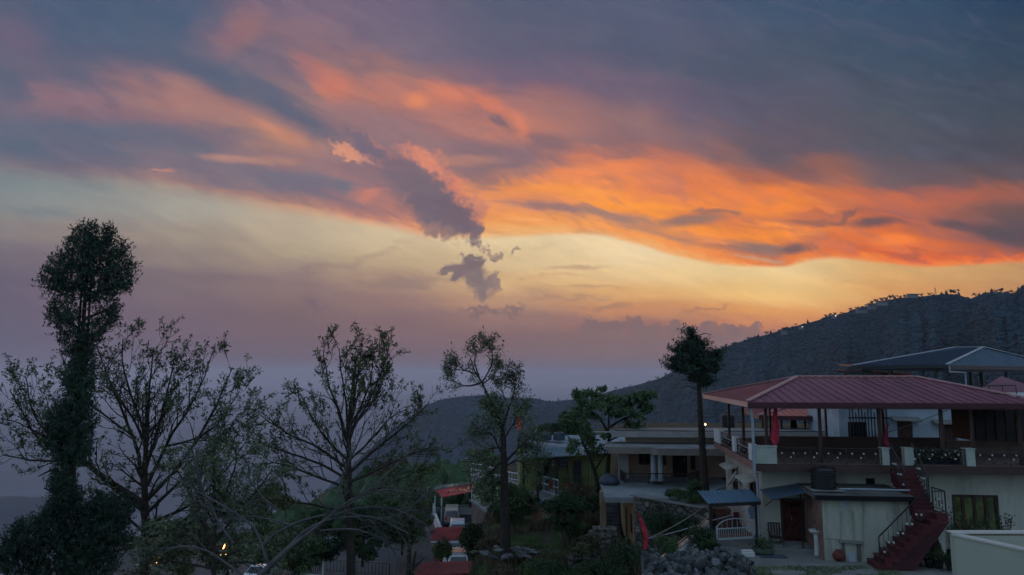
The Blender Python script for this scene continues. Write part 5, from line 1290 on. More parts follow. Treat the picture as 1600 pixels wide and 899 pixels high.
# seated person on the platform
def person_seated(loc, rz, label, top, trouser, skin, hair):
    t = thing('person', label, 'person', loc=loc, rz=rz)
    J = [(0,0,.14),(0,.02,.34),(0,-.02,.52),(0,-.06,.60),(0,-.10,.70),(0,-.11,.80),   # pelvis..head
         (.17,-.04,.52),(.22,-.20,.36),(.10,-.38,.44), (-.17,-.04,.52),(-.22,-.20,.36),(-.08,-.38,.44),
         (.10,-.02,.12),(.13,-.36,.46),(.12,-.48,.06),(.12,-.62,.03), (-.10,-.02,.12),(-.13,-.36,.46),(-.12,-.48,.06),(-.12,-.62,.03)]
    E = [(0,1),(1,2),(2,3),(3,4),(4,5),(2,6),(6,7),(7,8),(2,9),(9,10),(10,11),(0,12),(12,13),(13,14),(14,15),(0,16),(16,17),(17,18),(18,19)]
    R = [.15,.14,.14,.06,.09,.10,.07,.05,.035,.07,.05,.035,.10,.07,.05,.04,.10,.07,.05,.04]
    me = bpy.data.meshes.new('body'); me.from_pydata(J, E, []); o = bpy.data.objects.new('body', me); C.objects.link(o); o.parent = t; me.materials.append(top)
    s_ = o.modifiers.new('skin', 'SKIN'); 
    for v, r in zip(me.skin_vertices[0].data if me.skin_vertices else [], R): v.radius = (r, r)
    if not me.skin_vertices:
        bpy.context.view_layer.objects.active = o
    o.modifiers.new('sub', 'SUBSURF').levels = 1
    o.modifiers['sub'].render_levels = 2
    bm = bmesh.new(); bm.from_mesh(me); ly_ = bm.verts.layers.skin.verify()
    for v, r in zip(bm.verts, R): v[ly_].radius = (r, r); v[ly_].use_root = (v.index == 0)
    bm.to_mesh(me); bm.free()
    MB().lathe([(.02,-.1),(.11,-.06),(.125,.03),(.09,.11),(.02,.14)], (0,-.08,.82), 12).build('hair', hair, t, smooth=True)
    MB().lathe([(.02,-.10),(.07,-.07),(.085,0),(.07,.06),(.02,.08)], (0,-.155,.78), 12, sy=.55).build('face', skin, t, smooth=True)
    for sx_ in (-1,1):
        mb = MB(); bx0 = sx_*.09; mb.lathe([(.012,0),(.03,.02),(.034,.06),(.02,.09)], (bx0,-.42,.40), 8, sy=.6)
        for k in range(5): a_ = (k-2)*.016; mb.tube([(bx0+a_,-.43,.47),(bx0+a_*1.2,-.46,.49+.006*(2-abs(k-2))),(bx0+a_*1.2,-.47,.46)], .008, 5)
        mb.build('hand', skin, t, smooth=True)
        MB().lathe([(.02,0),(.05,.01),(.05,.05),(.02,.08)], (sx_*.12,-.60,0), 10, sy=1.8).build('shoe', hair, t, smooth=True)
    return t
SKIN = mat('brown skin', (.22,.11,.07), .6, .1, 6); HAIR = mat('black hair', (.012,.01,.01), .6, .2, 8)
pq = B.hit(983, 855, ly=-.4); pw = B.o+Vector((pq.x*B.ca-(-.4)*B.sa, pq.x*B.sa+(-.4)*B.ca, .01))
person_seated(pw, radians(-65), 'person in a grey blue top sitting with knees drawn up against the ochre wall', mat('grey blue cloth', (.14,.19,.24), .9, .2, 5), DARK, SKIN, HAIR)
pw2 = pw+Vector((-.62,-.1,0)); t = thing('water_can', 'pale water can standing at the seated person\'s feet', 'can', loc=pw2)
MB().lathe([(.14,0),(.16,.08),(.15,.4),(.09,.5),(.06,.56)], n=14).build('can_body', WHITE, t, smooth=True); MB().tube([(-.1,0,.46),(-.12,0,.62),(.1,0,.62),(.1,0,.46)], .012, 5).build('handle', WHITE, t)
p = B.hit(960, 853, ly=-.9); wq = B.o+Vector((p.x*B.ca+.9*B.sa, p.x*B.sa-.9*B.ca, 0))
potted(960, 853, 0, .14, .55, 'tall', 'leafy pot plant on the platform left of the seated person', L_MID, CLAY, Y=wq.y)
# ================================================================== buildings behind the guest house
def shed_roof(name_, parent, F_, px_l, px_r, py_e, py_r, ly0, ly1, rl, rr_, m, capm, fm, rib=.4, dx=0):
    x0 = F_.hit(px_l, py_e, ly=ly0).x; x1 = F_.hit(px_r, py_e, ly=ly0).x; ez_ = F_.hit((px_l+px_r)/2, py_e, ly=ly0).z
    ry_ = (ly0+ly1)/2; a = F_.hit(rl, py_r, ly=ry_); b = F_.hit(rr_, py_r, ly=ry_)
    R_ = (x0, x1, ly0, ly1, ez_, a.z, a.x, b.x, ry_)
    mb = MB(); hipfaces(mb, *R_, rib=rib); mb.build('roof', m, parent); mb = MB(); hips(mb, *R_); mb.build('ridge_flashing', capm, parent)
    mb = MB(); mb.box(x0,x1,ly0-.03,ly0,ez_-.28,ez_-.01).box(x0-.03,x0,ly0-.03,ly1,ez_-.28,ez_-.01).box(x1,x1+.03,ly0-.03,ly1,ez_-.28,ez_-.01); mb.build('fascia', fm, parent)
    mb = MB(); mb.beam((x0+.1,ly0+.3,ez_-.15),(x1-.1,ly0+.3,ez_-.15),.1); mb.beam((a.x,ry_,a.z-.14),(b.x,ry_,a.z-.14),.1)
    for i in range(8):
        x = x0+.4+(x1-x0-.8)*i/7; t_ = max(.05, min(1, (x-x0)/max(.1, a.x-x0), (x1-x)/max(.1, x1-b.x))); mb.beam((x,ly0+.1,ez_-.12),(x,ly0+(ry_-ly0)*t_,ez_-.12+(a.z-ez_)*t_),.07)
    mb.build('roof_truss', STEEL, parent)
    return R_
# second red pavilion
o = at(1250, 700, 48); P2 = Fr((o.x, o.y, -8.5), -12)
t = thing('pavilion', 'smaller red roofed open pavilion seen beneath the long red roof', 'pavilion', P2)
R2 = shed_roof('', t, P2, 1186, 1352, 651, 638, -2.5, 6, 1228, 1303, RED, CAPM, MAROON)
for px in (1192, 1221, 1258, 1296, 1325, 1336):
    x = P2.hit(px, 665, ly=-1.8).x; MB().box(x-.06,x+.06,-1.86,-1.74,1.5,R2[4]-.05).build('post', STEEL, t)
fz2 = P2.hit(1260, 688, ly=-2.5).z
MB().box(R2[0]-1,R2[1]+1,-2.7,6,-.5,fz2).build('storey_wall', CREAM2, t)
MB().box(R2[0]-1.2,R2[1]+1.2,-2.9,-2.7,fz2-.2,fz2+.1).build('slab_edge', CONC, t)
# flat roof deck with black tank between the houses
o = at(1150, 700, 47); D2 = Fr((o.x, o.y, -9.5), -5)
t = thing('flat_roofed_house', 'low house with a long flat concrete roof behind the terrace of the guest house', 'house', D2)
a_, b_ = D2.hit(1092, 690, ly=0).x, D2.hit(1380, 690, ly=0).x; zt_ = D2.hit(1150, 688, ly=0).z
zt_ = min(zt_, D2.hit(1150,688,ly=0).z)
MB().box(a_,b_,0,3.8,-.5,zt_-.25).build('wall', TAN, t); MB().box(a_-.3,b_,-.3,4.0,zt_-.248,zt_).build('roof', CONC, t)
dk = D2.hit(1138, 674, ly=2.6)
tank('black water tank on a stand beneath the left end of the long red roof', D2, dk.x, 2.6, zt_+.45, D2.hit(1148,660,ly=2.6).x-dk.x, D2.hit(1138,646,ly=2.6).z-zt_-.45, feet=True)
dk = D2.hit(1286, 668, ly=2.6)
tank('dark tank lying low under the smaller red pavilion', D2, dk.x, 2.6, zt_+.01, .9, 1.1)
um = D2.hit(1241, 680, ly=3); t = local_thing(D2, 'folded_parasol', 'tall dark folded parasol standing on the flat roof between the red roofs', 'parasol', um.x, 3, zt_)
hU = D2.hit(1241, 643, ly=3).z-zt_
MB().lathe([(.03,0),(.03,.3),(.26,.35),(.2,.9),(.13,hU*.8),(.02,hU)], n=9).build('canopy', mat('faded dark cloth', (.03,.02,.025), .9, .3, 4), t); MB().tube([(0,0,0),(0,0,hU+.1)], .02, 5).build('pole', STEEL, t)
# washed blue house
o = at(1430, 700, 40); E = Fr((o.x, o.y, -8.2), -7)
HE = thing('blue_washed_house', 'pale blue washed house with two brown shuttered windows behind the terrace', 'house', E)
ex0_, ex1_ = E.hit(1384, 660, ly=0).x, E.hit(1524, 660, ly=0).x; et = E.hit(1430, 633, ly=0).z; cxw = E.hit(1340, 660, ly=0).x
w1 = E.rect(1402, 659, 1426, 686, 0); w2 = E.rect(1467, 664, 1493, 690, 0); w3 = E.rect(1325, 660, 1355, 684, 0)
mb = MB(); wall_with_holes(mb, cxw-1, ex1_, -.4, et, 0, .25, [w3, w1, w2]); mb.box(cxw-1,cxw-.8,.25,6,-.4,et); mb.build('wall', BLUEPL, HE)
SHT = mat('brown slatted shutter', (.10,.055,.045), .8, .3, 3, stretch=(8,1,1))
for w_ in (w1, w2):
    mb = MB(); n = 7
    for i in range(n): xq = w_[0]+(w_[1]-w_[0])*i/n; mb.box(xq+.01, xq+(w_[1]-w_[0])/n-.01, .05, .09, w_[2], w_[3])
    mb.box(w_[0],w_[1],.10,.13,w_[2],w_[3]); mb.build('shutter', SHT, HE)
    MB().slab([(w_[0]-.35,-.5,w_[3]+.12),(w_[1]+.35,-.5,w_[3]+.06),(w_[1]+.35,-.003,w_[3]+.22),(w_[0]-.35,-.003,w_[3]+.28)], .06).build('sunshade', CONC, HE)
window(HE, *w3, panes=2, fm=IRON)
MB().box(cxw-1.2,ex1_+.3,-.35,6.4,et+.003,et+.16).build('roof', CONC, HE)
mb = MB(); 
for px in (1493,1384): a = E.hit(px,640,ly=-.08); mb.tube([(a.x,-.08,et),(a.x,-.08,0)], .06, 6)
mb.build('drainpipe', GALV, HE)
lat = E.hit(1360, 650, ly=-1.0); t = local_thing(E, 'wooden_lattice', 'dark vertical wooden bars with climbing growth left of the blue washed house', 'lattice', lat.x-1.1, -1.0, 0)
mb = MB(); 
for i in range(13): mb.box(i*.16, i*.16+.05, 0, .05, E.hit(1360,690,ly=-1).z, E.hit(1360,640,ly=-1).z+.2*sin(i*2.1))
mb.box(-.05,2.1,.05,.09,E.hit(1360,655,ly=-1).z,E.hit(1360,655,ly=-1).z+.08); mb.build('bars', IRON, t)
wire('thin cable sagging across the blue washed wall', [A2W(*A.hit(1340,690,ly=4)), E.o+Vector((E.hit(1490,640,ly=-.1).x,0,E.hit(1490,640,ly=-.1).z))], .02, IRON, .1)
# big slate blue pavilion roof at upper right
o = at(1482, 600, 46); Gp = Fr((o.x, o.y, -8), 38)
t = thing('metal_canopy', 'large slate blue hipped canopy on dark posts above all the other roofs', 'canopy', Gp)
x0 = 0.0; ez_ = Gp.hit(1482, 571, ly=0).z; ly1 = Gp.hit(1332, 572, lx=0).y
hs = min((abs(Gp.hit(1536, 544, ly=q*.1).x-q*.1), q*.1) for q in range(10, 120))[1]
pk = Gp.hit(1536, 544, ly=hs); pkx = pk.x; rz_ = pk.z; x1 = pkx*2+6; byy = max(hs+1.5, min(ly1-hs, Gp.hit(1493, 546, lx=pkx).y))
e = [Vector((x0,0,ez_)),Vector((x1,0,ez_)),Vector((x1,ly1,ez_)),Vector((x0,ly1,ez_))]; pa_, pb_ = Vector((pkx,hs,rz_)), Vector((pkx,byy,rz_+.05))
DRK_R = mat('shaded slate sheet', (.04,.075,.11), .5, .12, 1)  # shaded copy of the slate sheet for the left slope
mb = MB(); mb.slab([e[0],pa_,pb_,e[3]][::-1], .06)
for i in range(34):
    t_ = i/33; y = ly1*t_; w_ = min(1, y/hs, (ly1-y)/(ly1-byy))
    if w_ > .05: mb.beam((x0,y,ez_+.03),(x0+(pkx-x0)*w_, y, ez_+(rz_-ez_)*w_+.03), .05, .04)
mb.build('roof_side', DRK_R, t)
mb = MB(); mb.slab([e[0],e[1],pa_], .06); mb.slab([e[1],e[2],pb_,pa_], .06); mb.slab([e[2],e[3],pb_], .06)
for i in range(1,40):
    x = x0+(x1-x0)*i/40; w_ = min((x-x0)/(pkx-x0), (x1-x)/(x1-pkx)); w_ = min(1, w_); mb.beam((x,0,ez_+.03),(x,hs*w_,ez_+(rz_-ez_)*w_+.03), .05, .04)
mb.build('roof', SLATE, t)
mb = MB(); up_ = Vector((0,0,.06))
for p, q in ((e[0],pa_),(pa_,pb_),(e[3],pb_),(e[1],pa_)): mb.beam(p+up_, q+up_, .22, .05)
mb.build('ridge_flashing', mat('pale grey flashing', (.42,.46,.5), .5, .1, 3), t)
mb = MB(); mb.box(x0,x1,-.04,0,ez_-.3,ez_).box(x0-.04,x0,-.04,ly1,ez_-.2,ez_); mb.beam((x0+.3,.5,ez_-.35),(x1,.5,ez_-.35),.16,.2); mb.beam((x0+.4,.5,ez_-.3),(x0+.4,ly1-.5,ez_-.3),.14,.18); mb.build('fascia', IRON, t)
for px, kind in ((1517,0),(1534,0),(1573,0),(1463,1),(1442,1),(1392,1)):
    if kind == 0: x = Gp.hit(px, 590, ly=.5).x; MB().box(x-.1,x+.1,.4,.6,-1.5,ez_-.3).build('post', IRON, t)
    else:
        y = Gp.hit(px, 590, lx=x0+.4).y
        if 0 < y < 40: MB().box(x0+.3,x0+.5,y-.1,y+.1,-1.5,ez_-.3).build('post', IRON, t)
a = Gp.hit(1483, 572, ly=-.1); b = Gp.hit(1508, 583, ly=-.1); c = Gp.hit(1509, 607, ly=-.1)
MB().tube([a, a+Vector((.05,0,-.4)), Vector((b.x,-.1,b.z)), Vector((b.x,-.1,c.z-2))], .06, 6).build('drainpipe', GALV, t)
# low dark sheet roof left of it
o = at(1350, 620, 58); t = thing('sheet_roof', 'low dark sheet roof edge jutting out left of the slate blue canopy', 'roof', loc=(o.x,o.y,-9), rz=radians(-14)); F_ = Fr((o.x,o.y,-9), -14)
a = F_.hit(1307, 579, ly=0); b = F_.hit(1398, 589, ly=0); a2 = F_.hit(1333, 571, ly=0); b2 = F_.hit(1480, 577, ly=0)
MB().slab([(a.x,0,a.z),(b.x,-.5,b.z-.05),(b.x+2.5,4.5,b.z+.25),(a.x+1,5,a.z+.12)], .14).build('roof', IRON, t)
MB().slab([(a2.x,1,a2.z),(b2.x,1,a2.z-.2),(b2.x,6,a2.z),(a2.x,6,a2.z+.15)], .12).build('upper_roof', STEEL, t)
mb = MB()
for px in (1320,1345,1368,1390): x = F_.hit(px,585,ly=.4).x; mb.box(x-.07,x+.07,.3,.44,-1,a.z-.1)
mb.build('posts', STEEL, t)
# red roof at right edge
o = at(1570, 620, 38); F_ = Fr((o.x,o.y,-8), -8); t = thing('red_roofed_shed', 'small red roof with a pale eave board at the right edge beneath the slate canopy', 'shed', F_)
a = F_.hit(1523, 613, ly=0); b = F_.hit(1640, 624, ly=0); c = F_.hit(1585, 602, ly=3); 
MB().slab([(a.x,0,a.z),(b.x,0,a.z),(b.x,4.5,c.z+.5),(c.x,4.5,c.z+.35)], .06).build('roof', RED, t)
MB().box(a.x+1.2,b.x,-.05,0,a.z-.32,a.z-.02).build('eave_board', WHITE, t); MB().box(a.x+1,b.x,.4,4,0,a.z-.1).build('wall', BLUEPL, t)
g = F_.hit(1524,604,ly=-.3); h_ = F_.hit(1587,603,ly=-.3)
mb = MB(); mb.beam((g.x,-.3,g.z),(h_.x,-.3,h_.z),.06)
for k in range(4): x = g.x+(h_.x-g.x)*k/3; mb.beam((x,-.3,g.z),(x,-.3,a.z-.1),.04)
mb.build('pipe_frame', IRON, t)
# ================================================================== green house with metal awning
Cc = Fr((at(860,770,57).x, 57, -11.8), 3)
HC = thing('green_house', 'lime green house with wood panelled front, blue metal awning and flat roof', 'house', Cc)
def cx(px, ly=0, py=740): return Cc.hit(px, py, ly=ly).x
def cz(py, ly=0, px=860): return Cc.hit(px, py, ly=ly).z
flc = cz(772, 0); top = cz(700, 1.5); rt2 = cz(685, 2)
MB().box(cx(812,1.5), cx(955,1.5), 1.5, 4.2, flc-1, min(cz(705,1.5),rt2-.6)).build('wall', GREENP, HC)
mb = MB(); 
for i, (p0, p1) in enumerate(((836,846),(849,858),(861,872),(874,885))):
    mb.box(cx(p0,1.5), cx(p1,1.5), 1.38, 1.48, cz(735 if i > 1 else 752,1.5), cz(713,1.5))
mb.build('wood_panelling', WOODG, HC)
for p0, p1 in ((862,871),(875,884)): window(HC, cx(p0,1.4), cx(p1,1.4), cz(733,1.4), cz(715,1.4), y=1.3, panes=3, rows=3, fm=mat('grey window bars',(.2,.22,.24),.6), fw=.05)
for p0, p1, py0, py1, m_ in ((838,845,716,768,DWOOD),(849,857,716,768,DARK),(898,908,722,768,mat('dark violet door',(.05,.035,.06),.6)),(888,896,720,768,WOODG)):
    MB().box(cx(p0,1.3), cx(p1,1.3), 1.28, 1.37, flc, cz(py0,1.3)).build('door', m_, HC)
# dark awning metal roof
za_, zb_2 = cz(700, -1.5), cz(688.5, 3)
sl = [(cx(812,-1.6,700),-1.6,cz(714,-1.6)),(cx(835,-2.2,715),-2.2,cz(715,-2.2)),(cx(917,-1.2,712),-1.2,cz(711,-1.2)),(cx(905,1.5,700),1.5,cz(697,1.5)),(cx(830,2.5,695),2.5,cz(694,2.5))]
mb = MB(); mb.slab(sl, .08); mb.build('awning', mat('blue steel awning', (.13,.18,.21), .5, .15, 1.2), HC)
mb = MB(); mb.slab([(cx(826,1.8,688),1.0,rt2-.25),(cx(916,1.0,690),.6,cz(703,1.0)),(cx(1000,1.6,690),1.0,cz(703,1.0)),(cx(1000,4,680),4.4,rt2+.02),(cx(822,4,683),4.4,rt2+.02)], .3); mb.build('flat_roof', mat('pale roof deck', (.30,.32,.35), .9, .15, .8, stain=((.16,.17,.17), .5)), HC)
for px in (833, 852, 873): 
    x = cx(px, 2.5, 685); tk = local_thing(Cc, 'roof_tank', 'small dark tank on the flat roof of the green house', 'water tank', x, 2.2, rt2-.2, group='three small tanks on the green house roof')
    MB().lathe([(.42,0),(.5,.05),(.5,.55),(.42,.62),(.15,.66)], n=12).build('tank_body', mat('dark blue grey tank', (.05,.07,.09), .6, .2, 3), tk); MB().lathe([(.15,.66),(.15,.74),(.05,.75)], n=10).build('lid', IRON, tk)
wire('thin pale pole leaning on the flat roof of the green house', [Cc.o+Vector((cx(830,3,683),3,rt2)), Cc.o+Vector((cx(836,3,683),3,cz(670,3)))], .04, WHITE, 0, 'pole', 'pole')
# porch posts, railings, deck
dk0 = cx(744, -3.0, 740)
MB().box(cx(752,-3,770), cx(945,-3,770), -3.2, 1.5, flc-.35, flc).build('deck', CONC, HC)
MB().box(cx(880,-3.2), cx(960,-3.2), -3.4, -3.2, -3, flc-.36).build('deck_wall', STONEW, HC)
for px in (818, 840, 870): x = cx(px,-1.4,735); MB().box(x-.1,x+.1,-1.5,-1.3,flc,cz(712,-1.4)).build('post', STEEL, HC)
zr_ = .95
DP = [(cx(868,-3,740),-3.0,flc),(cx(945,-3,740),-3.0,flc)]
plain_railing(HC, DP, 2.9, m=IRON, step=.24, name='tall_grille', mid=True, rr=.014)
# long white railed walkway going left
def WP(px, py, Y): return at(px, py, Y)
wk = [WP(736,744,72), WP(760,750,69), WP(800,762,64), WP(850,770,58), WP(872,778,54)]
t = thing('railed_walkway', 'sloping walkway with a white pipe railing in front of the green house', 'walkway', loc=wk[0])
RLW = mat('white pipe railing', (.55,.58,.62), .5, .08, 3)
mb = MB(); up_ = Vector((0,0,1.25))
for a, b in zip(wk[:-1], wk[1:]):
    a, b = a-wk[0], b-wk[0]; mb.beam(a+up_, b+up_, .08); mb.beam(a+up_*.55, b+up_*.55, .06); mb.beam(a+up_*.1,b+up_*.1,.05)
    k = int((b-a).length/.55)
    for i in range(k+1): c = a.lerp(b, i/max(k,1)); mb.beam(c, c+up_, .06 if i%4 == 0 else .03)
mb.build('railing', RLW, t)
mb = MB()
for a, b in zip(wk[:-1], wk[1:]):
    a, b = a-wk[0], b-wk[0]; mb.extr([a-Vector((0,0,.5)), b-Vector((0,0,.5)), b, a], (.6,2.6,0))
mb.build('walkway_slab', CONC, t)
# lime wall under the walkway, and the lower railing
g1_ = [WP(742,800,70), WP(779,812,64.5)]
wallthing('lime_wall', 'pale lime green wall below the white railed walkway', [(g1_[0].x,g1_[0].y,-17),(at(800,800,62.5).x,62.5,-17)], [at(742,752,70).z, at(800,766,62.5).z], .4, mat('lime wall plaster', (.42,.50,.22), .9, .12, 1.2, stain=((.2,.25,.1), .5)))
p0_, p1_ = at(737,778,68), at(792,826,58)
wallthing('parking_wall', 'sloping stone retaining wall beside the parked cars', [(p0_.x,p0_.y,-18),(p1_.x,p1_.y,-18)], [at(737,783,68).z, at(792,826,58).z], .5, mat('pinkish rubble', (.22,.17,.14), .95, .4, 1.5, bump=1), capm=CONC)
t = thing('wall_railing', 'pale railing on top of the sloping stone wall by the parked cars', 'railing', loc=p0_)
plain_railing(t, [Vector((0,0,at(737,783,68).z-p0_.z+.05)), p1_-p0_+Vector((0,0,at(792,826,58).z-p1_.z+.05))], .95, RLW, .5, rr=.03, mid=True)
# small hut with picket gate
o = at(845, 803, 50); t = thing('garden_hut', 'small hut with pale round roof slab and a yellow slatted gate among the shrubs', 'hut', loc=(o.x,o.y,-11.8))
h_ = at(845,803,50).z+11.8; ht_ = at(845,788,50).z+11.8; wv = at(855,800,50).x-at(827,800,50).x
MB().box(-wv*.5,wv*.1,0,1.6,-1,ht_-.12).build('wall', SALMON, t); MB().lathe([(wv*.72,0),(wv*.75,.12),(wv*.3,.3),(.05,.34)], (0.1,.6,ht_-.1), 12, sy=.8).build('roof', BLUES, t)
mb = MB(); 
for i in range(7): mb.box(wv*.12+i*.12, wv*.12+i*.12+.07, -.05, 0, h_-.3, ht_-.15)
mb.build('slatted_gate', mat('yellow slats', (.55,.5,.28), .7, .15, 3), t)
# utility poles at the far edge
def upole(px, pyb, pyt, Y, label, arms=2):
    b = at(px, pyb, Y); h_ = at(px, pyt, Y).z-b.z; t = thing('utility_pole', label, 'utility pole', loc=b)
    MB().tube([(0,0,-3),(0,0,h_)], [.16,.11], 8).build('pole', mat('rusty red pole', (.10,.035,.035), .7, .3, 3), t); mb = MB()
    for i in range(arms): mb.beam((-1.3+.2*i,0,h_-.35-1.1*i),(1.2,0,h_-.3-1.1*i),.12)
    mb.build('crossarm', STEEL, t)
    mb = MB()
    for x in (-1.1,-.3,.6): mb.lathe([(.07,0),(.09,.12),(.04,.2)], (x,0,h_-.29), 8)
    mb.build('insulators', CER, t)
upole(735.5, 752, 717, 84, 'dark red utility pole with two crossarms beyond the railed walkway'); upole(742, 752, 714, 92, 'farther utility pole just right of the two armed one', 1)
for px, Y in ((746,76),(757,75),(770,73),(783,72)):
    b = at(px, 746, Y); tp = thing('terrace_post', 'thin rusty post of the open terrace left of the green house', 'post', loc=b, group='thin posts of the open terrace'); hh_ = at(px, 703, Y).z-b.z
    MB().tube([(0,0,-1),(0,0,hh_)], .09, 6).build('shaft', STEEL, tp); MB().box(-.16,.16,-.16,.16,hh_,hh_+.05).build('cap_plate', STEEL, tp)
# patterned balustrade and seated silhouettes on the terrace
t = thing('lattice_balustrade', 'dark lattice balustrade on the open terrace between the posts', 'balustrade', loc=at(806,741,66)); wv = at(838,741,66).x-at(806,741,66).x; hh_ = at(806,725,66).z-at(806,741,66).z
mb = MB(); mb.beam((0,0,hh_),(wv,0,hh_),.08); mb.beam((0,0,0),(wv,0,0),.08)
for i in range(10):
    x = wv*i/10; mb.beam((x,0,0),(x+wv/10,0,hh_),.05); mb.beam((x+wv/10,.03,0),(x,.03,hh_),.05)
mb.build('lattice', mat('grey lattice', (.16,.18,.2), .7, .2, 3), t)
for px, lb, c_ in ((824,'person in dark clothes sitting on the open terrace near the lattice',(.06,.04,.04)),(843,'person in maroon standing by the awning post of the green house',(.12,.03,.03))):
    person_seated(at(px, 741, 62), radians(10), lb.replace('standing','sitting'), mat('cloth %.2f' % c_[0], c_, .9), DARK, SKIN, HAIR)
# bushy potted plants at green house
rg_ = np.random.default_rng(17)
for px, py, lb in ((862,758,'round potted shrub on the deck left of the tall grille'),(887,762,'yellow green potted shrub behind the tall grille'),(905,764,'low potted shrub at the right end of the green house deck')):
    potted(px, py+6, 0, .3, .9, 'bush', lb, L_FRN if px == 887 else L_DRK, CLAY, Y=55.5)
# banner on a far pole
t = thing('prayer_banner', 'bright orange red banner on a thin pole beyond the forked tree', 'banner', loc=at(811, 690, 62))
hh_ = at(811,648,62).z-at(811,690,62).z; MB().tube([(0,0,-3),(0,0,hh_)], .04, 6).build('pole', STEEL, t)
cloth_strip([(-.15,0,hh_),(-.25,0,hh_-.5),(-.2,0,hh_-1.0),(-.1,0,hh_-1.4)], [(.1,0,hh_),(.2,.03,hh_-.5),(.2,0,hh_-1.0),(.05,0,hh_-1.4)], mat('orange red cloth', (.8,.12,.04), .8, .2, 3), 'banner', t)
# ================================================================== parking strip: canopies, cars, kiosk
def car(px, pyb, Y, rz, label, body, kind='van', z=None, scale=1, lights=False):
    p = at(px, pyb, Y); zz = z if z is not None else p.z; t = thing('parked_car' if not lights else 'car', label, 'car', loc=(p.x, p.y, zz), rz=rz)
    if kind == 'suv': prof = [(-2.1,.35),(-2.15,.9),(-2.05,1.02),(-1.75,1.62),(-1.2,1.72),(.4,1.70),(1.0,1.15),(2.0,1.0),(2.15,.75),(2.15,.35)]; wlo = 3; 
    elif kind == 'van': prof = [(-2.0,.35),(-2.05,1.0),(-1.9,1.85),(-1.5,1.95),(.9,1.93),(1.55,1.2),(2.0,1.0),(2.05,.35)]
    else: prof = [(-1.8,.32),(-1.85,.85),(-1.7,.98),(-1.35,1.42),(-.9,1.5),(.2,1.48),(.85,1.0),(1.75,.85),(1.85,.6),(1.85,.32)]
    w = .86; V = []; n = len(prof)
    zmax = max(q[1] for q in prof)
    def hw(z): return w-(.16*max(0, (z-1.0)/(zmax-1.0)))-(.05 if z < .4 else 0)
    for sg in (-1,1):
        for y, z in prof: V.append((sg*hw(z), y, z))
    f = [tuple(range(n)), tuple(range(2*n-1,n-1,-1))]+[(i, i+n, (i+1)%n+n, (i+1)%n) for i in range(n)]
    V = [Vector(v) for v in V]; 
    MB().add(V, [q[::-1] for q in f]).build('body', body, t, bevel=.07)
    rear = prof[2:4] if kind != 'van' else [(prof[1][0]-.0,prof[1][1]+.08),(prof[2][0],prof[2][1]-.1)]
    mb = MB(); (y0_,z0_),(y1_,z1_) = rear
    a0_, a1_ = hw(z0_)*.84, hw(z1_)*.8
    k = .03; mb.extr([(-a0_,y0_-k,z0_+.06),(a0_,y0_-k,z0_+.06),(a1_,y1_-k,z1_-.07),(-a1_,y1_-k,z1_-.07)], (0,.02,0)); mb.build('rear_window', GLASS, t)
    fi = 5 if kind != 'van' else 4
    (y0_,z0_),(y1_,z1_) = prof[fi+1], prof[fi]; a0_, a1_ = hw(z0_)*.86, hw(z1_)*.82
    MB().extr([(-a0_,y0_+.02,z0_+.05),(a0_,y0_+.02,z0_+.05),(a1_,y1_+.05,z1_-.05),(-a1_,y1_+.05,z1_-.05)], (0,.02,.01)).build('windscreen', GLASS, t)
    for sg in (-1,1):
        zt2 = zmax-.14; MB().extr([(sg*(hw(1.08)+.012),prof[2][0]+.25,1.08),(sg*(hw(1.08)+.012),.75 if kind != 'van' else 1.25,1.08),(sg*(hw(zt2)+.012),.2 if kind != 'van' else .8,zt2),(sg*(hw(zt2)+.012),prof[3][0]+.35,zt2)], (sg*.01,0,0)).build('side_window', GLASS, t)
    for y in (-1.25,1.3) if kind != 'small' else (-1.1,1.15):
        for sg in (-1,1):
            wh = MB().tube([(sg*.66,y,.33),(sg*.86,y,.33)], .33, 16).build('wheel', mat('tyre', (.015,.015,.015), .9, .2, 5), t); MB().tube([(sg*.862,y,.33),(sg*.875,y,.33)], .19, 12).build('rim', GALV, wh)
    TL = mat('red tail light', (.5,.02,.02), .3, .1, 3, spec=.6); HLm = mat('lit headlight', (1,.9,.7), emit=((1,.86,.6), 30)) if lights else mat('clear headlight', (.5,.52,.55), .2, .1, 3, spec=.7)
    for sg in (-1,1):
        MB().box(sg*.60-.1,sg*.60+.1,prof[1][0]-.06,prof[1][0]+.0,.86,1.12).build('tail_light', TL, t); MB().box(sg*.62-.13,sg*.62+.13,prof[-2][0]-.02,prof[-2][0]+.05,.62,.78).build('headlight', HLm, t)
    MB().box(-.26,.26,prof[1][0]-.08,prof[1][0]-.05,.55,.68).build('number_plate', WHITE, t); MB().box(-.84,.84,prof[0][0]-.08,prof[0][0]+.02,.34,.56).build('bumper', mat('grey bumper', (.1,.1,.11), .6, .2, 4), t)
    return t
CW = mat('white car paint', (.78,.8,.82), .25, .04, 1, spec=.6); CG = mat('warm grey car paint', (.50,.40,.33), .25, .05, 1, spec=.6); CS = mat('silver blue car paint', (.62,.68,.74), .25, .04, 1, spec=.6)
pkz = -16.33
def pkY(py): return 16.33*FOC/(py-585)*1.0
car(706, 815, 80, radians(4), 'dark windowed van with a tan roof, farthest of the parked cars', CG, 'van', pkz)
car(715, 826, 74, radians(4), 'pale estate car parked right behind the van with the tan roof', CS, 'suv', pkz)
car(717, 872, 61.5, radians(3), 'white car with red tail lights half hidden by the round conifer', CW, 'suv', pkz)
car(712, 850, 67, radians(3), 'pale hatchback showing between the red tiled roof and the white car', CW, 'small', pkz)
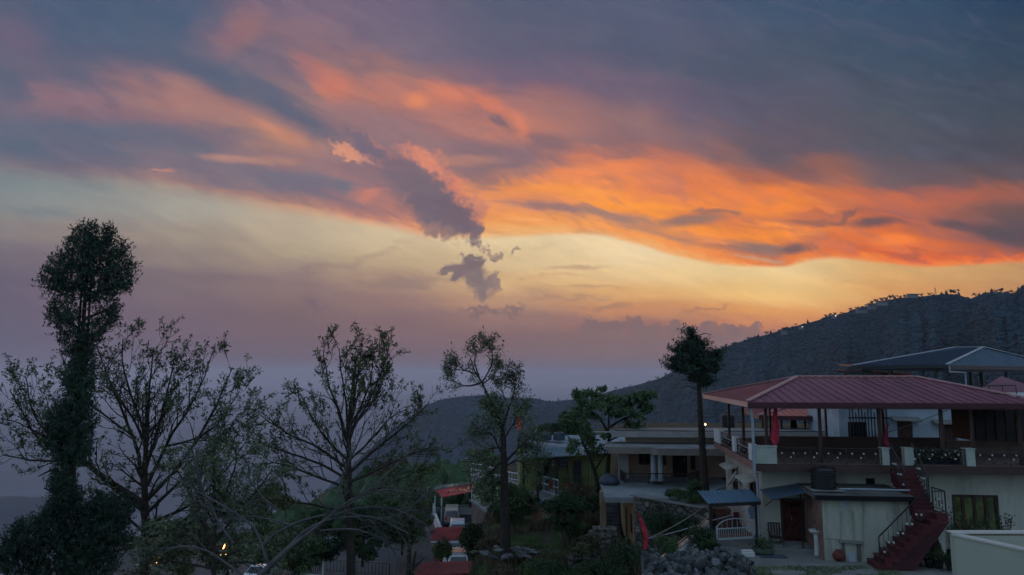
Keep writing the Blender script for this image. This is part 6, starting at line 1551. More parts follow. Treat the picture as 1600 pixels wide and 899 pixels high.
# carport canopy: green sheet and red sheet
K = Fr(at(700, 800, 82)-Vector((0,0,0)), 6); K = Fr((K.o.x, K.o.y, pkz), 6)
t = thing('carport', 'carport roofed half in green and half in red sheets above the parked van', 'carport', K)
def kp(px, py, ly): q = K.hit(px, py, ly=ly); return (q.x, ly, q.z)
z_a = K.hit(700,765,ly=0).z
def kz(px, py, z): q = K.hit(px, py, lz=z); return (q.x, q.y, z)
zc_ = K.hit(690, 768, ly=2).z
c1, c2, c3, c4, c5, c6 = kp(690,777,-1.5), kp(748,766,-1.5), kp(742,757,4.5), kp(680,766,1.2), kp(729,754,6.0), kp(668,761,4.5)
MB().slab([c1, c2, c3, c4], .12).build('red_sheet', mat('bright red sheet', (.45,.05,.06), .5, .15, 1), t)
MB().slab([(c4[0]-.05,c4[1],c4[2]+.05), (c3[0]-.1,c3[1]+.05,c3[2]+.04), c5, c6], .12).build('green_sheet', mat('blue green sheet', (.08,.16,.15), .5, .15, 1), t)
for c in (c1, c2, c3, c4, c6): MB().beam((c[0],c[1]+.1,0),(c[0],c[1]+.1,c[2]-.1),.14).build('post', RLW, t)
mb = MB()
for i in range(9): x = c1[0]+1.4+(c2[0]-c1[0]-1.4)*i/8; mb.beam((x,2.6,0),(x,2.6,1.1),.05)
mb.beam((c1[0]+1.4,2.6,1.1),(c2[0],2.6,1.1),.07); mb.box(c1[0]+1.4,c2[0],2.7,2.8,0,.9); mb.build('back_railing', WHITE, t)
# white roadside parapet along the left edge of the strip
pts = [at(676,797,86), at(678,806,80), at(685,820,74), at(690,832,70)]
t = thing('roadside_parapet', 'curving white parapet along the left edge of the parking strip', 'parapet', loc=(pts[0].x,pts[0].y,pkz)); mb = MB()
for a, b in zip(pts[:-1], pts[1:]):
    a = Vector((a.x,a.y,pkz))-t.location; b = Vector((b.x,b.y,pkz))-t.location; mb.extr([a-Vector((0,0,2.5)), b-Vector((0,0,2.5)), b+Vector((0,0,1.1)), a+Vector((0,0,1.1))], (.25,.05,0))
mb.build('parapet_wall', WHITE, t)
# kiosk with red tiled roof
Kk = Fr((at(700,870,60).x, 60, -16.4), 5); t = thing('kiosk', 'roadside kiosk with a red tiled hipped roof and a red and white front', 'kiosk', Kk)
def kk(px, py, ly): q = Kk.hit(px, py, ly=ly); return Vector((q.x, ly, q.z))
a, b, c, d = kk(673,842,-.3), kk(748,846,-.3), kk(741,826,1.8), kk(683,825,1.8)
a.z = b.z = (a.z+b.z)/2; c.z = d.z
TIL = mat('red roof tiles', (.36,.06,.06), .5, .25, 2.5, bump=.6)
mb = MB(); mb.slab([a, b, c, d], .1); mb.slab([d, c, c+Vector((.6,1.6,-.7)), d+Vector((-.6,1.6,-.7))], .1)
for i in range(24): u_ = i/23; mb.beam(a.lerp(b,u_)+Vector((0,0,.04)), d.lerp(c,u_)+Vector((0,0,.04)), .06, .05)
for v_ in (.25,.5,.75): mb.beam(a.lerp(d,v_)+Vector((0,0,.05)), b.lerp(c,v_)+Vector((0,0,.05)), .05, .03)
mb.build('roof', TIL, t)
zz = a.z-.15
MB().box(a.x+.5, a.x+.9, .0, 1.5, 0, zz).build('wall', DARK, t)
x0_, x1_ = kk(680,860,0).x, kk(690,860,0).x; MB().box(x0_,x1_,-.02,.1,0,zz).build('red_panel', mat('red sign panel', (.45,.05,.06), .6, .3, 5), t)
x2_, x3_ = kk(692,860,0).x, kk(698,860,0).x; MB().box(x2_,x3_,-.02,.1,0,zz).build('white_panel', CW, t)
MB().box(x3_,x3_+.06,.0,2.6,0,zz).build('side_wall', BLUES, t); MB().beam((a.x,-.3,zz+.02),(b.x,-.3,zz+.02),.12).build('eave_beam', RLW, t)
# low dark red roof at the bottom edge
Kb = Fr((at(710,899,50).x, 50, -17.5), 4); t = thing('low_shed', 'long shed with a weathered dark red sheet roof at the bottom edge of the view', 'shed', Kb)
def kb(px, py, ly): q = Kb.hit(px, py, ly=ly); return Vector((q.x, ly, q.z))
a, b, c, d = kb(644,902,-1.2), kb(778,893,-1.2), kb(768,876,1.2), kb(662,880,1.2)
mb = MB(); mb.slab([a,b,c,d], .06)
for i in range(30): u_ = i/29; mb.beam(a.lerp(b,u_)+Vector((0,0,.03)), d.lerp(c,u_)+Vector((0,0,.03)), .06, .04)
mb.build('roof', REDW, t); MB().box(a.x+.5,b.x-.4,-.7,1.1,0,min(a.z,b.z)-.2).build('wall', CONCD, t)
# traffic light
p = at(653, 840, 80); t = thing('traffic_light', 'small traffic light with a red lamp lit beside the road', 'traffic light', loc=(p.x,p.y,-18.6)); h_ = at(653,803,80).z+18.6
MB().tube([(0,0,0),(0,0,h_)], .07, 8).build('pole', GALV, t); MB().box(-.28,.28,-.15,.15,h_-1.2,h_).build('signal_head', IRON, t, bevel=.03)
MB().tube([(.1,-.16,h_-.65),(.1,-.2,h_-.65)], .22, 10).build('lamp', mat('red lamp', (1,.1,.03), emit=((1,.10,.03), 9)), t); MB().box(-.3,-.08,-.18,-.15,h_-.9,h_-.3).build('reflector', mat('white lamp', (.8,.85,.9), emit=((.8,.9,1), 1.2)), t)
# lit car and roadside stalls far left on the road
car(404, 893, 66, radians(168), 'car with glowing headlights coming along the road behind the leafless limbs', CW, 'small', -18.6, lights=True)
def lit_stall(px, py, Y, label, col_, w=2.4):
    p = at(px, py, Y); t = thing('roadside_stall', label, 'stall', loc=(p.x,p.y,-18.6), rz=.2); h_ = p.z+18.6
    MB().box(-w/2,-w/2+.08,0,1.2,0,h_).box(w/2-.08,w/2,0,1.2,0,h_).box(-w/2,w/2,1.2,1.28,0,h_).build('frame', STEEL, t); MB().slab([(-w*.6,-.5,h_),(w*.6,-.5,h_),(w*.6,1.5,h_+.3),(-w*.6,1.5,h_+.3)], .07).build('roof', BLUES, t)
    mb = MB(); mb.tube([(-w*.4,-.45,h_-.25),(w*.4,-.45,h_-.2)], .06, 6); mb.tube([(w*.1,-.45,h_+.3),(w*.38,-.45,h_+1.5)], .05, 6); mb.build('lamp_strip', mat('warm lamp strip', (1,.7,.3), emit=((1,.55,.16), 7)), t)
    MB().box(-w*.4,w*.4,0,.5,0,.9).build('counter', DWOOD, t)
lit_stall(241, 884, 72, 'roadside stall with glowing amber lamp strips seen low between the left trees', None)
lit_stall(347, 862, 76, 'lit stall with small amber lamps behind the middle of the spreading tree', None, 1.6)
# road fence, low
p0_, p1_ = at(440,893,64), at(500,880,70); t = thing('road_fence', 'thin dark upright fence along the near side of the road', 'fence', loc=(p0_.x,p0_.y,-18.6)); plain_railing(t, [(0,0,0),(p1_.x-p0_.x,p1_.y-p0_.y,0),(p1_.x-p0_.x+7,p1_.y-p0_.y-2,0)], 1.1, IRON, .35, rr=.03)
p = at(505, 890, 62); t = thing('white_post', 'slim white post standing by the road fence', 'post', loc=(p.x,p.y,-18.6)); MB().tube([(0,0,0),(0,0,7)], .08, 8).build('shaft', WHITE, t); MB().box(-.2,.2,-.2,.2,0,.3).build('foot', CONC, t)
# distant roofs down the slope
for px, py, Y, w_, m_, lb in ((690,733,170,9,RED,'tiny red roof far down the slope left of the utility poles'),(716,737,185,12,BLUES,'low pale blue roof far behind the carport'),(676,783,105,8,BLUES,'blue sheet roof just behind the left end of the carport')):
    p = at(px, py, Y); t = thing('distant_shed', lb, 'shed', loc=p-Vector((0,0,2.6))); MB().box(-w_*.45,w_*.45,0,4,-3,2.4).build('wall', CREAM2, t)
    MB().slab([(-w_/2,-.5,2.3),(w_/2,-.5,2.3),(w_/2,2.2,3.1),(-w_/2,2.2,3.1)], .1).slab([(-w_/2,2.2,3.1),(w_/2,2.2,3.1),(w_/2,4.8,2.3),(-w_/2,4.8,2.3)], .1).build('roof', m_, t)
# pole lamp above the tan house
p = at(1101, 678, 43); t = thing('lamp_post', 'slim post with a tiny glowing lamp beside the tall bare conifer trunk', 'lamp post', loc=p-Vector((0,0,1))); h_ = at(1101,664,43).z-p.z+1
MB().tube([(0,0,0),(0,0,h_)], .035, 6).build('pole', STEEL, t); MB().lathe([(.02,-.06),(.07,0),(.02,.07)], (.05,0,h_), 8).build('bulb', mat('warm bulb', (1,.8,.4), emit=((1,.7,.35), 5)), t)
# ================================================================== trees
def tree_root(px, py, Y, name, label, group=None):
    b = at(px, py, Y); return thing(name, label, 'tree', loc=b, group=group), b
def rel(pts, b, Y):
    """[(px,py,dY)] -> points relative to the tree base"""
    return [at(p[0], p[1], Y+(p[2] if len(p) > 2 else 0))-b for p in pts]
# ---- tall cypress at the left
rng = np.random.default_rng(101); Y = 17.0
t, b = tree_root(118, 905, Y, 'cypress_tree', 'tall dark cypress with bare gaps and a broad leaning head at the far left')
s_ = Y/FOC
CL = [  # px, py, rx, ry, n  (head)
 (150,372,26,22,1500),(128,378,20,20,1000),(172,395,26,24,1500),(188,418,20,20,1000),(120,405,30,24,1600),(150,410,34,30,2200),(92,425,20,22,1000),(78,440,13,20,500),(110,440,30,24,1500),(150,445,34,24,1700),(178,440,22,18,900),
 (196,445,8,11,260),(188,455,9,9,240),(95,458,18,16,700),(165,465,16,14,500),(125,468,22,16,700),(92,490,12,18,500),(86,500,10,12,300),(168,488,14,14,520),(176,500,9,10,280),(112,498,13,14,420),(160,510,12,12,400),(104,518,13,14,480),(145,520,18,12,560),(140,536,16,12,600),(112,540,20,14,760),(125,556,20,12,800),
 (127,575,20,16,1000),(122,600,24,18,1300),(120,625,22,20,1300),(98,642,10,10,300),(112,648,22,16,1000),(128,664,20,22,1400),(86,670,16,16,700),(84,690,14,20,700),(105,690,26,24,1800),(128,700,14,24,1000),(108,720,24,18,1300),
 (96,755,18,22,1400),(104,780,22,24,1700),(92,800,20,22,1400),(112,820,26,28,2000),(78,830,24,30,1900),(48,838,26,26,1700),(22,855,22,24,1300),(30,885,34,26,1900),(80,880,36,34,2600),(120,870,34,36,2600),(150,885,34,30,2200),
 (165,790,18,18,1000),(150,805,18,16,900),(190,800,16,16,800),(168,820,24,20,1500),(140,835,18,20,1100),(172,850,20,20,1100),(185,822,14,18,600),(200,850,10,14,300),(10,880,16,18,700)]
pts = []
def add_cl(CL_, b, Y, rng, dd=.8):
    o = []
    for px, py, rx, ry, n in CL_:
        c = at(px, py, Y+rng.normal()*.25)-b; r = (rx*Y/FOC, max(rx,ry)*Y/FOC*dd, ry*Y/FOC)
        o.append((c[:], r, n))
    return clump_cloud(o, rng, shell=.35)
sub = []                                                    # feathery upswept sprays
for px, py, rx, ry, n in CL:
    for k in range(int(n/(11 if py < 560 else 8))):
        a_ = rng.random()*6.28; q_ = rng.random()**.55; dy_ = rng.normal()*.28
        q = Vector(at(px+cos(a_)*rx*q_*.88, py-sin(a_)*ry*q_*.88, Y+dy_)-b); d_ = Vector((cos(a_)*.6+rng.normal()*.25, dy_+rng.normal()*.3, .75+sin(a_)*.4)).normalized(); ln = .10+.16*rng.random()
        m_ = 13; tt_ = np.arange(m_)/m_; sub.append(np.array(q)+np.array(d_)*ln*tt_[:,None]+rng.normal(size=(m_,3))*(.030*(1.1-tt_))[:,None])
P1 = np.concatenate(sub)
V, F = leaf_quads(P1, .058, rng, .75, .34, .5); npmesh('crown', V, F, L_CON, t)
# feathery spikes poking out of the outline
sp = []
for px, py, rx, ry, n in CL:
    for k in range(int(9+rx*.5)):
        a_ = rng.random()*6.28; q = Vector(at(px+cos(a_)*rx*.85, py-sin(a_)*ry*.85, Y+rng.normal()*.3)-b); d_ = Vector((cos(a_)*.7, rng.normal()*.4, sin(a_)*.8+.6)).normalized()
        ln = .16+.20*rng.random()
        for j in range(16): sp.append(np.array(q+d_*ln*j/16)+rng.normal(size=3)*.028*(1-j/20))
V, F = leaf_quads(np.array(sp), .06, rng, .8, .32, .4); npmesh('crown_sprays', V, F, L_CON, t)
mb = MB()
for off, r in ((0,.085),(.12,.05),(-.10,.055)):
    mb.tube([p+Vector((off,0,0)) for p in rel([(112,905),(104,800),(108,700),(124,620),(128,540),(132,480),(136,430),(146,380)], b, Y)], [r*1.8,r*1.5,r*1.1,r*.8,r*.55,r*.5,r*.4,r*.2], 8)
for q in ([(130,500),(150,492),(170,485)],[(132,470),(160,455),(196,446)],[(128,520),(105,500),(88,492)],[(134,450),(100,440),(80,430)],[(110,850),(150,830),(178,800)],[(105,860),(60,850),(30,845)],[(124,640),(100,650),(86,680)],[(104,745),(80,735),(60,745)]):
    mb.tube(rel(q, b, Y), [.05,.03,.012], 5)
mb.build('trunk', BARK, t)
# ---- generic sparse spring tree
def spring_tree(t, b, Y, trunk, limbs, P, rng, leafm, bark, per, size, spread, tr0, tr1, leaf_up=.3, lifts=None, drop=1.0, aspect=.4):
    mb = MB(); tips = []
    limb(mb, rel(trunk, b, Y), tr0, tr1, tips, rng, P, P['depth'], kids=P.get('tk', 4), n=9)
    for l in limbs:
        r = l[1]; limb(mb, rel(l[0], b, Y), r, max(.012, r*.18), tips, rng, P, P['depth'])
    mb.build('trunk', bark, t, smooth=True)
    if per:
        k = [x for x in tips if rng.random() < drop]
        V, F = leaves_at(k, rng, per, size, spread, leaf_up, aspect); npmesh('crown', V, F, leafm, t)
    return tips
# ---- big spreading tree at left
rng = np.random.default_rng(202); Y = 20.0
t, b = tree_root(222, 905, Y, 'spreading_tree', 'wide spreading tree with sparse spring leaves just right of the tall cypress')
P_ = dict(kids=[11,5,3], spread=.66, up=.10, wob=.15, ratio=.52, seg=.2, rmin=.006, sub=1.35, depth=2, tk=12)
L_ = [([(228,790),(200,770),(160,745),(130,720),(60,722),(5,712)],.075),([(226,800),(205,785),(150,740),(125,715),(60,690),(15,610)],.07),([(140,725),(95,700),(50,650),(40,588)],.04),([(150,735),(80,690),(30,660),(2,655)],.035),
 ([(226,770),(215,700),(190,640),(165,580),(150,540)],.06),([(226,740),(228,680),(205,620),(190,570),(192,530)],.05),([(228,720),(232,640),(235,590),(240,548)],.05),([(228,735),(250,660),(262,610),(272,560)],.045),
 ([(230,760),(262,690),(295,640),(320,590),(332,552)],.055),([(232,780),(280,730),(320,670),(345,620),(362,578)],.055),([(232,800),(290,745),(340,700),(372,650)],.05),([(232,820),(300,790),(350,740),(385,690)],.05),([(230,840),(290,820),(360,800),(392,780)],.05),
 ([(222,830),(190,800),(150,790),(120,800)],.04),([(228,850),(180,860),(150,885),(110,895)],.05),([(232,860),(270,850),(320,850),(350,870)],.04),([(228,700),(212,660),(178,610),(158,600)],.035),([(250,700),(300,690),(340,668),(374,612)],.035),([(205,680),(150,640),(110,600),(108,590)],.03)]
spring_tree(t, b, Y, [(225,905),(228,840),(226,770),(228,700),(230,640),(228,600)], L_, P_, rng, L_SPR, BARK, 9, .085, .035, .13, .03, drop=.55)
# ---- centre tree
rng = np.random.default_rng(303); Y = 23.0
t, b = tree_root(547, 905, Y, 'budding_tree', 'tall budding tree with a narrow upright top in the middle of the left half')
P_ = dict(kids=[10,5,3], spread=.6, up=.11, wob=.15, ratio=.52, seg=.22, rmin=.006, sub=1.3, depth=2, tk=10)
L_ = [([(545,700),(530,640),(512,600),(505,548)],.05),([(545,690),(540,620),(532,580),(530,545)],.05),([(546,690),(552,630),(560,580),(566,542)],.05),([(546,680),(570,640),(590,600),(606,556)],.05),([(548,672),(575,640),(600,600),(598,548)],.035),([(546,690),(558,650),(580,600),(584,548)],.04),
 ([(544,720),(510,690),(485,650),(470,618)],.05),([(544,735),(500,700),(450,680),(408,650)],.05),([(544,750),(500,725),(440,705),(400,690)],.05),([(545,765),(480,740),(430,720),(398,730)],.045),([(545,740),(590,700),(630,670),(668,632)],.055),([(545,755),(600,730),(640,710),(672,700)],.05),([(546,720),(580,690),(610,650),(636,640)],.04),
 ([(545,780),(600,760),(650,740),(668,720)],.04),([(545,800),(490,790),(430,780),(390,790)],.045),([(546,810),(600,800),(640,790)],.04),([(546,830),(500,830),(450,850)],.04)]
spring_tree(t, b, Y, [(549,905),(548,840),(545,780),(545,710),(546,650),(552,600),(556,560)], L_, P_, rng, L_OLV, BARK, 9, .09, .035, .15, .03, drop=.5)
# ---- leaning pale limbed tree (mostly leafless)
rng = np.random.default_rng(404); Y = 13.0
t, b = tree_root(375, 930, Y, 'bare_tree', 'leaning almost leafless tree with long pale limbs reaching right across the budding tree')
P_ = dict(kids=[9,4,3], spread=.55, up=.0, wob=.16, ratio=.55, seg=.16, rmin=.004, sub=.75, depth=2, tk=2, t0=.3)
L_ = [([(440,868),(470,830),(520,808),(580,805),(640,835)],0.0252),([(512,812),(545,778),(590,765),(640,770)],0.0202),([(515,808),(560,790),(620,795),(665,820)],0.0187),([(500,830),(560,825),(600,840),(620,870)],0.0158),([(420,885),(400,820),(345,790),(300,760),(265,745)],0.0288),([(365,850),(330,800),(310,740),(300,700)],0.0216),
 ([(400,862),(430,830),(470,815),(540,795),(600,748),(650,700)],0.0216),([(530,800),(530,740),(560,700),(570,660)],0.0130),([(450,840),(440,800),(400,770),(385,740)],0.0144),([(540,800),(600,815),(640,800),(668,770)],0.0130),([(380,900),(330,860),(280,850),(240,870)],0.0216),([(470,825),(420,812),(380,805),(330,822)],0.0158)]
spring_tree(t, b, Y, [(380,930),(425,878),(470,842),(515,808),(530,790)], L_, P_, rng, L_MID, BARKP, 3, .05, .04, .062, .02, drop=.2)
# ---- leafy young tree filling the gap
rng = np.random.default_rng(454); Y = 16.0
t, b = tree_root(335, 925, Y, 'leafy_tree', 'fresh green leafy tree low in the gap between the spreading and the budding tree')
P_ = dict(kids=[9,5,3], spread=.7, up=.04, wob=.18, ratio=.55, seg=.18, rmin=.004, sub=.85, depth=2, tk=6, t0=.25)
spring_tree(t, b, Y, [(335,925),(332,870),(338,800),(330,740)], [([(333,870),(300,840),(262,820)],.03),([(335,850),(370,800),(410,760),(425,735)],.035),([(333,860),(310,800),(285,750),(270,720)],.03),([(334,880),(390,850),(440,830)],.03),([(336,830),(350,780),(372,720),(368,700)],.03),([(334,890),(290,880),(240,875)],.025),([(334,820),(310,770),(318,715)],.025),([(340,880),(400,880),(450,870)],.025)], P_, rng, L_SPR, BARK, 9, .075, .045, .055, .015, drop=.8)
# ---- forked tree
rng = np.random.default_rng(505); Y = 38.0
t, b = tree_root(790, 866, Y, 'forked_tree', 'slender forked tree with a high feathery crown standing in front of the green house')
P_ = dict(kids=[8,4,3], spread=.6, up=.10, wob=.13, ratio=.55, seg=.25, rmin=.009, sub=1.05, depth=2, tk=0, t0=.45)
mbk = [([(790,750),(788,700),(783,662),(765,625),(752,595),(740,580),(735,560)],.13),([(752,598),(735,606),(715,602),(698,588)],.06),([(750,596),(742,570),(740,550),(760,540)],.05),([(752,600),(765,580),(774,558),(762,536)],.05),([(745,585),(725,580),(712,570)],.04),([(755,600),(770,590),(776,575)],.04),
       ([(785,670),(795,640),(803,615),(808,592)],.07),([(795,640),(785,615),(782,600)],.04),([(800,625),(806,605),(800,590)],.035)]
spring_tree(t, b, Y, [(790,866),(789,800),(788,750),(787,700),(784,665)], mbk, P_, rng, L_SPR, BARK, 7, .12, .10, .30, .13, drop=.8)
P2_ = dict(P_, sub=1.45, kids=[9,4,3], t0=.2)
mb = MB(); tips = []
for l, r in [([(787,720),(770,735),(755,750),(750,765)],.07),([(786,715),(775,690),(765,672),(755,680)],.06),([(788,725),(805,705),(820,690),(826,700)],.07),([(786,690),(800,665),(812,650)],.05),([(786,680),(775,655),(770,640)],.05),([(788,730),(815,715),(822,735)],.05),([(785,700),(765,700),(752,710)],.05)]:
    limb(mb, rel(l, b, Y), r, .015, tips, rng, P2_, 2)
mb.build('lower_limbs', BARK, t, smooth=True); V, F = leaves_at(tips, rng, 9, .13, .14, .3); npmesh('lower_crown', V, F, L_SPR, t)
# ---- tall thin conifer with tufted head
rng = np.random.default_rng(606); Y = 36.0
t, b = tree_root(1101, 765, Y, 'tufted_conifer', 'tall thin conifer with a long bare trunk and a tufted head beside the red roof')
CL = [(1080,522,7,9,300),(1084,532,12,9,500),(1076,540,14,8,520),(1096,540,9,8,300),(1070,550,16,8,600),(1090,552,22,10,1100),(1062,562,18,9,700),(1085,565,24,11,1300),(1052,574,10,7,300),(1072,578,22,9,900),(1100,568,18,12,900),(1115,560,12,10,420),(1112,576,14,10,560),(1096,585,18,12,800),(1102,598,10,10,400),(1086,592,12,8,360),(1121,552,6,5,120),(1060,548,7,5,160)]
P1 = add_cl([(a_,b_,c_*.8,d_*.8,int(e_*1.0)) for a_,b_,c_,d_,e_ in CL], b, Y, rng)
V, F = leaf_quads(P1, .15, rng, .3, .32, .45); npmesh('crown', V, F, L_CON, t)
sp = []
for px, py, rx, ry, n in CL:
    for k in range(10):
        sg = 1 if px > 1085 else -1; a_ = rng.normal()*.9+(0 if sg > 0 else pi); q = Vector(at(px+cos(a_)*rx*.9, py-sin(a_)*ry*.7, Y+rng.normal()*.4)-b); d_ = Vector((cos(a_), rng.normal()*.3, .35+.3*rng.random())).normalized()
        for j in range(12): sp.append(np.array(q+d_*.42*j/12)+rng.normal(size=3)*.05)
V, F = leaf_quads(np.array(sp), .13, rng, .3, .3, .4); npmesh('crown_sprays', V, F, L_CON, t)
mb = MB(); limb(mb, rel([(1102,768),(1099,720),(1094,650),(1092,600),(1090,560),(1082,520)], b, Y), .21, .04, [], rng, dict(kids=[0],spread=.6,up=0,wob=.05,ratio=.5,seg=.5,rmin=.01,sub=1), 0, kids=0, n=9)
for i in range(46):                                              # dead branch stubs
    q = rng.random(); c = Vector(at(1102-q*10.5, 765-q*165, Y)-b); a_ = rng.random()*6.28; mb.tube([c, c+Vector((cos(a_)*.3, sin(a_)*.3, .05))*(.6+.8*rng.random())], [.025,.008], 4)
for i in range(16):
    px, py = 1090-4*(i/16), 610-i*5.5; sg = 1 if i%2 else -1; mb.tube(rel([(px,py,0),(px+sg*14,py-6,rng.normal()),(px+sg*26,py-4,rng.normal())], b, Y), [.04,.02,.008], 4)
mb.build('trunk', BARK, t)
# ---- flat topped fern leaved tree
rng = np.random.default_rng(707); Y = 47.0
t, b = tree_root(935, 770, Y, 'umbrella_tree', 'flat topped fern leaved tree rising between the green house and the tan house')
mb = MB(); P0_ = dict(kids=[3,2],spread=.7,up=.08,wob=.12,ratio=.6,seg=.4,rmin=.015,sub=1.5,depth=1,t0=.5); tips = []
for l, r in [([(948,770),(950,720),(952,690),(950,660),(952,640)],.2),([(935,770),(930,735),(915,700),(905,680),(898,660)],.15),([(951,680),(940,655),(920,640),(905,630)],.09),([(951,670),(970,655),(995,648),(1012,635)],.09),([(952,645),(945,630),(930,620)],.06),([(952,645),(975,635),(990,622)],.06),([(951,690),(972,680),(990,675)],.06),([(930,735),(945,712),(950,690)],.07),([(912,695),(900,690),(890,690)],.05)]:
    limb(mb, rel(l, b, Y), r, .03, tips, rng, P0_, 1)
mb.build('trunk', BARK, t, smooth=True)
CL = [(905,622,11,8,380),(925,614,14,8,520),(945,620,14,8,500),(918,632,18,8,560),(942,636,16,7,460),(965,628,13,7,400),(985,622,13,7,420),(1002,618,12,7,400),(1015,620,9,6,260),(975,640,16,7,460),(1000,634,14,8,460),(995,650,12,7,300),(1012,640,8,6,180),(960,648,12,5,240),(902,645,10,7,260),(888,652,9,7,220),(930,650,10,6,200),(985,662,12,6,240),(998,672,8,5,140),(915,660,9,6,200),(905,690,16,9,420),(925,700,12,8,280),(895,705,9,6,160),(942,680,8,5,120),(920,680,9,6,160)]
o = []
for px, py, rx, ry, n in CL:
    for k in range(5):
        o.append(((at(px+rng.normal()*rx*.6, py+rng.normal()*ry*.5, Y+rng.normal()*1.2)-b)[:], (rx*.5*Y/FOC, rx*.5*Y/FOC, ry*.36*Y/FOC), int(n*.3)))
P1 = clump_cloud(o, rng, shell=.3); V, F = leaf_quads(P1, .22, rng, -.1, .35, .4); npmesh('crown', V, F, L_FRN, t)
# ---- dark round trees behind the flat roofs
for px, pyb, Y, wd, ht, lb in ((872,690,75,4.2,2.6,'dark round tree behind the flat roof, right of the forked tree'),(852,692,78,3.0,2.2,'smaller dark tree at the left end of the clump behind the flat roof'),(898,690,72,3.2,2.8,'dark tree behind the roof partly hidden by the umbrella shaped tree')):
    shrub(px, pyb, Y, wd, ht, lb, L_DRK, .2, 5200, name='round_tree', cat='tree')
# ================================================================== shrubs and small trees of the garden
def small_tree(px, pyb, pyt, wpx, Y, label, m, n=6000, size=.12, stem=.35, name='small_tree', seed=1, tr=.05, conic=False, group=None):
    rng = np.random.default_rng(seed+int(px)); b = at(px, pyb, Y); t = thing(name, label, 'tree', loc=b, group=group)
    h = at(px, pyt, Y).z-b.z; w = wpx*Y/FOC; mb = MB(); tips = []
    limb(mb, [(0,0,-.3),(w*.03,0,h*.5),(0,0,h*.9)], tr, tr*.3, tips, rng, dict(kids=[7,4,3],spread=.75,up=.06,wob=.1,ratio=.6,seg=.3,rmin=.008,sub=w*.38,t0=stem), 2)
    mb.build('trunk', BARK, t); o = []
    for i in range(26):
        q = rng.random(); a_ = rng.random()*6.28; z = h*(stem+(1-stem)*q); env = (1-q)**.8 if conic else sqrt(max(.05, 1-(2*q-1)**2)); rr_ = w*.5*env*(.4+.6*rng.random())
        o.append(((cos(a_)*rr_, sin(a_)*rr_, z*.95), (w*.15, w*.15, h*.07), n/26))
    V, F = leaf_quads(clump_cloud(o, rng, shell=.4), size, rng, .3, .4); npmesh('crown', V, F, m, t); return t
shrub(740, 873, 44, 1.75, 2.5, 'dense round dark conifer in front of the parked white car', L_DRK, .12, 9000, name='round_conifer', cat='tree', lump=12)
small_tree(889, 868, 772, 62, 40, 'small dark spreading tree standing alone in the garden', L_DRK, 7000, .13, .38, seed=3)
small_tree(806, 828, 755, 66, 50, 'leafy green tree filling the space behind the forked trunk', L_MID, 9000, .17, .15, seed=4)
small_tree(768, 800, 712, 44, 52, 'light green young tree leaning over the lime wall', L_SPR, 5000, .16, .2, seed=5)
small_tree(659, 800, 726, 26, 95, 'pale green poplar like tree beyond the carport', lf('pale poplar leaves',(.10,.14,.05)), 3500, .3, .2, seed=6, tr=.15, name='poplar_tree')
for px, pyb, pyt, w_, Y, m, lb in ((628,862,768,95,62,L_MID,'bright green broad tree above the bend of the road'),(590,850,772,80,66,L_DRK,'dark tree over the road just left of the bright green one'),(652,832,770,50,72,L_OLV,'olive tree beside the traffic light'),(566,880,790,80,58,L_DRK,'dark evergreen behind the trunk of the budding tree'),
                              (500,880,800,90,60,L_DRK,'dark tree mass below the budding tree, left of its trunk'),(460,905,835,70,48,L_MID,'mid green tree low beside the road fence'),(355,900,765,120,40,L_MID,'rounded leafy tree in the gap between the spreading and the budding tree'),(285,905,800,90,38,L_OLV,'olive green tree low under the right side of the spreading tree'),(420,890,760,80,50,L_OLV,'thin olive tree behind the pale leaning limbs'),
                              (612,760,718,60,110,L_BRN,'brownish hazy tree down the slope beyond the road'),(585,775,722,46,118,L_DRK,'dark hazy tree down the slope left of the brownish one'),(640,770,735,40,120,L_BRN,'small leafless looking tree far beyond the traffic light'),(700,752,728,44,125,L_BRN,'hazy brown tree behind the carport roof'),(728,750,730,30,115,L_BRN,'hazy brown tree by the utility poles')):
    small_tree(px, pyb, pyt, w_, Y, lb, m, 6500 if Y < 80 else 2200, .0040*Y if Y < 80 else .32, .12, seed=9, tr=.0018*Y)
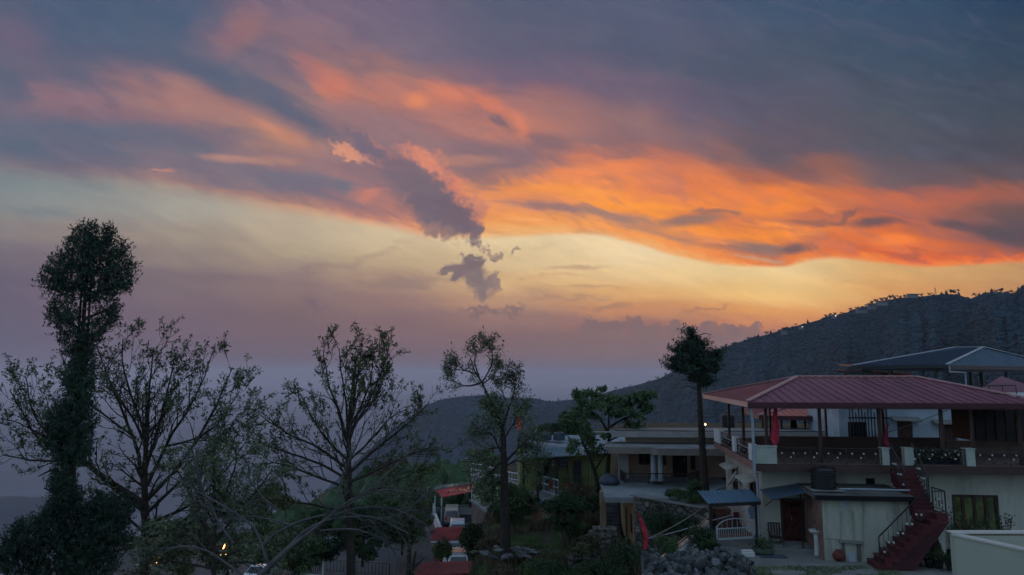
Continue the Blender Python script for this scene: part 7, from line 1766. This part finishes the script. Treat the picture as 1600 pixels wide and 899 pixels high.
# bare stump with two prongs near the road
t, b = tree_root(640, 905, 40, 'bare_sapling', 'dark bare stem with a broken side prong beside the weathered red shed')
mb = MB(); mb.tube(rel([(638,905),(639,870),(640,845),(641,820)], b, 40), [.14,.12,.09,.03], 7); mb.tube(rel([(644,905),(646,880),(650,862)], b, 40), [.1,.08,.05], 6); mb.tube(rel([(644,890),(655,880),(664,872)], b, 40), [.06,.05,.02], 6); mb.build('trunk', BARK, t)
SH = [(1034,850,35.0,2.0,1.9,L_DRK,'large dark bush against the rubble retaining wall'),(1075,835,34.2,1.5,1.1,L_DRK,'smaller bush right of the big bush on the retaining wall'),
 (1084,788,34.2,1.1,1.15,L_MID,'bright leafy shrub beside the foot of the tall bare trunk'),(1062,780,35.2,1.3,.5,L_MID,'low shrub on top of the retaining wall below the railing'),(1095,862,27.3,1.0,1.2,L_DRK,'dark shrub between the panels of the ramp parapet'),(1040,872,25.8,.9,.9,L_MID,'light green shrub left of the stone pile'),(1112,866,26.2,.7,.6,L_DRK,'small shrub just behind the top of the stone pile'),
 (908,872,36,1.2,.8,L_OLV,'yellowish shrub on the garden steps'),(926,858,37,1.2,.8,L_BRN,'dry brown shrub left of the platform wall'),(868,905,33,2.0,.8,L_DRK,'dark shrub at the bottom of the garden'),(840,888,35,1.4,.4,L_MID,'low weeds along the garden edge'),(822,866,40,1.0,.5,L_BRN,'dry twiggy shrub right of the forked trunk'),
 (768,872,41,1.6,1.3,L_BRN,'dry shrub between the round conifer and the forked trunk'),(782,903,33,1.6,.6,L_BRN,'brown weeds at the bottom edge below the forked tree'),(800,800,48,2.6,2.2,L_MID,'leafy bush under the railed walkway'),(872,806,48,2.6,1.5,L_DRK,'dark hedge like bush beside the garden hut'),(910,800,47,2.4,2.2,L_BRN,'brown hanging shrub under the deck of the green house'),
 (928,800,43,1.2,1.2,L_DRK,'dark climber on the left pier of the tan house'),(950,905,30.5,2.2,1.0,L_DRK,'dark undergrowth below the platform wall'),(985,893,27,1.8,1.3,L_DRK,'dark plants at the left end of the stone pile'),(915,838,43,1.2,.7,L_OLV,'light shrub under the lone garden tree'),(922,899,31,1.3,.6,L_OLV,'yellow green weeds at the bottom left of the platform'),
 (690,880,56,1.6,2.4,L_OLV,'climbing plants on the left side wall of the kiosk')]
for px, py, Y, w_, h_, m, lb in SH: shrub(px, py, Y, w_, h_, lb, m, .0028*Y, int(2600+500*w_), lump=9)
# log and stone ring at the forked trunk
t = thing('stone_ring', 'ring of flat grey stones round the foot of the forked tree', 'stones', loc=at(789,866,37.6)); rg_ = np.random.default_rng(12)
for i in range(26):
    a_ = rg_.random()*6.28; r = .5+1.1*rg_.random(); o = bpy.data.objects.new('stone', rocks[i%9]); C.objects.link(o); o.parent = t; o.location = (cos(a_)*r, sin(a_)*r*.7, .1*rg_.random()+.5*max(0,1-r)); o.scale = (.34,.26,.09); o.rotation_euler = (rg_.normal()*.15, rg_.normal()*.15, rg_.random()*6)
# garden steps along the left of the tan house
t = thing('garden_steps', 'rough stone steps climbing from the garden to the platform', 'steps', loc=at(905,872,37)); o_ = t.location; mb = MB()
for i in range(8):
    p = at(903+i*5.5, 872-i*6.6, 37+i*.25)-o_; mb.box(p.x-.5, p.x+.75, p.y-.3, p.y+.6, p.z-.5, p.z)
mb.build('step_stones', STONEW, t)
# grass: garden lawn, yard verge and tufts on the banks
def grass(name, n, xr, yr, h, m, seed, cond=None):
    rg_ = np.random.default_rng(seed); x = xr[0]+(xr[1]-xr[0])*rg_.random(n); y = yr[0]+(yr[1]-yr[0])*rg_.random(n)
    if cond is not None: k = cond(x, y); x, y = x[k], y[k]
    z = ground_z(x, y); n = len(x); hh_ = h*(.5+rg_.random(n)); a_ = rg_.random(n)*6.28; w = .035*(1+rg_.random(n)); lean = rg_.normal(size=(n,2))*.3
    b_ = np.stack([x, y, z-.05], 1); s = np.stack([np.cos(a_)*w, np.sin(a_)*w, 0*w], 1); tp = b_+np.stack([lean[:,0]*hh_, lean[:,1]*hh_, hh_+.05], 1)
    V = np.stack([b_-s, b_+s, tp], 1).reshape(-1,3); F = np.arange(3*n).reshape(n,3); return struct(npmesh(name, V, F, m), 'stuff')
patch = lambda x, y: vnoise(x*.9, y*.9, 5) > .35
grass('grass', 60000, (-3,7), (30,50), .22, L_GRS, 1, patch)
grass('yard_grass', 26000, (6.2,14), (24.3,26.4), .12, L_GRS, 2, lambda x, y: (vnoise(x*1.6, y*1.6, 8) > .45))
grass('bank_grass', 60000, (-12,8), (24,62), .5, L_BRN, 3, lambda x, y: (vnoise(x*.5, y*.5, 15) > .5) & ~((x < -3.9) & (y > 53)))
grass('slope_weeds', 40000, (-70,-4), (30,130), .7, L_OLV, 4, lambda x, y: ~((x < -4) & (y > 53) & (y < 92) & (x > -50)))
# undergrowth on the far spur
rg_ = np.random.default_rng(77); n = 11000; yy = 92+300*rg_.random(n)**1.5; xx = -.32*yy+(.9*yy)*rg_.random(n); zz_ = ground_z(xx, yy)
k = (zz_ > -.32*yy) & (xx < -.03*yy)
struct(crowns('slope_woodland', np.stack([xx,yy,zz_+1.0],1)[k], (1.0+2.0*rg_.random(n))[k], L_DRK, rg_), 'stuff')
